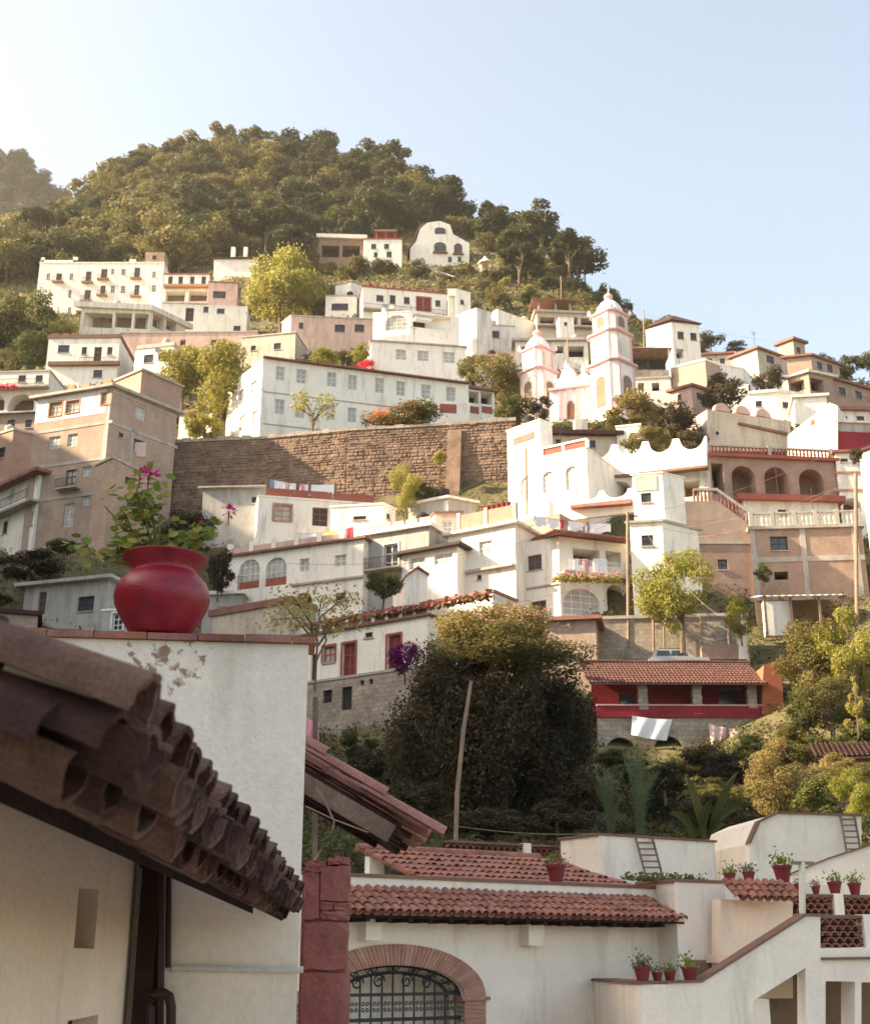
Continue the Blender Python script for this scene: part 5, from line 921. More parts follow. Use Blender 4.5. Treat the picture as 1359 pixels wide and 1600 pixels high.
# ---------------------------------------------------------------- foreground: tiled eave, pot wall, broken roof, red pillar
EO = at(200, 1040, 2.213); EP = Pl(EO.xy, d=(-.0566, 1.0)); SL = R(24); ZE = EO.z
lh = thing('tiled_eave_house', 'near house with old barrel-tile eave, plank soffit and pale wall', 'house', (EP.P(4, 0, -1.2).x, EP.P(4, 0, -1.2).y, -5))
WP = Pl(EP.P(0, 0, -1.13).xy, d=EP.d)                   # its wall
X = Vector((EP.d.x, EP.d.y, 0)); nn = Vector((EP.n.x, EP.n.y, 0)); UPV = -nn * math.cos(SL) + Vector((0, 0, math.sin(SL))); NV = UPV.cross(X) * -1
if NV.z < 0: NV = -NV
re_ = random.Random(11)
cov = [tile_mesh('eave_tile', ('tile_old', 'tile_tan', 'tile_old', 'tile_tan', 'tile_old')[k], .088 + .004 * (k % 3), .07, .46,   .016, 12, .005, k) for k in range(5)]; panm = [tile_mesh('pan_tile', ('tile_old', 'tile_tan', 'tile_old')[k], .095, .075, .46, .016, 12, .006, 20 + k) for k in range(3)]
def put(me, a, up, lift, flip, name, yaw=0.0, roll=0.0):
    o = EP.P(0, ZE - .085) + X * a + UPV * up + NV * lift
    Xc = X if not flip else -X; Nc = NV if not flip else -NV
    Xr = (Xc * math.cos(yaw) + UPV * math.sin(yaw)).normalized(); Dr = (UPV - NV * roll).normalized(); Nr = Xr.cross(Dr).normalized()
    if Nr.dot(Nc) < 0: Xr = -Xr; Nr = -Nr
    Dr = Nr.cross(Xr)
    place(me, name, lh, Matrix(((Xr.x, Dr.x, Nr.x, o.x), (Xr.y, Dr.y, Nr.y, o.y), (Xr.z, Dr.z, Nr.z, o.z), (0, 0, 0, 1))))
k = 0; a = 0.0
while a < 6.95:
    j = lambda s: re_.gauss(0, s)
    for row in range(3): put(re_.choice(cov), a + j(.01), row * .36 + j(.016), .0 + j(.006), False, 'eave_tile', j(.022), .06)
    for row in range(2): put(re_.choice(panm), a + .1 + j(.012), -.045 + row * .36 + j(.018), -.01 + j(.005), True, 'pan_tile', j(.025), .04)
    put(re_.choice(cov), a + j(.012), -.01 + j(.018), -.07 + j(.004), False, 'under_tile', j(.03), .02)
    put(re_.choice(panm), a + .1 + j(.012), .03 + j(.02), -.085 + j(.005), True, 'under_tile', j(.03), .03)
    if re_.random() < .6: put(re_.choice(cov), a + j(.015), .09 + j(.02), -.13 + j(.005), False, 'under_tile', j(.04), .02)
    b = EP.P(0, ZE - .085) + X * (a + j(.02)) + UPV * .1 + NV * -.01; s = re_.uniform(.025, .045); MB().hexa([b + X * x * re_.uniform(.7, 1.3) + UPV * y + NV * z for z in (-.045, .02) for x, y in ((-s, -.04), (s, -.03), (s, .12), (-s, .12))]).build('mortar', 'beige', lh)
    a += .2 + re_.uniform(-.008, .008)
for i in range(5):                                     # soffit planks along the eave
    u0, u1 = .27 + i * .2, .27 + i * .2 + .186
    for q in range(3):
        A0, A1 = -.12 + q * 2.4, -.12 + q * 2.4 + 2.38
        if q == 2: A1 = 7.0
        b = EP.P(0, ZE - .085) + NV * (-.108 - re_.uniform(0, .03)); MB().hexa([b + X * x + UPV * y + NV * z for z in (-.025, 0) for x, y in ((A0, u0), (A1, u0), (A1, u1), (A0, u1))]).build('soffit_plank', re_.choice(('wood', 'wood_red', 'wood')), lh)
b = EP.P(0, ZE - .085) + NV * -.14
MB().hexa([b + X * x + UPV * y + NV * z for z in (-.02, .20) for x, y in ((6.9, .02), (6.98, .02), (6.98, 1.25), (6.9, 1.25))]).build('end_board', 'wood', lh)
MB().hexa([b + X * x + UPV * y + Vector((0, 0, z)) for z in (-.09, 0) for x, y in ((-.1, .27), (6.9, .27), (6.9, .36), (-.1, .36))]).build('eave_beam', 'wood', lh)
for k in range(7): a = .1 + k * 1.05; MB().hexa([b + X * x + UPV * y + Vector((0, 0, z)) for z in (-.075, -.005) for x, y in ((a, .3), (a + .09, .3), (a + .09, 1.3), (a, 1.3))]).build('rafter', 'wood', lh)
aw1 = WP.hit(216, 1450)[0]; zw = ZE + .55
def hole(pl, q): cx, cy = (q[0] + q[2]) / 2, (q[1] + q[3]) / 2; return (pl.hit(q[0], cy)[0], pl.hit(q[2], cy)[0], pl.hit(cx, q[3])[1], pl.hit(cx, q[1])[1], False, .16)
hs = [hole(WP, (120, 1380, 152, 1484)), hole(WP, (103, 1591, 150, 1680))]; hs[0] = (hs[0][0], hs[0][1], WP.hit(136, 1482)[1], WP.hit(136, 1384)[1], False, .16)
W2 = Pl(WP.P(-2.5, 0).xy, d=WP.d); mb = MB(); wall_face(mb, W2, aw1 + 2.5, -5, zw, [(h[0] + 2.5, h[1] + 2.5, *h[2:]) for h in hs]); mb.build('wall', 'plaster_cream', lh)
for h in hs: MB().pbox(WP, h[0] - .02, h[1] + .02, h[2] - .02, h[3] + .02, -.2, -.15).build('vent_opening', 'wood', lh)
MB().pbox(WP, -2.4, WP.hit(37, 1450)[0], -5, zw - .05, .002, .06).build('pilaster', 'plaster_cream', lh)
# pot wall
A = at(487, 997, 9.35); B = atZ(55, 985, A.z); PW = Pl(B.xy, d=(A - B).xy); Lp = (A - B).xy.length; zp = A.z - .05
pw = thing('pot_wall', 'tall pale plastered wall with red clay coping carrying the red pot', 'wall', PW.P(Lp / 2, -5))
mb = MB(); mb.pbox(PW, -.6, Lp - .02, -5, zp, -.32, 0); M['plaster_pot'] = M['plaster_near'].copy(); cst = PW.px(262, 1022); spatter(M['plaster_pot'], tuple(cst), .30, .24); mb.build('wall', 'plaster_pot', pw)
x = -.3; k = 0
while x < Lp:
    l = re_.uniform(.32, .4); e = min(x + l - .008, Lp + .03); g = re_.uniform(-.006, .008); MB().pbox(PW, x, e, zp + .002, zp + .055 + g, -.36, .045 + g).build('coping_brick', 'tile_pink' if k % 2 else 'tile', pw); x += l; k += 1
# corner posts and pipes
ppx = lambda x, y, o=.1: PW.px(x, y, o)
c = thing('corner_post', 'dark wooden corner post between the eave wall and pot wall', 'post', ppx(232, 1700)); q0 = PW.hit(216, 1500)[0]; q1 = PW.hit(244, 1500)[0]; MB().pbox(PW, q0, q1, -5, .75, .004, .16).build('post', 'wood', c); MB().pbox(PW, q0 - .02, q1 + .05, .6, .72, .004, .2).build('bracket', 'wood', c)
def pipe(name, label, pts, rad, m, cat='pipe'):
    o = MB().tube(pts, rad, 8).build(name, m, smooth=True); o.location = pts[0]; o.data.transform(Matrix.Translation(-Vector(pts[0]))); return tag(o, label, cat)
pipe('downpipe', 'dark downpipe running down beside the corner post', [ppx(252, 1360, .08), ppx(251, 1480, .08), ppx(249, 1700, .08)], .035, 'pipe_dark'); pipe('thin_downpipe', 'thin dark pipe next to the downpipe under the eave', [ppx(265, 1365, .06), ppx(264, 1512, .06)], .02, 'pipe_dark')
pipe('bent_pipe', 'dark pipe bent into an upside-down U low on the wall', [ppx(238, 1700, .14), ppx(238, 1570, .14), ppx(241, 1556, .14), ppx(249, 1551, .14), ppx(259, 1551, .14), ppx(267, 1556, .14), ppx(270, 1570, .14), ppx(269, 1700, .14)], .034, 'pipe_dark')
pipe('wall_conduit', 'pale horizontal conduit crossing the pot wall', [ppx(270, 1512, .03), ppx(330, 1513, .03), ppx(400, 1515, .03), ppx(474, 1515, .03)], .022, 'pipe')
# the red pot and its plant
pp = PW.P(PW.hit(247, 980)[0], zp + .065, -.16); sc_ = 150 / 2000 * 9.6 / 2; hz = 133 / 2000 * 9.6 * .97
rp = thing('red_flower_pot', 'big glossy red clay pot with wide rim standing on the wall', 'flower pot', pp)
prof = [(0, 0), (.55, 0), (.60, .02), (.70, .10), (.86, .25), (.97, .38), (1.0, .48), (.98, .57), (.90, .67), (.78, .74), (.70, .785), (.69, .80), (.72, .85), (.80, .92), (.89, .975), (.905, .99), (.89, 1.0), (.83, 1.0), (.76, .96), (.66, .86), (.62, .80), (.0, .80)]
MB().lathe([(x * sc_, z * hz) for x, z in prof], pp, 48).build('pot', 'pot_red', rp, smooth=True, weld=True)
MB().lathe([(.66 * sc_, .86 * hz), (.3 * sc_, .88 * hz), (0, .89 * hz)], pp, 24).build('soil', 'earth', rp)
pt = thing('potted_plant', 'leafy green geranium with magenta blooms growing from the red pot', 'plant', pp + Vector((0, 0, .85 * hz)))
lf = MB(); 
for k in range(7):
    t0, t1 = math.pi * 2 * k / 7, math.pi * 2 * (k + 1) / 7; lf.poly([(0, 0, 0), (math.cos(t0), math.sin(t0), .18 + .08 * (k % 2)), (1.12 * math.cos((t0 + t1) / 2), 1.12 * math.sin((t0 + t1) / 2), .22), (math.cos(t1), math.sin(t1), .18)])
lmes = [lf.mesh('leaf', mm) for mm in ('leaf_bright', 'leaf_lime', 'leaf_green')]
ptl = MB(); ptl.poly([(0, 0, 0), (.5, .35, .25), (1, 0, .35), (.5, -.35, .25)])
pme = {mm: ptl.mesh('petal', mm) for mm in ('petal_magenta', 'petal_red')}
base = pt.location.copy(); rq = random.Random(21); PT = lambda x, y, o=0: PW.px(x, y, -.16 + o)
def leaf(p, s, parent):
    n_ = Vector((rq.gauss(0, .5), rq.gauss(-.6, .5), rq.gauss(.9, .4))).normalized(); Mx = Matrix.Translation(p) @ n_.to_track_quat('Z', 'Y').to_matrix().to_4x4() @ Matrix.Rotation(rq.uniform(0, 6.28), 4, 'Z') @ Matrix.Scale(s, 4); o = place(rq.choices(lmes, (4, 6, 1))[0], 'leaf', pt, Mx)
def bloom(p, s, mm, n=26):
    r_ = MB().tube([p - Vector((0, 0, s)), p], .006, 4).build('bloom', 'leaf_green', pt)
    for k in range(n):
        d = Vector((rq.gauss(0, 1), rq.gauss(0, 1), rq.gauss(.3, .8))).normalized(); Mx = Matrix.Translation(p + d * s * .55) @ d.to_track_quat('X', 'Z').to_matrix().to_4x4() @ Matrix.Scale(s * .75, 4); place(pme[mm], 'petal', pt, Mx, r_)
# stems: picture points; leaves cluster round their upper halves
for pts, nl, sp in (([(238, 870), (232, 830), (222, 790), (210, 752)], 46, 27), ([(232, 870), (216, 840), (200, 812), (190, 790)], 16, 17), ([(250, 870), (238, 810), (234, 780), (222, 750)], 18, 18), ([(258, 870), (285, 845), (300, 828)], 26, 22), ([(262, 870), (300, 840), (338, 815)], 20, 17), ([(225, 872), (195, 850), (178, 838)], 20, 18), ([(220, 872), (165, 862), (120, 852)], 16, 15), ([(255, 872), (270, 850), (268, 835)], 18, 20), ([(245, 872), (215, 850), (205, 830)], 16, 20)):
    P = [PT(x, y, rq.uniform(-.12, .12)) for x, y in pts]; P[0] = Vector((base.x + rq.gauss(0, .05), base.y + rq.gauss(0, .05), base.z)); MB().tube(P, [.013, .011, .009, .007][:len(P)], 5).build('stem', 'leaf_lime', pt)
    for k in range(int(nl * 1.9)):
        t = min(1, rq.uniform(.35, 1.15)) * (len(P) - 1); i = min(int(t), len(P) - 2); c_ = P[i].lerp(P[i + 1], t - i); s = sp / 2000 * 9.6
        leaf(c_ + Vector((rq.gauss(0, s * .8), rq.gauss(0, s * .7), rq.gauss(0, s * .62))), rq.uniform(.022, .040), pt)
for pts in ([(180, 850), (178, 800), (160, 780)],): MB().tube([PT(*q) for q in pts], .006, 4).build('stem', 'leaf_lime', pt)
for x, y, s, mm in ((230, 732, .075, 'petal_magenta'), (216, 729, .05, 'petal_magenta'), (357, 788, .055, 'petal_magenta'), (222, 793, .022, 'petal_red'), (248, 798, .022, 'petal_red'), (312, 808, .022, 'petal_magenta')):
    b_ = PT(x, y); MB().tube([b_, b_ - Vector((0, 0, .12))], .006, 4).build('stem', 'leaf_lime', pt); bloom(b_, s, mm)
# broken roof behind the wall
RP = Pl(at(590, 1250, 14).xy, yaw=R(4)); br = thing('broken_roof', 'half-collapsed tiled shed roof with exposed planks beside the pot wall', 'roof', RP.px(560, 1350))
g0 = RP.px(470, 1160); g1 = RP.px(703, 1296); S_ = (g1 - g0); Ls = S_.length; S_.normalize(); Dp = Vector((-RP.n.x, -RP.n.y, 0)); Nr = Vector((S_.z * -RP.d.x, S_.z * -RP.d.y, math.hypot(S_.x, S_.y)))
def rbox(name, m, s0, s1, d0, d1, n0, n1): MB().hexa([g0 + S_ * s + Dp * d + Nr * n for n in (n0, n1) for s, d in ((s0, d0), (s1, d0), (s1, d1), (s0, d1))]).build(name, m, br)
for k in range(11): rbox('roof_plank', ('wood_red', 'wood')[k % 2], -.2 - re_.uniform(0, .1), Ls * (.80 + re_.uniform(-.08, .06)), .10 + k * .27, .10 + k * .27 + .25, -.24 - re_.uniform(0, .02), -.2)
for s0, l in ((-.1, 1.0), (.30, .9), (.78, .95)): pass
vt = tile_mesh('verge_tile', 'tile_pink', .10, .085, 1.02, .018, 8)
for s1_, lift, d_ in ((.98 * Ls, .0, .02), (.58 * Ls, .05, .02), (.16 * Ls, .1, .02)):
    o = g0 + S_ * s1_ + Nr * (lift - .09) + Dp * d_; Y_ = -S_; X_ = Y_.cross(Nr).normalized(); place(vt, 'verge_tile', br, Matrix(((X_.x, Y_.x, Nr.x, o.x), (X_.y, Y_.y, Nr.y, o.y), (X_.z, Y_.z, Nr.z, o.z), (0, 0, 0, 1))))
t2 = tile_mesh('roof_tile', 'tile_pink', .10, .08, .5, .016, 7)
for c_ in range(1, 12):
    for j_ in range(4):
        o = g0 + S_ * (Ls * .9 - j_ * .42 + re_.gauss(0, .03)) + Nr * (-.13 + .02 * re_.random()) + Dp * (.02 + c_ * .215); Y_ = -S_; X_ = Y_.cross(Nr).normalized(); place(t2, 'roof_tile', br, Matrix(((X_.x, Y_.x, Nr.x, o.x), (X_.y, Y_.y, Nr.y, o.y), (X_.z, Y_.z, Nr.z, o.z), (0, 0, 0, 1))))
rbox('beam', 'wood_grey', -.3, Ls * .72, .02, .16, -.44, -.25); rbox('rafter', 'wood', -.3, Ls * .66, .9, 1.02, -.4, -.25); rbox('rafter', 'wood', -.3, Ls * .66, 1.9, 2.02, -.4, -.25)
for k, (d_, l) in (): rbox('mortar', 'stone_pale', Ls * (.46 + .2 * k), Ls * (.46 + .2 * k) + .12, .02, .2, -.22, -.12)
pipe('loose_cable', 'loose pale cable dangling under the broken roof', [RP.px(x, y, .1) for x, y in ((493, 1232), (510, 1258), (522, 1285), (520, 1298), (498, 1335), (478, 1365))], .012, 'pole', 'cable'); pipe('thin_cable', 'thin cable crossing under the broken roof', [RP.px(x, y, .15) for x, y in ((478, 1262), (520, 1282), (575, 1303))], .008, 'pole', 'cable')
# red stone pillar
QP = Pl(at(505, 1450, 12.6).xy, yaw=R(3)); rpil = thing('red_stone_pillar', 'rough dark red painted stone pillar beneath the broken roof', 'pillar', QP.px(505, 1750))
def stone(q, m='stone_red', sd=0):
    a0, z1 = QP.hit(q[0], q[1]); a1, z0 = QP.hit(q[2], q[3]); rr = random.Random(sd); b = bmesh.new(); bmesh.ops.create_cube(b, size=1)
    bmesh.ops.subdivide_edges(b, edges=b.edges[:], cuts=3, use_grid_fill=True)
    for v in b.verts:
        c_ = v.co.copy(); v.co = v.co * (1 - .06 * max(0, c_.length - .62) / .25); 
        v.co = Vector((v.co.x * (a1 - a0), v.co.y * .5, v.co.z * (z1 - z0))) + Vector((rr.uniform(-.008, .008), rr.uniform(-.012, .012), rr.uniform(-.008, .008)))
    me = bpy.data.meshes.new('stone_block'); b.to_mesh(me); b.free(); me.materials.append(M[m]); me.uv_layers.new(name='UVMap')
    o = QP.P((a0 + a1) / 2, (z0 + z1) / 2, -.25 + rr.uniform(-.02, .02)); place(me, 'stone_block', rpil, Matrix(((QP.d.x, -QP.n.x, 0, o.x), (QP.d.y, -QP.n.y, 0, o.y), (0, 0, 1, o.z), (0, 0, 0, 1))))
for k, q in enumerate(((470, 1518, 544, 1640), (471, 1640, 545, 1760), (474, 1440, 543, 1516), (474, 1362, 498, 1437), (500, 1352, 546, 1408), (500, 1424, 546, 1438), (499, 1408, 520, 1424), (522, 1409, 547, 1424), (478, 1344, 510, 1362), (512, 1338, 545, 1352))): stone(q, 'stone_red', k)
MB().pbox(QP, QP.hit(470, 1450)[0], QP.hit(543, 1450)[0], -5, QP.hit(505, 1360)[1], -.47, -.045).build('core', 'stone_red', rpil)
# far pole
a_ = at(707, 1342, 40); pipe('leaning_pole', 'tall thin leaning wooden pole in front of the dark tree', [a_ - Vector((0, 0, 2)), at(714, 1240, 40), at(724, 1140, 40), at(736, 1064, 40)], [.07, .07, .065, .05], 'pole', 'pole')
# utility poles and wires
up = []
for x, yt, yb, Y, lab in ((980, 800, 990, 83, 'wooden utility pole with wires beside the flowered porch'), (1336, 740, 1080, 70, 'slim pale pole among the yellow-green trees at the right edge'), (822, 700, 785, 93, 'thin lamp standard in front of the white tower block'), (886, 512, 575, 140, 'thin flagpole in front of the church facade'), (1005, 484, 540, 150, 'slim concrete pole right of the taller church tower'), (876, 432, 462, 175, 'slim mast above the lookout house')):
    b_ = at(x, yb, Y); t_ = at(x, yt, Y); o = pipe('utility_pole', lab, [b_ - Vector((0, 0, 1)), t_], .11 if Y < 90 else .08, 'pole', 'pole'); up.append(t_)
q = up[0]; m = MB(); m.tube([q + Vector((-.7, 0, -.3)), q + Vector((.7, 0, -.3))], .06, 5); tr = m.build('pole_crossarm', 'frame_dark'); tr.parent = [o for o in bpy.data.objects if o.name.startswith('utility_pole')][0]; tr.location = -tr.parent.location
def wire(lab, a, b, sag, rad=.014, grp='overhead wires'):
    n = 14; P = [a.lerp(b, k / n) - Vector((0, 0, sag * 4 * (k / n) * (1 - k / n))) for k in range(n + 1)]; o = MB().tube(P, rad, 4).build('overhead_wire', 'pole'); o.location = a; o.data.transform(Matrix.Translation(-a)); tag(o, lab, 'wire', grp)
for k, (x0, y0, Y0, x1, y1, Y1, l_) in enumerate(((980, 806, 83, 1300, 705, 95, 'from the utility pole to the trimmed white house'), (980, 808, 83, 1180, 830, 88, 'from the utility pole to the brick house'), (980, 803, 83, 812, 845, 86, 'from the utility pole to the porch house corner'), (822, 705, 93, 640, 790, 97, 'from the lamp standard along the retaining wall'), (1005, 490, 150, 1240, 535, 172, 'from the slim concrete pole along the ridge'), (1005, 492, 150, 890, 520, 160, 'from the slim concrete pole behind the church'), (1336, 745, 70, 1080, 840, 80, 'from the pale pole to the yellow-green tree'), (1336, 750, 70, 990, 830, 82, 'from the pale pole to the utility pole'))): wire('overhead cable running ' + l_, at(x0, y0, Y0), at(x1, y1, Y1), .7, .012)
wire('thin overhead wire running from the utility pole towards the grey house', up[0] + Vector((-.6, 0, -.25)), at(440, 880, 84), 1.2, .013); wire('overhead wire running from the utility pole down past the yellow-green tree', up[0] + Vector((.6, 0, -.25)), at(1120, 960, 70), .8, .011)
wire('overhead wire slanting across the porch of the white house', up[0] + Vector((0, 0, -4.0)), at(760, 945, 80), .5, .012); wire('low wire crossing in front of the dark tree from the leaning pole', at(709, 1290, 40), at(930, 1302, 44), .12, .012)
# small pots across the lane
def small_pot(loc, s, lab, grp, sd, flower=None, m='pot_clay'):
    r = thing('small_pot', lab, 'flower pot', loc, grp); r_ = random.Random(sd)
    MB().lathe([(0, 0), (.11 * s, 0), (.17 * s, .26 * s), (.185 * s, .26 * s), (.185 * s, .31 * s), (.15 * s, .31 * s), (.14 * s, .27 * s), (0, .27 * s)], loc, 14).build('pot', m, r)
    mb = MB()
    for k in range(90):
        c_ = Vector(loc) + Vector((r_.gauss(0, .11), r_.gauss(0, .11), .3 + abs(r_.gauss(.08, .10)))) * s; d = Vector((r_.gauss(0, 1), r_.gauss(0, 1), r_.gauss(.4, .6))).normalized(); e = d.orthogonal().normalized() * .035 * s; f = d.cross(e).normalized() * .03 * s
        mb.poly([c_ - e, c_ - f, c_ + e, c_ + f])
    mb.build('foliage', r_.choice(('leaf_green', 'leaf_bright', 'leaf_grey')), r)
    if flower:
        mb = MB()
        for k in range(14):
            c_ = Vector(loc) + Vector((r_.gauss(0, .1), r_.gauss(0, .1), .42 + r_.gauss(0, .06))) * s; d = Vector((r_.gauss(0, 1), r_.gauss(0, 1), 1)).normalized(); e = d.orthogonal().normalized() * .035 * s; f = d.cross(e); mb.poly([c_ - e, c_ - f, c_ + e, c_ + f])
        mb.build('flower', flower, r)
small_pot(BP.P(BP.hit(878, 1380)[0], zcap + .075, -.2), 1.25, 'red clay pot with pink flowers on the white parapet band', None, 1, 'petal_magenta')
for k, (x, s) in enumerate(((987, .7), (1009, .95), (1032, .6), (1052, .7), (1083, .9))):
    a = SP.hit(x, 1536)[0] if x >= 1001 else -.3; small_pot(SP.P(max(a, .1), SP.hit(1050, 1537)[1] + .03, -.14), s, 'small red clay pot with green plant on the stair landing ledge', 'pots on the stair ledge', 30 + k)
for k, x in enumerate((1252, 1277, 1307, 1338)): small_pot(s2[0].P(s2[0].hit(x, 1400)[0], s2[3], -.06), (.75, .6, .95, .9)[k], 'red clay pot with plant lined up on the tile screen', 'pots on the tile screen', 50 + k)
pz = pA.P(RA, 0); 
for k, (x, y) in enumerate(((1170, 1380), (1223, 1379), (1140, 1382))): q = at(x, y, 33.5); MB_ = None; small_pot(q, 1.35 if k == 1 else .9, 'red pot with spiky plant on the terrace before the slanted white block' if k == 1 else 'small red pot in shade on the terrace behind the square block', None if k == 1 else 'terrace pots in shade', 70 + k, 'petal_red' if k == 0 else None)
t = thing('terrace_floor_wall', 'low white terrace wall under the rooftop pots', 'wall', at(1180, 1400, 33.6)); tp = Pl(at(1180, 1384, 33.5).xy, yaw=R(10)); MB().pbox(tp, -2.2, 2.2, -1.5, tp.hit(1180, 1382)[1] - .01, -.6, .3).build('wall', 'plaster_near', t)
sheet('pink_garment', 'pink garment hanging at the edge of the pot wall', 'cloth_magenta', ((478, 1120), (497, 1122), (498, 1165), (478, 1162)), 30)

# ---------------------------------------------------------------- the ground
ridge = [(-60, 425, 290), (20, 405, 300), (70, 375, 315), (120, 342, 330), (190, 300, 330), (260, 262, 330), (345, 250, 330), (460, 262, 325), (560, 278, 315), (640, 310, 300), (705, 352, 285), (760, 385, 270), (850, 420, 250), (920, 452, 232), (985, 496, 212), (1040, 528, 195), (1130, 552, 192), (1250, 572, 188), (1359, 590, 182), (1480, 610, 180)]
C = list(GC)
for x, y, Y in ridge:
    p = at(x, y, Y); C.append(tuple(p)); C.append((p.x * 1.1, p.y + 60, p.z - 25)); C.append((p.x * 1.2, p.y + 140, p.z - 70))
for x, y, Y in ((100, 425, 238), (300, 405, 240), (450, 392, 250), (600, 432, 205), (800, 450, 208), (900, 475, 185), (20, 470, 205), (-20, 560, 165), (250, 330, 290), (450, 330, 285), (600, 350, 270), (40, 400, 270), (1010, 590, 145), (1330, 640, 128),
                (650, 1335, 43), (1050, 1312, 46), (1300, 1305, 45), (800, 1305, 57), (1000, 1270, 60), (1250, 1240, 60), (650, 1230, 66), (500, 1160, 70), (1330, 1130, 66), (900, 1180, 72), (60, 900, 96), (250, 870, 96), (20, 1010, 86), (200, 1015, 84), (1250, 1010, 78), (1350, 960, 80), (560, 1320, 40), (760, 812, 100), (720, 808, 100), (650, 806, 101)): C.append(tuple(at(x, y, Y)))
for X_ in (-18, -8, 4, 16, 30, 46):
    for Y_ in (-30, 0, 18, 30): C.append((X_, Y_, -5.6))
for X_ in (70, 110, 160, 220): C += [(X_, 0, -5), (X_, 40, 2), (X_, 90, 24), (X_, 150, 55), (X_, 210, 70), (X_, 300, 45)]
# the spur on the left that keeps the sun from the lower town
for X_, Y_, Z_ in ((-38, 0, 8), (-38, 30, 12), (-40, 60, 19), (-60, -20, 34), (-60, 30, 38), (-62, 70, 47), (-88, -60, 62), (-88, -10, 65), (-88, 25, 67), (-88, 60, 70), (-87, 84, 80), (-86, 98, 76), (-84, 120, 76), (-130, 0, 62), (-130, 80, 80), (-130, 130, 84), (-180, 30, 50), (-180, 120, 80), (-150, 200, 110), (-190, 220, 120), (-230, 100, 50), (-110, -100, 40)): C.append((X_, Y_, Z_))
C = np.array(C, dtype=float); S_ = 100.0
def U(r2): return np.where(r2 > 1e-12, .5 * r2 * np.log(r2 + 1e-12), 0.0)
PX = C[:, :2] / S_; n = len(C); K = U(((PX[:, None] - PX[None]) ** 2).sum(-1)) + np.eye(n) * .006
Q = np.hstack([np.ones((n, 1)), PX]); Amat = np.block([[K, Q], [Q.T, np.zeros((3, 3))]]); sol = np.linalg.solve(Amat, np.concatenate([C[:, 2], np.zeros(3)]))
def hgt(xy):
    xy = np.atleast_2d(np.asarray(xy, float)) / S_; k = U(((xy[:, None] - PX[None]) ** 2).sum(-1)); return k @ sol[:n] + sol[n] + xy @ sol[n + 1:]
def gz(x, y): return float(hgt([(x, y)])[0]) - 1.0
rs = np.random.RandomState(4)
xs = np.arange(-240, 241, 3.0); ys = np.arange(-70, 470, 3.0); gx, gy = np.meshgrid(xs, ys); zz = np.zeros(gx.shape)
for i in range(len(ys)): zz[i] = hgt(np.stack([gx[i], gy[i]], 1)) - 1.0
zz = np.maximum(zz, -7.5) + np.where(gy > 45, rs.normal(0, .25, gx.shape), 0)
V = np.stack([gx, gy, zz], -1).reshape(-1, 3); nx = len(xs); Fc = [(i * nx + j, i * nx + j + 1, (i + 1) * nx + j + 1, (i + 1) * nx + j) for i in range(len(ys) - 1) for j in range(nx - 1)]
me = bpy.data.meshes.new('hillside'); me.from_pydata(V.tolist(), [], Fc); me.polygons.foreach_set('use_smooth', [True] * len(Fc)); me.materials.append(M['earth']); o = bpy.data.objects.new('hillside', me); col.objects.link(o); o['kind'] = 'structure'
me = bpy.data.meshes.new('plain'); me.from_pydata([(-3000, -3000, -9), (3000, -3000, -9), (3000, 3000, -9), (-3000, 3000, -9)], [], [(0, 1, 2, 3)]); me.materials.append(M['earth']); o = bpy.data.objects.new('plain', me); col.objects.link(o); o['kind'] = 'structure'
# unseen pale lane in front of the near houses, added to bounce skylight
mb = MB(); mb.poly([(-12, -14, -4.98), (20, -14, -4.98), (20, 26, -4.98), (-12, 26, -4.98)]); mb.build('lane', 'bounce_paving')['kind'] = 'structure'
# distant hill on the left
def ridge_far(x): return 318 + 34 * math.exp(-((x + 190) / 130.0) ** 2) 
fx = np.linspace(-520, 40, 57); fy = np.linspace(430, 900, 40); V = []; fc = []
for j, y in enumerate(fy):
    for i, x in enumerate(fx):
        px_, py_ = 0, 0; t = 1 - abs(y - 640) / 240; hz_ = -10 + max(0, t) ** .8 * float(np.interp(x, (-520, -318, -243, -198, -140, -60, 40), (590, 525, 452, 414, 310, 120, 20))) + rs.normal(0, 2.5); V.append((x, y, hz_))
for j in range(len(fy) - 1):
    for i in range(len(fx) - 1): a = j * len(fx) + i; fc.append((a, a + 1, a + 1 + len(fx), a + len(fx)))
me = bpy.data.meshes.new('distant_hill'); me.from_pydata(V, [], fc); me.polygons.foreach_set('use_smooth', [True] * len(fc)); me.materials.append(M['earth']); o = bpy.data.objects.new('distant_hill', me); col.objects.link(o); o['kind'] = 'structure'
FV = {(i, j): V[j * len(fx) + i] for j in range(len(fy)) for i in range(len(fx))}

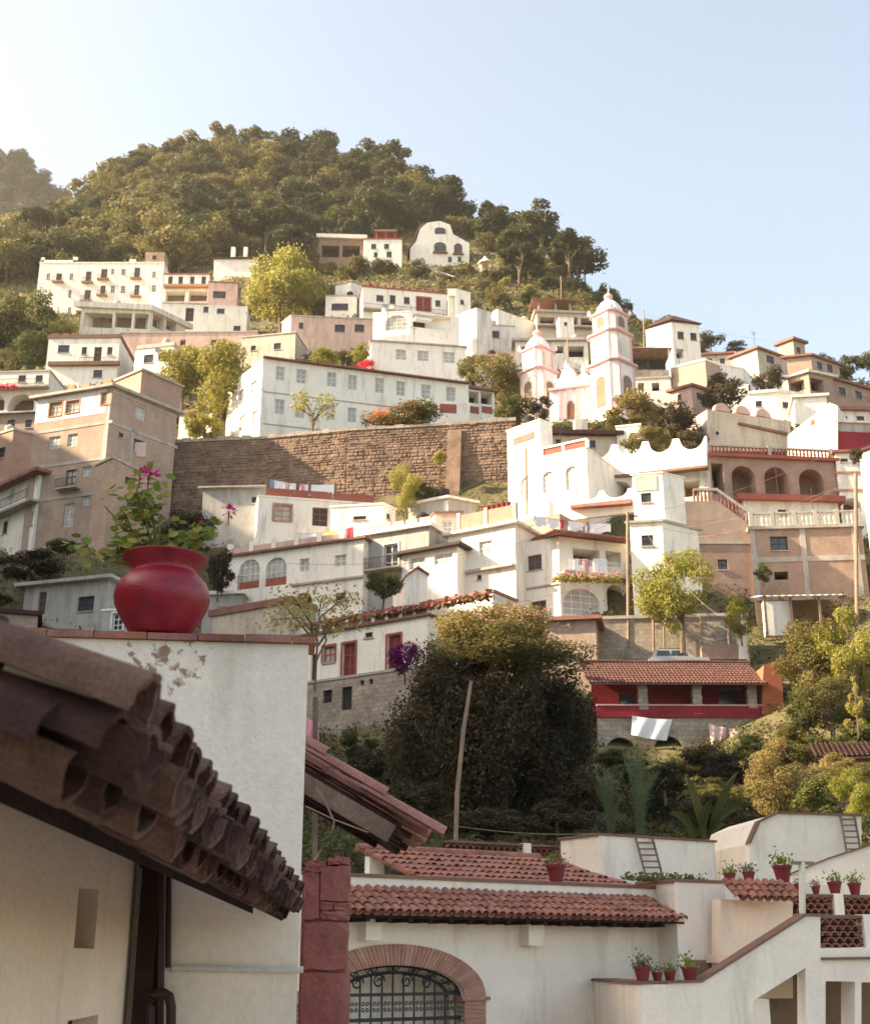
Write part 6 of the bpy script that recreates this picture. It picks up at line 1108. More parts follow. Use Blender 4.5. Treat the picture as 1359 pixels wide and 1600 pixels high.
# ---------------------------------------------------------------- vegetation
def leaf_cloud(name, m, centers, radii, nleaf, leaf, seed, sq=.75, droop=0.0, flat=0.0):
    r = np.random.RandomState(seed); nc = len(centers); w_ = radii ** 2; pk = r.choice(nc, nleaf, p=w_ / w_.sum())
    d = r.normal(size=(nleaf, 3)); d /= np.linalg.norm(d, axis=1)[:, None]; rad = radii[pk] * (r.uniform(.25, 1, nleaf) ** .45) * np.where(r.rand(nleaf) < .10, r.uniform(1.1, 1.6, nleaf), 1)
    p = centers[pk] + d * rad[:, None] * np.array([1, 1, sq])
    if droop: p[:, 2] -= droop * np.abs(r.normal(0, 1, nleaf)) * radii[pk]
    nrm = d * .8 + r.normal(size=(nleaf, 3)) * .6 + np.array([0, 0, .35]); nrm /= np.linalg.norm(nrm, axis=1)[:, None]
    t = np.cross(nrm, r.normal(size=(nleaf, 3))); t /= np.linalg.norm(t, axis=1)[:, None]; b = np.cross(nrm, t)
    s = leaf * r.uniform(.6, 1.4, nleaf)[:, None]; v = np.stack([p - t * s, p - b * s * .55 + nrm * s * .15, p + t * s, p + b * s * .55 + nrm * s * .15], 1).reshape(-1, 3)
    me = bpy.data.meshes.new(name); me.vertices.add(4 * nleaf); me.loops.add(4 * nleaf); me.polygons.add(nleaf)
    me.vertices.foreach_set('co', v.ravel()); me.loops.foreach_set('vertex_index', np.arange(4 * nleaf)); me.polygons.foreach_set('loop_start', np.arange(nleaf) * 4); me.polygons.foreach_set('loop_total', np.full(nleaf, 4))
    me.update(calc_edges=True); me.materials.append(M[m]); return me
VAR = {}
def variant(kind, m, seed, nleaf, leaf):
    key = (kind, m, seed, nleaf, leaf)
    if key in VAR: return VAR[key]
    r = np.random.RandomState(seed); nc = {'round': 26, 'pine': 17, 'bush': 30, 'airy': 20, 'weep': 30, 'cone': 16}[kind]
    d = r.normal(size=(nc, 3)); d /= np.linalg.norm(d, axis=1)[:, None]; q = r.uniform(.35, 1, nc) ** .6
    if kind == 'round': cs = np.array([0, 0, .54]) + d * q[:, None] * np.array([.34, .34, .34]); rad = r.uniform(.10, .18, nc); tr = .45
    elif kind == 'pine': cs = np.array([0, 0, .74]) + d * q[:, None] * np.array([.36, .36, .17]); cs[:, 2] += .07 * (r.rand(nc) > .5); rad = r.uniform(.09, .15, nc); tr = .6
    elif kind == 'airy': cs = np.array([0, 0, .6]) + d * q[:, None] * np.array([.38, .38, .33]); rad = r.uniform(.07, .13, nc); tr = .5
    elif kind == 'weep': cs = np.array([0, 0, .55]) + d * q[:, None] * np.array([.42, .42, .38]); rad = r.uniform(.08, .14, nc); tr = .5
    elif kind == 'cone':
        h = r.uniform(.12, 1, nc); an = r.uniform(0, 6.28, nc); ww = .32 * (1.05 - h); cs = np.stack([ww * np.cos(an), ww * np.sin(an), h * .95], 1); rad = r.uniform(.07, .12, nc) * (1.3 - .7 * h); tr = .8
    else: cs = np.array([0, 0, .45]) + d * q[:, None] * np.array([.38, .38, .36]); cs[:, 2] = np.maximum(cs[:, 2], .08); rad = r.uniform(.07, .17, nc); tr = .3
    crown = leaf_cloud('crown', m, cs, rad, nleaf, leaf, seed + 5, {'pine': .55}.get(kind, .78), {'weep': .9}.get(kind, 0))
    mb = MB(); bend = r.uniform(-.05, .05, 2); mb.tube([(0, 0, -.12), (bend[0] * .5, bend[1] * .5, tr * .5), (bend[0], bend[1], tr)], [.028, .022, .015], 6)
    for i in range(min(nc, 9)): mb.tube([(bend[0] * (.3 + .08 * i), bend[1] * .6, tr * (.45 + .06 * i)), tuple((cs[i] * .55 + np.array([0, 0, tr * .42]))), tuple(cs[i])], [.011, .008, .004], 4)
    VAR[key] = (crown, mb.mesh('trunk', 'bark')); return VAR[key]
rt_ = random.Random(9)
def tree(kind, m, loc, h, wfac, label, group=None, seed=1, nleaf=2600, leaf=.03, name='tree', cat='tree', dz=None):
    cr, tk = variant(kind, m, seed, nleaf, leaf); r = thing(name, label, cat, loc, group); r.scale = (h * wfac, h * wfac, h); r.rotation_euler = (0, 0, rt_.uniform(0, 6.28))
    for nm, me in (('crown', cr), ('trunk', tk)):
        o = bpy.data.objects.new(nm, me); col.objects.link(o); o.parent = r
    return r
def tpx(kind, m, x, yb, yt, wpx, Y, label, **k):       # a tree by its place in the picture
    b = at(x, yb, Y); t = at(x, yt, Y); h = t.z - b.z; wm = wpx / F * (b.y * ct + b.z * st); return tree(kind, m, b, h, wm / h / .92, label, **k)
# the wood on the hilltop
VIL = (638, 340, 736, 416, 236, 255); HBX += [VIL, (815, 455, 992, 660, 128, 150), (1100, 625, 1310, 712, 105, 120), (845, 655, 1105, 830, 88, 106), (930, 1020, 1225, 1185, 70, 82), (280, 655, 800, 775, 104, 116), (1180, 910, 1320, 965, 80, 88), (630, 885, 670, 945, 80, 90), (640, 620, 735, 672, 118, 124), (745, 395, 772, 426, 228, 236), (1066, 760, 1175, 850, 88, 92)]
used = []
def free(p, z, h, wr, gap):
    x0, y1 = proj((p.x - wr, p.y, z)); x1, y0 = proj((p.x + wr, p.y, z + h))
    for a, b, c, d, ya, yb in HBX:
        if x1 > a + 2 and x0 < c - 2 and p.y < yb + 1 + wr and y0 < d - 4 and y1 > b: return False
    if any((p.x - u) ** 2 + (p.y - v) ** 2 < gap ** 2 for u, v in used): return False
    used.append((p.x, p.y)); return True
LABS = {'leaf_pine': 'dark green', 'leaf_olive': 'olive yellow', 'leaf_green': 'mid green', 'leaf_gold': 'rusty gold', 'leaf_yellow': 'bright yellow-green', 'leaf_dark': 'very dark'}
cnt = tries = 0
while cnt < 295 and tries < 9000:
    tries += 1; px = rt_.uniform(-40, 1010); Y = rt_.uniform(195, 338); p = at(px, 400, Y); z = gz(p.x, p.y); x_, y_ = proj((p.x, p.y, z))
    if y_ > 450 or not (-50 < x_ < 1015): continue
    k = rt_.random(); dark = x_ > 430
    kd, lm = (('pine', 'leaf_pine') if k < (.5 if dark else .12) else ('round', 'leaf_pine') if k < (.7 if dark else .22) else ('round', 'leaf_olive') if k < .8 else ('bush', 'leaf_olive') if k < .93 else ('round', 'leaf_green'))
    h = rt_.uniform(8, 14 if Y < 285 else 10.5) * (.6 if kd == 'bush' else 1); wf = rt_.uniform(1.0, 1.4)
    if not free(p, z, h, h * .4 * wf, 4.9): continue
    tree(kd, lm, (p.x, p.y, z - .4), h, wf, LABS[lm] + ' tree in the wood covering the hilltop', 'trees of the hilltop wood', rt_.randint(1, 5), 2300, .029); cnt += 1
print('forest', cnt, tries); used = []; cnt = tries = 0
while cnt < 290 and tries < 16000:                     # shrubs on every open patch of the slope
    tries += 1; px = rt_.uniform(-30, 1390); Y = 62 + 240 * rt_.random() ** 1.25; p = at(px, 600, Y); z = gz(p.x, p.y); x_, y_ = proj((p.x, p.y, z))
    if not (-30 < x_ < 1390) or y_ > 1330 or y_ < 330: continue
    h = rt_.uniform(1.6, 4.2) * (1 if Y > 110 else .75); wf = rt_.uniform(1.0, 1.5)
    if not free(p, z, h, h * .45 * wf, 2.4): continue
    low = y_ > 700 and x_ < 1000
    lm = rt_.choice(('leaf_pine', 'leaf_olive', 'leaf_green', 'leaf_dark') if low else ('leaf_pine', 'leaf_olive', 'leaf_olive', 'leaf_green', 'leaf_gold', 'leaf_yellow'))
    tree('bush', lm, (p.x, p.y, z - .3), h, wf, LABS[lm] + ' wild shrub growing on open ground between the houses', 'wild shrubs on the slope', rt_.randint(1, 4), 2200, .034, 'shrub', 'shrub'); cnt += 1
print('shrubs', cnt, tries)
for x, yb, yt, w_, Y in ((345, 262, 196, 60, 328), (400, 275, 206, 70, 326), (460, 275, 208, 70, 322), (500, 280, 207, 62, 318), (570, 295, 224, 80, 312), (612, 300, 226, 70, 308), (655, 325, 262, 62, 300), (690, 340, 276, 52, 292), (290, 270, 210, 80, 330), (235, 290, 228, 70, 330), (180, 315, 255, 70, 330), (130, 335, 280, 60, 330)):
    tpx('pine', 'leaf_pine' if x > 420 else 'leaf_olive', x, yb, yt, w_, Y, 'tall tree standing on the skyline of the hilltop wood', group='skyline trees', seed=rt_.randint(1, 3), nleaf=2000, leaf=.032)
tpx('pine', 'leaf_pine', 768, 400, 320, 72, 268, 'broad dark round-topped pine on the skyline right of the villa', seed=4, nleaf=3600, leaf=.03); tpx('pine', 'leaf_pine', 848, 420, 347, 58, 252, 'dark pine second from the villa along the ridge', seed=5, nleaf=3000, leaf=.03); tpx('pine', 'leaf_pine', 915, 455, 383, 46, 232, 'smaller dark pine lowest along the ridge before the church tower', seed=6, nleaf=2600, leaf=.03)
for x, yb, yt, w_, Y in ((800, 420, 372, 50, 250), (880, 450, 410, 50, 235), (820, 455, 410, 60, 225), (900, 478, 430, 60, 215), (950, 490, 440, 46, 215), (975, 500, 462, 40, 212), (760, 460, 420, 50, 215), (860, 470, 430, 50, 210), (990, 530, 486, 36, 200), (940, 480, 452, 50, 205), (720, 480, 435, 50, 190), (770, 480, 440, 44, 200), (1040, 520, 492, 40, 195), (1110, 545, 518, 50, 190), (1150, 552, 530, 40, 190), (1290, 585, 550, 40, 186), (1330, 590, 552, 50, 182), (1358, 585, 545, 40, 180), (1310, 600, 565, 40, 178), (730, 447, 405, 50, 222), (790, 452, 415, 52, 215), (835, 445, 405, 50, 225), (700, 442, 410, 40, 212), (860, 460, 425, 50, 210), (780, 482, 450, 50, 192), (830, 478, 450, 44, 192), (650, 436, 405, 50, 212), (600, 434, 404, 50, 214), (560, 434, 400, 52, 215), (540, 444, 415, 42, 205), (470, 430, 380, 60, 225), (755, 470, 430, 44, 205)):
    tpx(rt_.choice(('bush', 'round')), 'leaf_pine' if x > 780 else 'leaf_olive', x, yb, yt, w_, Y, ('dark bushy tree on the falling ridge right of the villa' if x > 780 else 'olive bushy tree around the villa terraces'), group='ridge bushes' if x > 780 else 'villa bushes', seed=rt_.randint(1, 3), nleaf=2000, leaf=.032)
for j in range(420):                                   # trees of the far hill
    i_ = rt_.randint(0, 44); jj = rt_.randint(9, 18); v = FV[(i_, jj)]; x_, y_ = proj(v)
    if -30 < x_ < 120 and 225 < y_ < 400: tree('round', 'leaf_pine', (v[0], v[1], v[2] - 1), rt_.uniform(11, 16), 1.5, 'dark tree on the distant shaded hill', 'trees on the distant hill', rt_.randint(1, 3), 2000, .032)
# single trees and shrubs in the town
T = tpx
T('round', 'leaf_lime', 440, 540, 388, 150, 182, 'large pale feathery tree right of the hotel', seed=7, nleaf=9000, leaf=.017)
T('round', 'leaf_olive', 490, 520, 420, 90, 188, 'olive tree behind the large pale feathery tree', seed=8, nleaf=5000, leaf=.02)
T('round', 'leaf_yellow', 340, 700, 526, 125, 125, 'tall yellow-green tree left of the white school', seed=7, nleaf=9000, leaf=.016); T('round', 'leaf_yellow', 285, 630, 535, 110, 135, 'spreading yellow tree in front of the low white house', seed=8, nleaf=6000, leaf=.02)
T('bush', 'leaf_yellow', 318, 695, 620, 66, 122, 'yellow bush at the corner of the white school', seed=9, nleaf=4000, leaf=.025)
for x, yb, yt, w_, m, lab in ((40, 560, 448, 120, 'leaf_green', 'dark green spreading tree at the left edge below the hotel'), (-5, 560, 462, 90, 'leaf_pine', 'darkest tree at the left edge'), (95, 545, 495, 60, 'leaf_lime', 'bright lime bush beside the balcony house'), (52, 590, 508, 80, 'leaf_green', 'dark rounded bush above the arcade house'), (10, 600, 540, 60, 'leaf_olive', 'olive bush behind the arcade house')):
    T('round', m, x, yb, yt, w_, 172 if yb < 570 else 155, lab, seed=rt_.randint(1, 9), nleaf=5000, leaf=.02)
for x, yb, yt, w_, Y, m, lab in ((505, 580, 538, 52, 148, 'leaf_lime', 'lime bush above the school roof'), (562, 568, 530, 32, 148, 'leaf_lime', 'small lime bush next to the plain white house'), (568, 592, 560, 50, 146, 'petal_red', 'red flowering bush above the school roof'), (540, 570, 545, 40, 152, 'leaf_olive', 'olive shrub under the pinkish brick house'),
    (770, 620, 543, 90, 138, 'leaf_olive', 'brown-olive bush in the hollow left of the church'), (735, 600, 545, 40, 140, 'leaf_olive', 'olive bush beside the plain white house'), (800, 662, 612, 70, 122, 'leaf_green', 'green bush left of the church facade'), (845, 660, 612, 44, 120, 'leaf_dark', 'dark bush at the foot of the smaller church tower'),
    (985, 672, 602, 110, 118, 'leaf_gold', 'rusty gold bush right of the church'), (1050, 695, 622, 110, 112, 'leaf_dark', 'dark creeper mass beside the long beige wall'), (1008, 712, 660, 88, 99, 'leaf_olive', 'olive creeper spilling over the scalloped wall'), (1082, 715, 655, 50, 98, 'leaf_dark', 'dark creeper filling the last scallop'), (950, 690, 640, 50, 108, 'leaf_olive', 'olive bush above the tiled eave beside the church'),
    (1128, 648, 572, 82, 132, 'leaf_dark', 'dark green round tree in front of the white stepped house'), (1202, 620, 560, 50, 148, 'leaf_dark', 'dark tree between the beige gable and white roofs'), (635, 800, 708, 55, 100, 'leaf_lime', 'lime leafy plant against the retaining wall'), (687, 728, 700, 30, 106, 'leaf_lime', 'small lime tuft growing out of the retaining wall'), (660, 790, 745, 50, 101, 'leaf_green', 'green shrub at the foot of the retaining wall'),
    (598, 945, 880, 70, 82, 'leaf_green', 'round dark green bush under the black railing'), (1065, 1000, 832, 135, 80, 'leaf_lime', 'bright yellow-green tree beside the white lower storey'), (1158, 1000, 918, 54, 79, 'leaf_lime', 'yellow-green shrub left of the sheet roof shed'), (1192, 912, 876, 34, 88, 'leaf_green', 'small green bush under the brick house window'),
    (1285, 1110, 945, 150, 72, 'leaf_gold', 'large golden tree right of the red house'), (1345, 1090, 925, 130, 70, 'leaf_lime', 'tall yellow-green tree at the right edge'), (1300, 1150, 1035, 130, 67, 'leaf_olive', 'olive thicket behind the dark tiled roof'), (1262, 1145, 1070, 76, 68, 'leaf_green', 'green shrub against the orange end wall'),
    (1215, 1285, 1128, 120, 54, 'leaf_gold', 'tall shrub with pale blossoms above the slanted rooftop block'), (1120, 1220, 1150, 100, 64, 'leaf_dark', 'dark bush under the hanging cloths'), (1345, 1290, 1180, 80, 48, 'leaf_lime', 'sunlit bush at the right edge above the slanted block'), (1280, 1290, 1200, 90, 50, 'leaf_green', 'green bush below the dark tiled roof'), (1330, 1260, 1165, 100, 57, 'leaf_olive', 'olive bush covering the wall of the dark tiled roof'),
    (1341, 730, 690, 24, 80, 'leaf_dark', 'dark creeper on top of the narrow white wall'), (100, 870, 838, 60, 94, 'leaf_green', 'green bush below the brick apartment block'), (45, 905, 850, 110, 98, 'leaf_dark', 'dark scrub at the foot of the arched balcony house'), (290, 860, 790, 90, 100, 'leaf_dark', 'dark scrub under the metal shed'), (340, 930, 850, 60, 93, 'leaf_dark', 'dark thicket left of the arched window house'), (220, 800, 760, 50, 96, 'leaf_olive', 'dry shrub on the slope below the brick lean-to')):
    T('bush', m, x, yb, yt, w_, Y, lab, seed=rt_.randint(1, 9), nleaf=15000 if (yb - yt) > 90 else 5000, leaf=.012 if (yb - yt) > 90 else .022, name='shrub' if 'tree' not in lab else 'tree', cat='shrub' if 'tree' not in lab else 'tree')
for x, yb, yt, w_, Y, lab in ((1235, 1205, 1145, 95, 65, 'olive bush between the orange end wall and the dark tiled roof'), (1295, 1195, 1135, 80, 66, 'leafy green bush right behind the dark tiled roof')): T('bush', 'leaf_olive' if 'olive' in lab else 'leaf_green', x, yb, yt, w_, Y, lab, seed=3, nleaf=7000, leaf=.02, name='shrub', cat='shrub')
for x, yb, yt, w_, Y, m in ((1075, 1215, 1168, 80, 67, 'leaf_gold'), (1130, 1260, 1205, 90, 58, 'leaf_olive'), (1200, 1225, 1165, 90, 63, 'leaf_gold'), (1255, 1240, 1185, 90, 59, 'leaf_olive'), (1305, 1220, 1170, 80, 61, 'leaf_gold'), (985, 1225, 1180, 80, 67, 'leaf_olive'), (1240, 1170, 1120, 70, 70, 'leaf_olive')): T('bush', m, x, yb, yt, w_, Y, ('golden' if m == 'leaf_gold' else 'olive') + ' shrub on the slope below the red house', group='shrubs below the red house', seed=rt_.randint(1, 9), nleaf=6000, leaf=.02, name='shrub', cat='shrub')
T('airy', 'leaf_yellow', 487, 690, 602, 88, 114, 'thin sparse yellow tree in front of the school wall', seed=6, nleaf=900, leaf=.02)
T('cone', 'leaf_yellow', 1340, 1140, 1055, 50, 60, 'small golden conifer at the right edge', seed=2, nleaf=3000, leaf=.022)
T('bush', 'leaf_green', 628, 675, 625, 130, 112, 'flame bush with orange flowers on top of the retaining wall', seed=3, nleaf=5000, leaf=.02, name='shrub', cat='shrub'); T('bush', 'petal_orange', 618, 674, 630, 118, 111.5, 'orange flowers covering the flame bush', seed=12, nleaf=650, leaf=.022, name='flowers', cat='flowers')
# the big dark tree with its vine
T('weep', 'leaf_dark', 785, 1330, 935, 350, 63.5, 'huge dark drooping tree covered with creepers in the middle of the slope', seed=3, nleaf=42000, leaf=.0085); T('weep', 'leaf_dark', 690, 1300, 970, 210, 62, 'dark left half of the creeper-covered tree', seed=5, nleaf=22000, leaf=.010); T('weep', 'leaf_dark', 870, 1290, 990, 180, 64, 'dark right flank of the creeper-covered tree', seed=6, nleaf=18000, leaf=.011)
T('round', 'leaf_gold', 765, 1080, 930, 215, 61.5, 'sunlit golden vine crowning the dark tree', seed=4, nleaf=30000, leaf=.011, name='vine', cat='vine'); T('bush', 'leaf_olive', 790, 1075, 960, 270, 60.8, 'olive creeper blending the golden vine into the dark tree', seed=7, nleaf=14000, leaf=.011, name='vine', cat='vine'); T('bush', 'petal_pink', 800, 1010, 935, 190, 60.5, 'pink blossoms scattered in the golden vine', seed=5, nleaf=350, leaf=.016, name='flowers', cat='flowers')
T('bush', 'petal_purple', 633, 1060, 985, 62, 68, 'purple bougainvillea beside the long white house', seed=6, nleaf=3000, leaf=.025, name='bougainvillea', cat='shrub')
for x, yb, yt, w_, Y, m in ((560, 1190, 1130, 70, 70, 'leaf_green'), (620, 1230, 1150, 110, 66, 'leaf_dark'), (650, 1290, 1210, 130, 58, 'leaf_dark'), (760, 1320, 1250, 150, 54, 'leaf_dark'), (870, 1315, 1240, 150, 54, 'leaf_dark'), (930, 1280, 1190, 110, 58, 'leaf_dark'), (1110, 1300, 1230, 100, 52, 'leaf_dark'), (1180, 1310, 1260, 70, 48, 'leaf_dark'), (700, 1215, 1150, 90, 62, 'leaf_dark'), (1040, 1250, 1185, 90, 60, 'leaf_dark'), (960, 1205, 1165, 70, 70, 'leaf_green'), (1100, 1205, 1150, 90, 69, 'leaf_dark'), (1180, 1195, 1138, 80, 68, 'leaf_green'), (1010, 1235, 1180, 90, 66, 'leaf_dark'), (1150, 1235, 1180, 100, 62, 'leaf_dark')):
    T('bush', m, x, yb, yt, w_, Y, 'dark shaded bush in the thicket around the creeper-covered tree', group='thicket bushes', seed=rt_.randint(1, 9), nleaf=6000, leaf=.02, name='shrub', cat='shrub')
for x, yb, yt, w_, Y, lab in ((620, 1350, 1280, 110, 40, 'feathery green fern bush behind the red stone pillar'), (690, 1345, 1290, 90, 41, 'feathery green fern bush at the foot of the leaning pole'), (1000, 1315, 1165, 80, 52, 'tall grey-green feathery reeds left of the banana plant'), (955, 1310, 1190, 60, 53, 'shorter grey-green reeds beside the dark tree'), (580, 1340, 1300, 60, 41, 'low fern next to the broken roof')):
    r = thing('fern' if 'fern' in lab else 'reeds', lab, 'plant', at(x, yb, Y)); b = at(x, yb, Y); h = at(x, yt, Y).z - b.z; wm = wpx_ = w_ / F * Y; mb = MB(); r_ = random.Random(x)
    for k in range(30):
        an = r_.uniform(0, 6.28); ln = h * r_.uniform(.6, 1.1); sp = wm * r_.uniform(.1, .6); d = Vector((math.cos(an), math.sin(an), 0)); P = [b + d * (sp * t * t + .1 * sp) + Vector((0, 0, ln * (t - .35 * t * t * (sp / wm)))) for t in (0, .3, .6, .85, 1)]
        for u, v in zip(P, P[1:]):
            for q in range(5): c_ = u.lerp(v, q / 5); sd = d.cross(Vector((0, 0, 1))); w0 = .05 * h * r_.uniform(.5, 1); ax = (v - u).normalized(); [mb.poly([c_, c_ + sd * s * w0 + ax * w0 * .7, c_ + sd * s * w0 * .9 + ax * w0 * 1.0, c_ + ax * .02]) for s in (-1, 1)]
    mb.build('fronds', 'leaf_grey' if 'grey' in lab else 'leaf_green', r)
b = at(1100, 1318, 48); r = thing('banana_plant', 'banana plant with long bright green blades below the red house', 'plant', b)
for dx, ty, tx in ((0, 1212, 1072), (.2, 1208, 1150), (.1, 1255, 1165), (-.3, 1270, 1045), (.3, 1290, 1135), (-.1, 1250, 1110)):
    t_ = at(tx, ty, 48 + random.uniform(-.6, .6)); a = b + Vector((dx, 0, .3)); ax = (t_ - a); sd = ax.cross(Vector((0, 1, .3))).normalized(); mb = MB(); n_ = 8; cv = Vector((0, 0, .25))
    f = lambda t: a + ax * t + cv * math.sin(math.pi * t); w2 = lambda t: .15 * math.sin(math.pi * min(1, .12 + t * .86)) ** .7
    for k in range(n_):
        t0, t1 = k / n_, (k + 1) / n_
        for s in (-1, 1): mb.poly([f(t0), f(t1), f(t1) + sd * s * w2(t1) + Vector((0, -.08, 0)), f(t0) + sd * s * w2(t0) + Vector((0, -.08, 0))])
    mb.build('leaf', 'leaf_green', r)
MB().tube([b - Vector((0, 0, .5)), b + Vector((0, 0, 1.1))], .12, 8).build('stem', 'leaf_green', r)
# flower beds on terraces
def bed(name, label, pl, a0, a1, z, off, m, n, s, cat='flowers', hv=.22):
    r_ = random.Random(n); mb = MB()
    for k in range(n):
        c_ = pl.P(r_.uniform(a0, a1), z + abs(r_.gauss(0, hv)), off + r_.gauss(0, .18)); d = Vector((r_.gauss(0, 1), r_.gauss(-.5, 1), r_.gauss(.5, 1))).normalized(); e = d.orthogonal().normalized() * s; f = d.cross(e); mb.poly([c_ - e, c_ - f, c_ + e, c_ + f])
    o = mb.build(name, m); c0 = pl.P((a0 + a1) / 2, z, off); o.location = c0; o.data.transform(Matrix.Translation(-c0)); tag(o, label, cat, kind='stuff')
lw = [o for o in bpy.data.objects if o.name == 'upper_terrace_wall'][0]
tpl = Pl(at(500, 978, 82).xy, yaw=R(-9)); z_ = at(600, 963, 81).z
A_ = at(486, 985, 82.5); B_ = atZ(770, 934, A_.z); tpl = Pl(A_.xy, d=(B_ - A_).xy); LL = (B_ - A_).xy.length
bed('red_flowers', 'row of red flowers along the terrace of the long white house', tpl, 0, LL, A_.z, 0, 'petal_red', 900, .10); bed('terrace_greenery', 'green leaves among the red terrace flowers', tpl, 0, LL, A_.z - .05, .05, 'leaf_green', 900, .11, 'plants')
q_ = Pl(at(872, 905, 85).xy, yaw=R(6)); bed('balcony_flowers', 'pink and white flowers along the porch balcony', q_, 0, 4.4, at(920, 900, 85).z, -.1, 'petal_pink', 160, .09); bed('balcony_greenery', 'green plants hanging from the porch balcony', q_, -.3, 4.4, at(920, 907, 85).z, -.1, 'leaf_lime', 520, .10, 'plants')
q_ = Pl(at(0, 606, 136).xy, yaw=R(2)); bed('arcade_flowers', 'red flowers trailing on the balcony of the arcade house', q_, -1.5, 2.0, at(10, 606, 136).z, 0, 'petal_red', 260, .12)
q_ = Pl(at(920, 1372, 31).xy, yaw=R(28)); bed('roof_hedge', 'low green plants growing along the top of the square block', Pl(at(1056, 1378, 31.6).xy, yaw=R(28)), -1.2, 1.0, at(1056, 1376, 31.6).z, -.3, 'leaf_green', 500, .04, 'plants', .07)
# twig with leaves right of the pot
p0 = at(505, 1040, 26); r = thing('twiggy_tree', 'thin twiggy tree with few leaves right of the pot wall', 'tree', p0 - Vector((0, 0, 6))); mb = MB(); rr = random.Random(2); ends = []
for pts in ([(492, 1080), (496, 1000), (470, 965), (425, 968)], [(496, 1010), (520, 975), (555, 962)], [(494, 1000), (500, 965), (530, 940), (548, 938)], [(496, 1010), (478, 985), (440, 940)], [(495, 1030), (510, 1000), (498, 960), (505, 930)], [(498, 990), (470, 950), (460, 935)]):
    P = [at(x, y, 26 + rr.uniform(-.5, .5)) for x, y in pts]; mb.tube(P, [.03, .022, .015, .008][:len(P)], 5); ends += [P[-1], P[-2], P[-1].lerp(P[-2], .5)]
mb.tube([p0 - Vector((0, 0, 6)), at(493, 1090, 26)], .06, 6); mb.build('trunk', 'bark', r); mb = MB()
for e_ in ends:
    for k in range(48): c_ = e_ + Vector((rr.gauss(0, .2), rr.gauss(0, .2), rr.gauss(0, .15))); d = Vector((rr.gauss(0, 1), rr.gauss(0, 1), rr.gauss(.5, 1))).normalized(); e2 = d.orthogonal().normalized() * .045; f = d.cross(e2) * .6; mb.poly([c_ - e2, c_ - f, c_ + e2, c_ + f])
mb.build('crown', 'leaf_lime', r)
# undergrowth over the open slopes
r = np.random.RandomState(8); N_ = 60000; Yu = 38 + 300 * r.rand(N_) ** 1.2; Xu = (r.uniform(-.40, .40, N_)) * Yu * 1.15; zu = np.concatenate([hgt(np.stack([Xu[i:i + 3000], Yu[i:i + 3000]], 1)) for i in range(0, N_, 3000)]) - 1.0
ok = zu > -5; Xu, Yu, zu = Xu[ok], Yu[ok], zu[ok]; k_ = np.sin(Xu * .35) * np.cos(Yu * .3) + r.normal(0, .6, len(Xu))
for nm, lm, sel, rad_, n_, lf_ in (('undergrowth', 'leaf_olive', (k_ > .1) & (Yu > 120), 1.25, 130000, .30), ('undergrowth', 'leaf_pine', (k_ < -.1) & (Yu > 120), 1.25, 110000, .30), ('undergrowth', 'leaf_green', (k_ > .1) & (Yu < 125), .6, 120000, .11), ('undergrowth', 'leaf_dark', (k_ <= .1) & (Yu < 125), .6, 120000, .11)):
    cs = np.stack([Xu, Yu, zu + .2], 1)[sel]; me = leaf_cloud(nm, lm, cs, np.full(len(cs), rad_), n_, lf_, 3, .6); o = bpy.data.objects.new(nm, me); col.objects.link(o); tag(o, LABS[lm] + (' undergrowth covering the upper slopes' if rad_ > 1 else ' undergrowth covering the lower slopes'), 'undergrowth', kind='stuff')
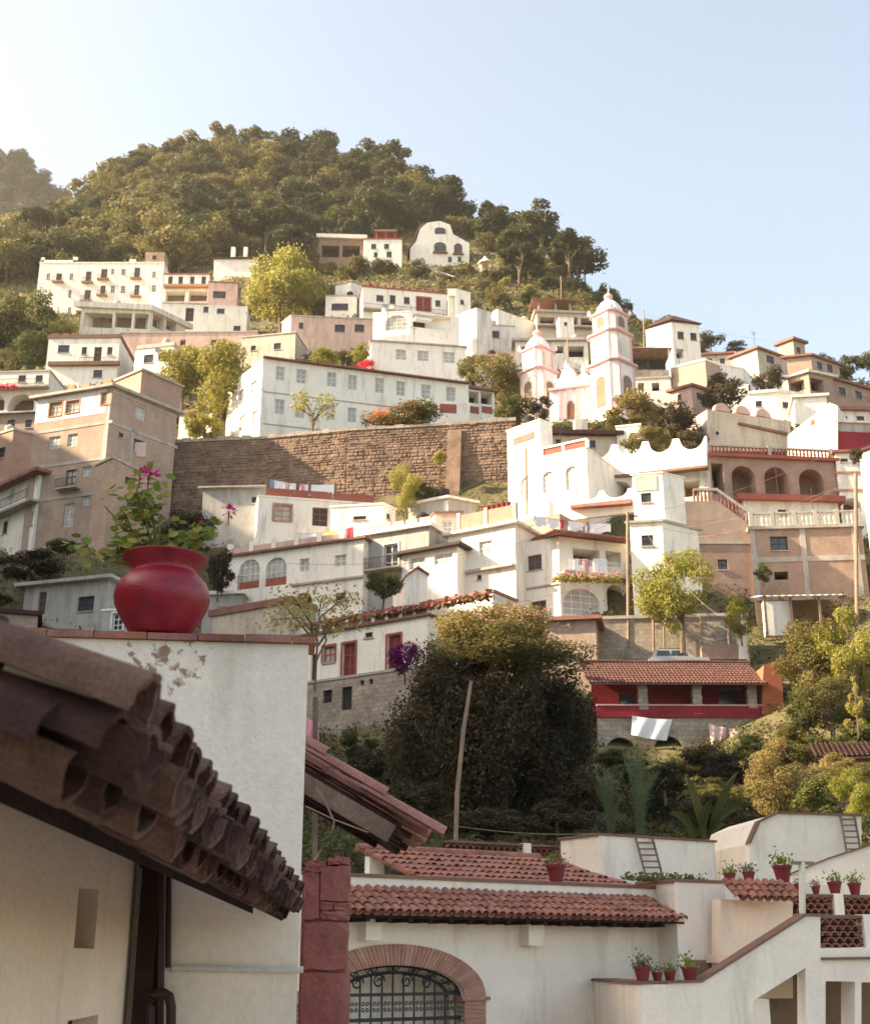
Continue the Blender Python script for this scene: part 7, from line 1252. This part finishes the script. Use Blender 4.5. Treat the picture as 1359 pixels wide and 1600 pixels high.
# ---------------------------------------------------------------- water tanks and aerials on the flat roofs
rk = random.Random(31); pickh = [h for h in HS if h[1] not in ('wall', 'shed', 'tank', 'veranda') and h[5] > 3.5]; rk.shuffle(pickh)
def short(l):
    for w_ in (' with ', ' beside ', ' and ', ' under ', ' above ', ' below ', ' between ', ' behind ', ' over ', ' in ', ' at ', ' on ', ' next ', ' stepping ', ' right ', ' left '): l = l.split(w_)[0]
    return ' '.join(l.split()[:7])
seen = {}
for i, h in enumerate(pickh[:44]):
    lab, ct_, ring, zt, pl, L = h; a = rk.uniform(.15, .85) * L; nm_ = short(lab); seen[nm_] = seen.get(nm_, 0) + 1
    if seen[nm_] > 1: continue
    if i % 2 == 0:
        q = pl.P(a, zt, -1.3); r = thing('water_tank', 'round dark water tank on the roof of the ' + nm_, 'water tank', q); rr_ = rk.uniform(.45, .6)
        MB().lathe([(0, 0), (rr_, 0), (rr_, 1.0), (rr_ * .9, 1.12), (rr_ * .35, 1.28), (rr_ * .3, 1.36), (0, 1.36)], q, 14).build('tank', rk.choice(('frame_dark', 'grey', 'dark')), r); MB().tube([q + Vector((rr_, 0, .1)), q + Vector((rr_ + .25, 0, .1)), q + Vector((rr_ + .25, 0, -.1))], .03, 5).build('outlet_pipe', 'pipe', r)
    else:
        q = pl.P(a, zt, -.8); hh = rk.uniform(1.8, 3.2); r = thing('roof_aerial', 'thin television aerial on the roof of the ' + nm_, 'aerial', q); MB().tube([q, q + Vector((0, 0, hh))], .03, 5).build('mast', 'rail', r)
        for k in range(4): w_ = .5 - .09 * k; MB().tube([q + Vector((-w_, .0, hh - .12 - k * .16)), q + Vector((w_, .1, hh - .12 - k * .16))], .018, 4).build('crossbar', 'rail', r)
# ---------------------------------------------------------------- haze in the air
mh = bpy.data.materials.new('haze'); mh.use_nodes = True; t = mh.node_tree; t.nodes.remove(t.nodes['Principled BSDF']); pv = t.nodes.new('ShaderNodeVolumePrincipled'); pv.inputs['Color'].default_value = (.98, .92, .84, 1); pv.inputs['Density'].default_value = HAZE; pv.inputs['Anisotropy'].default_value = .35; t.links.new(pv.outputs[0], t.nodes['Material Output'].inputs['Volume'])
M['haze'] = mh; MB().hexa([(x, y, z) for z in (-12, 640) for x, y in ((-560, -120), (420, -120), (420, 960), (-560, 960))]).build('haze', 'haze')['kind'] = 'stuff'
for nm_, q_ in (('school', (-20, 120, 48)), ('P2', (7.7, 90, 22)), ('P3', (22, 85, 14)), ('laundry', (-6, 100, 36)), ('long', (-3, 80, 18)), ('pot', (-2, 9, 3)), ('bottom', (3, 29, 1.2)), ('brickblock', (-32, 107, 44))):
    t_ = np.arange(2, 260, 2.0); P_ = np.array(q_) + t_[:, None] * np.array(sdir); print('SHADE', nm_, 'clear by %.1f' % float((P_[:, 2] - hgt(P_[:, :2]) + 1).min()))
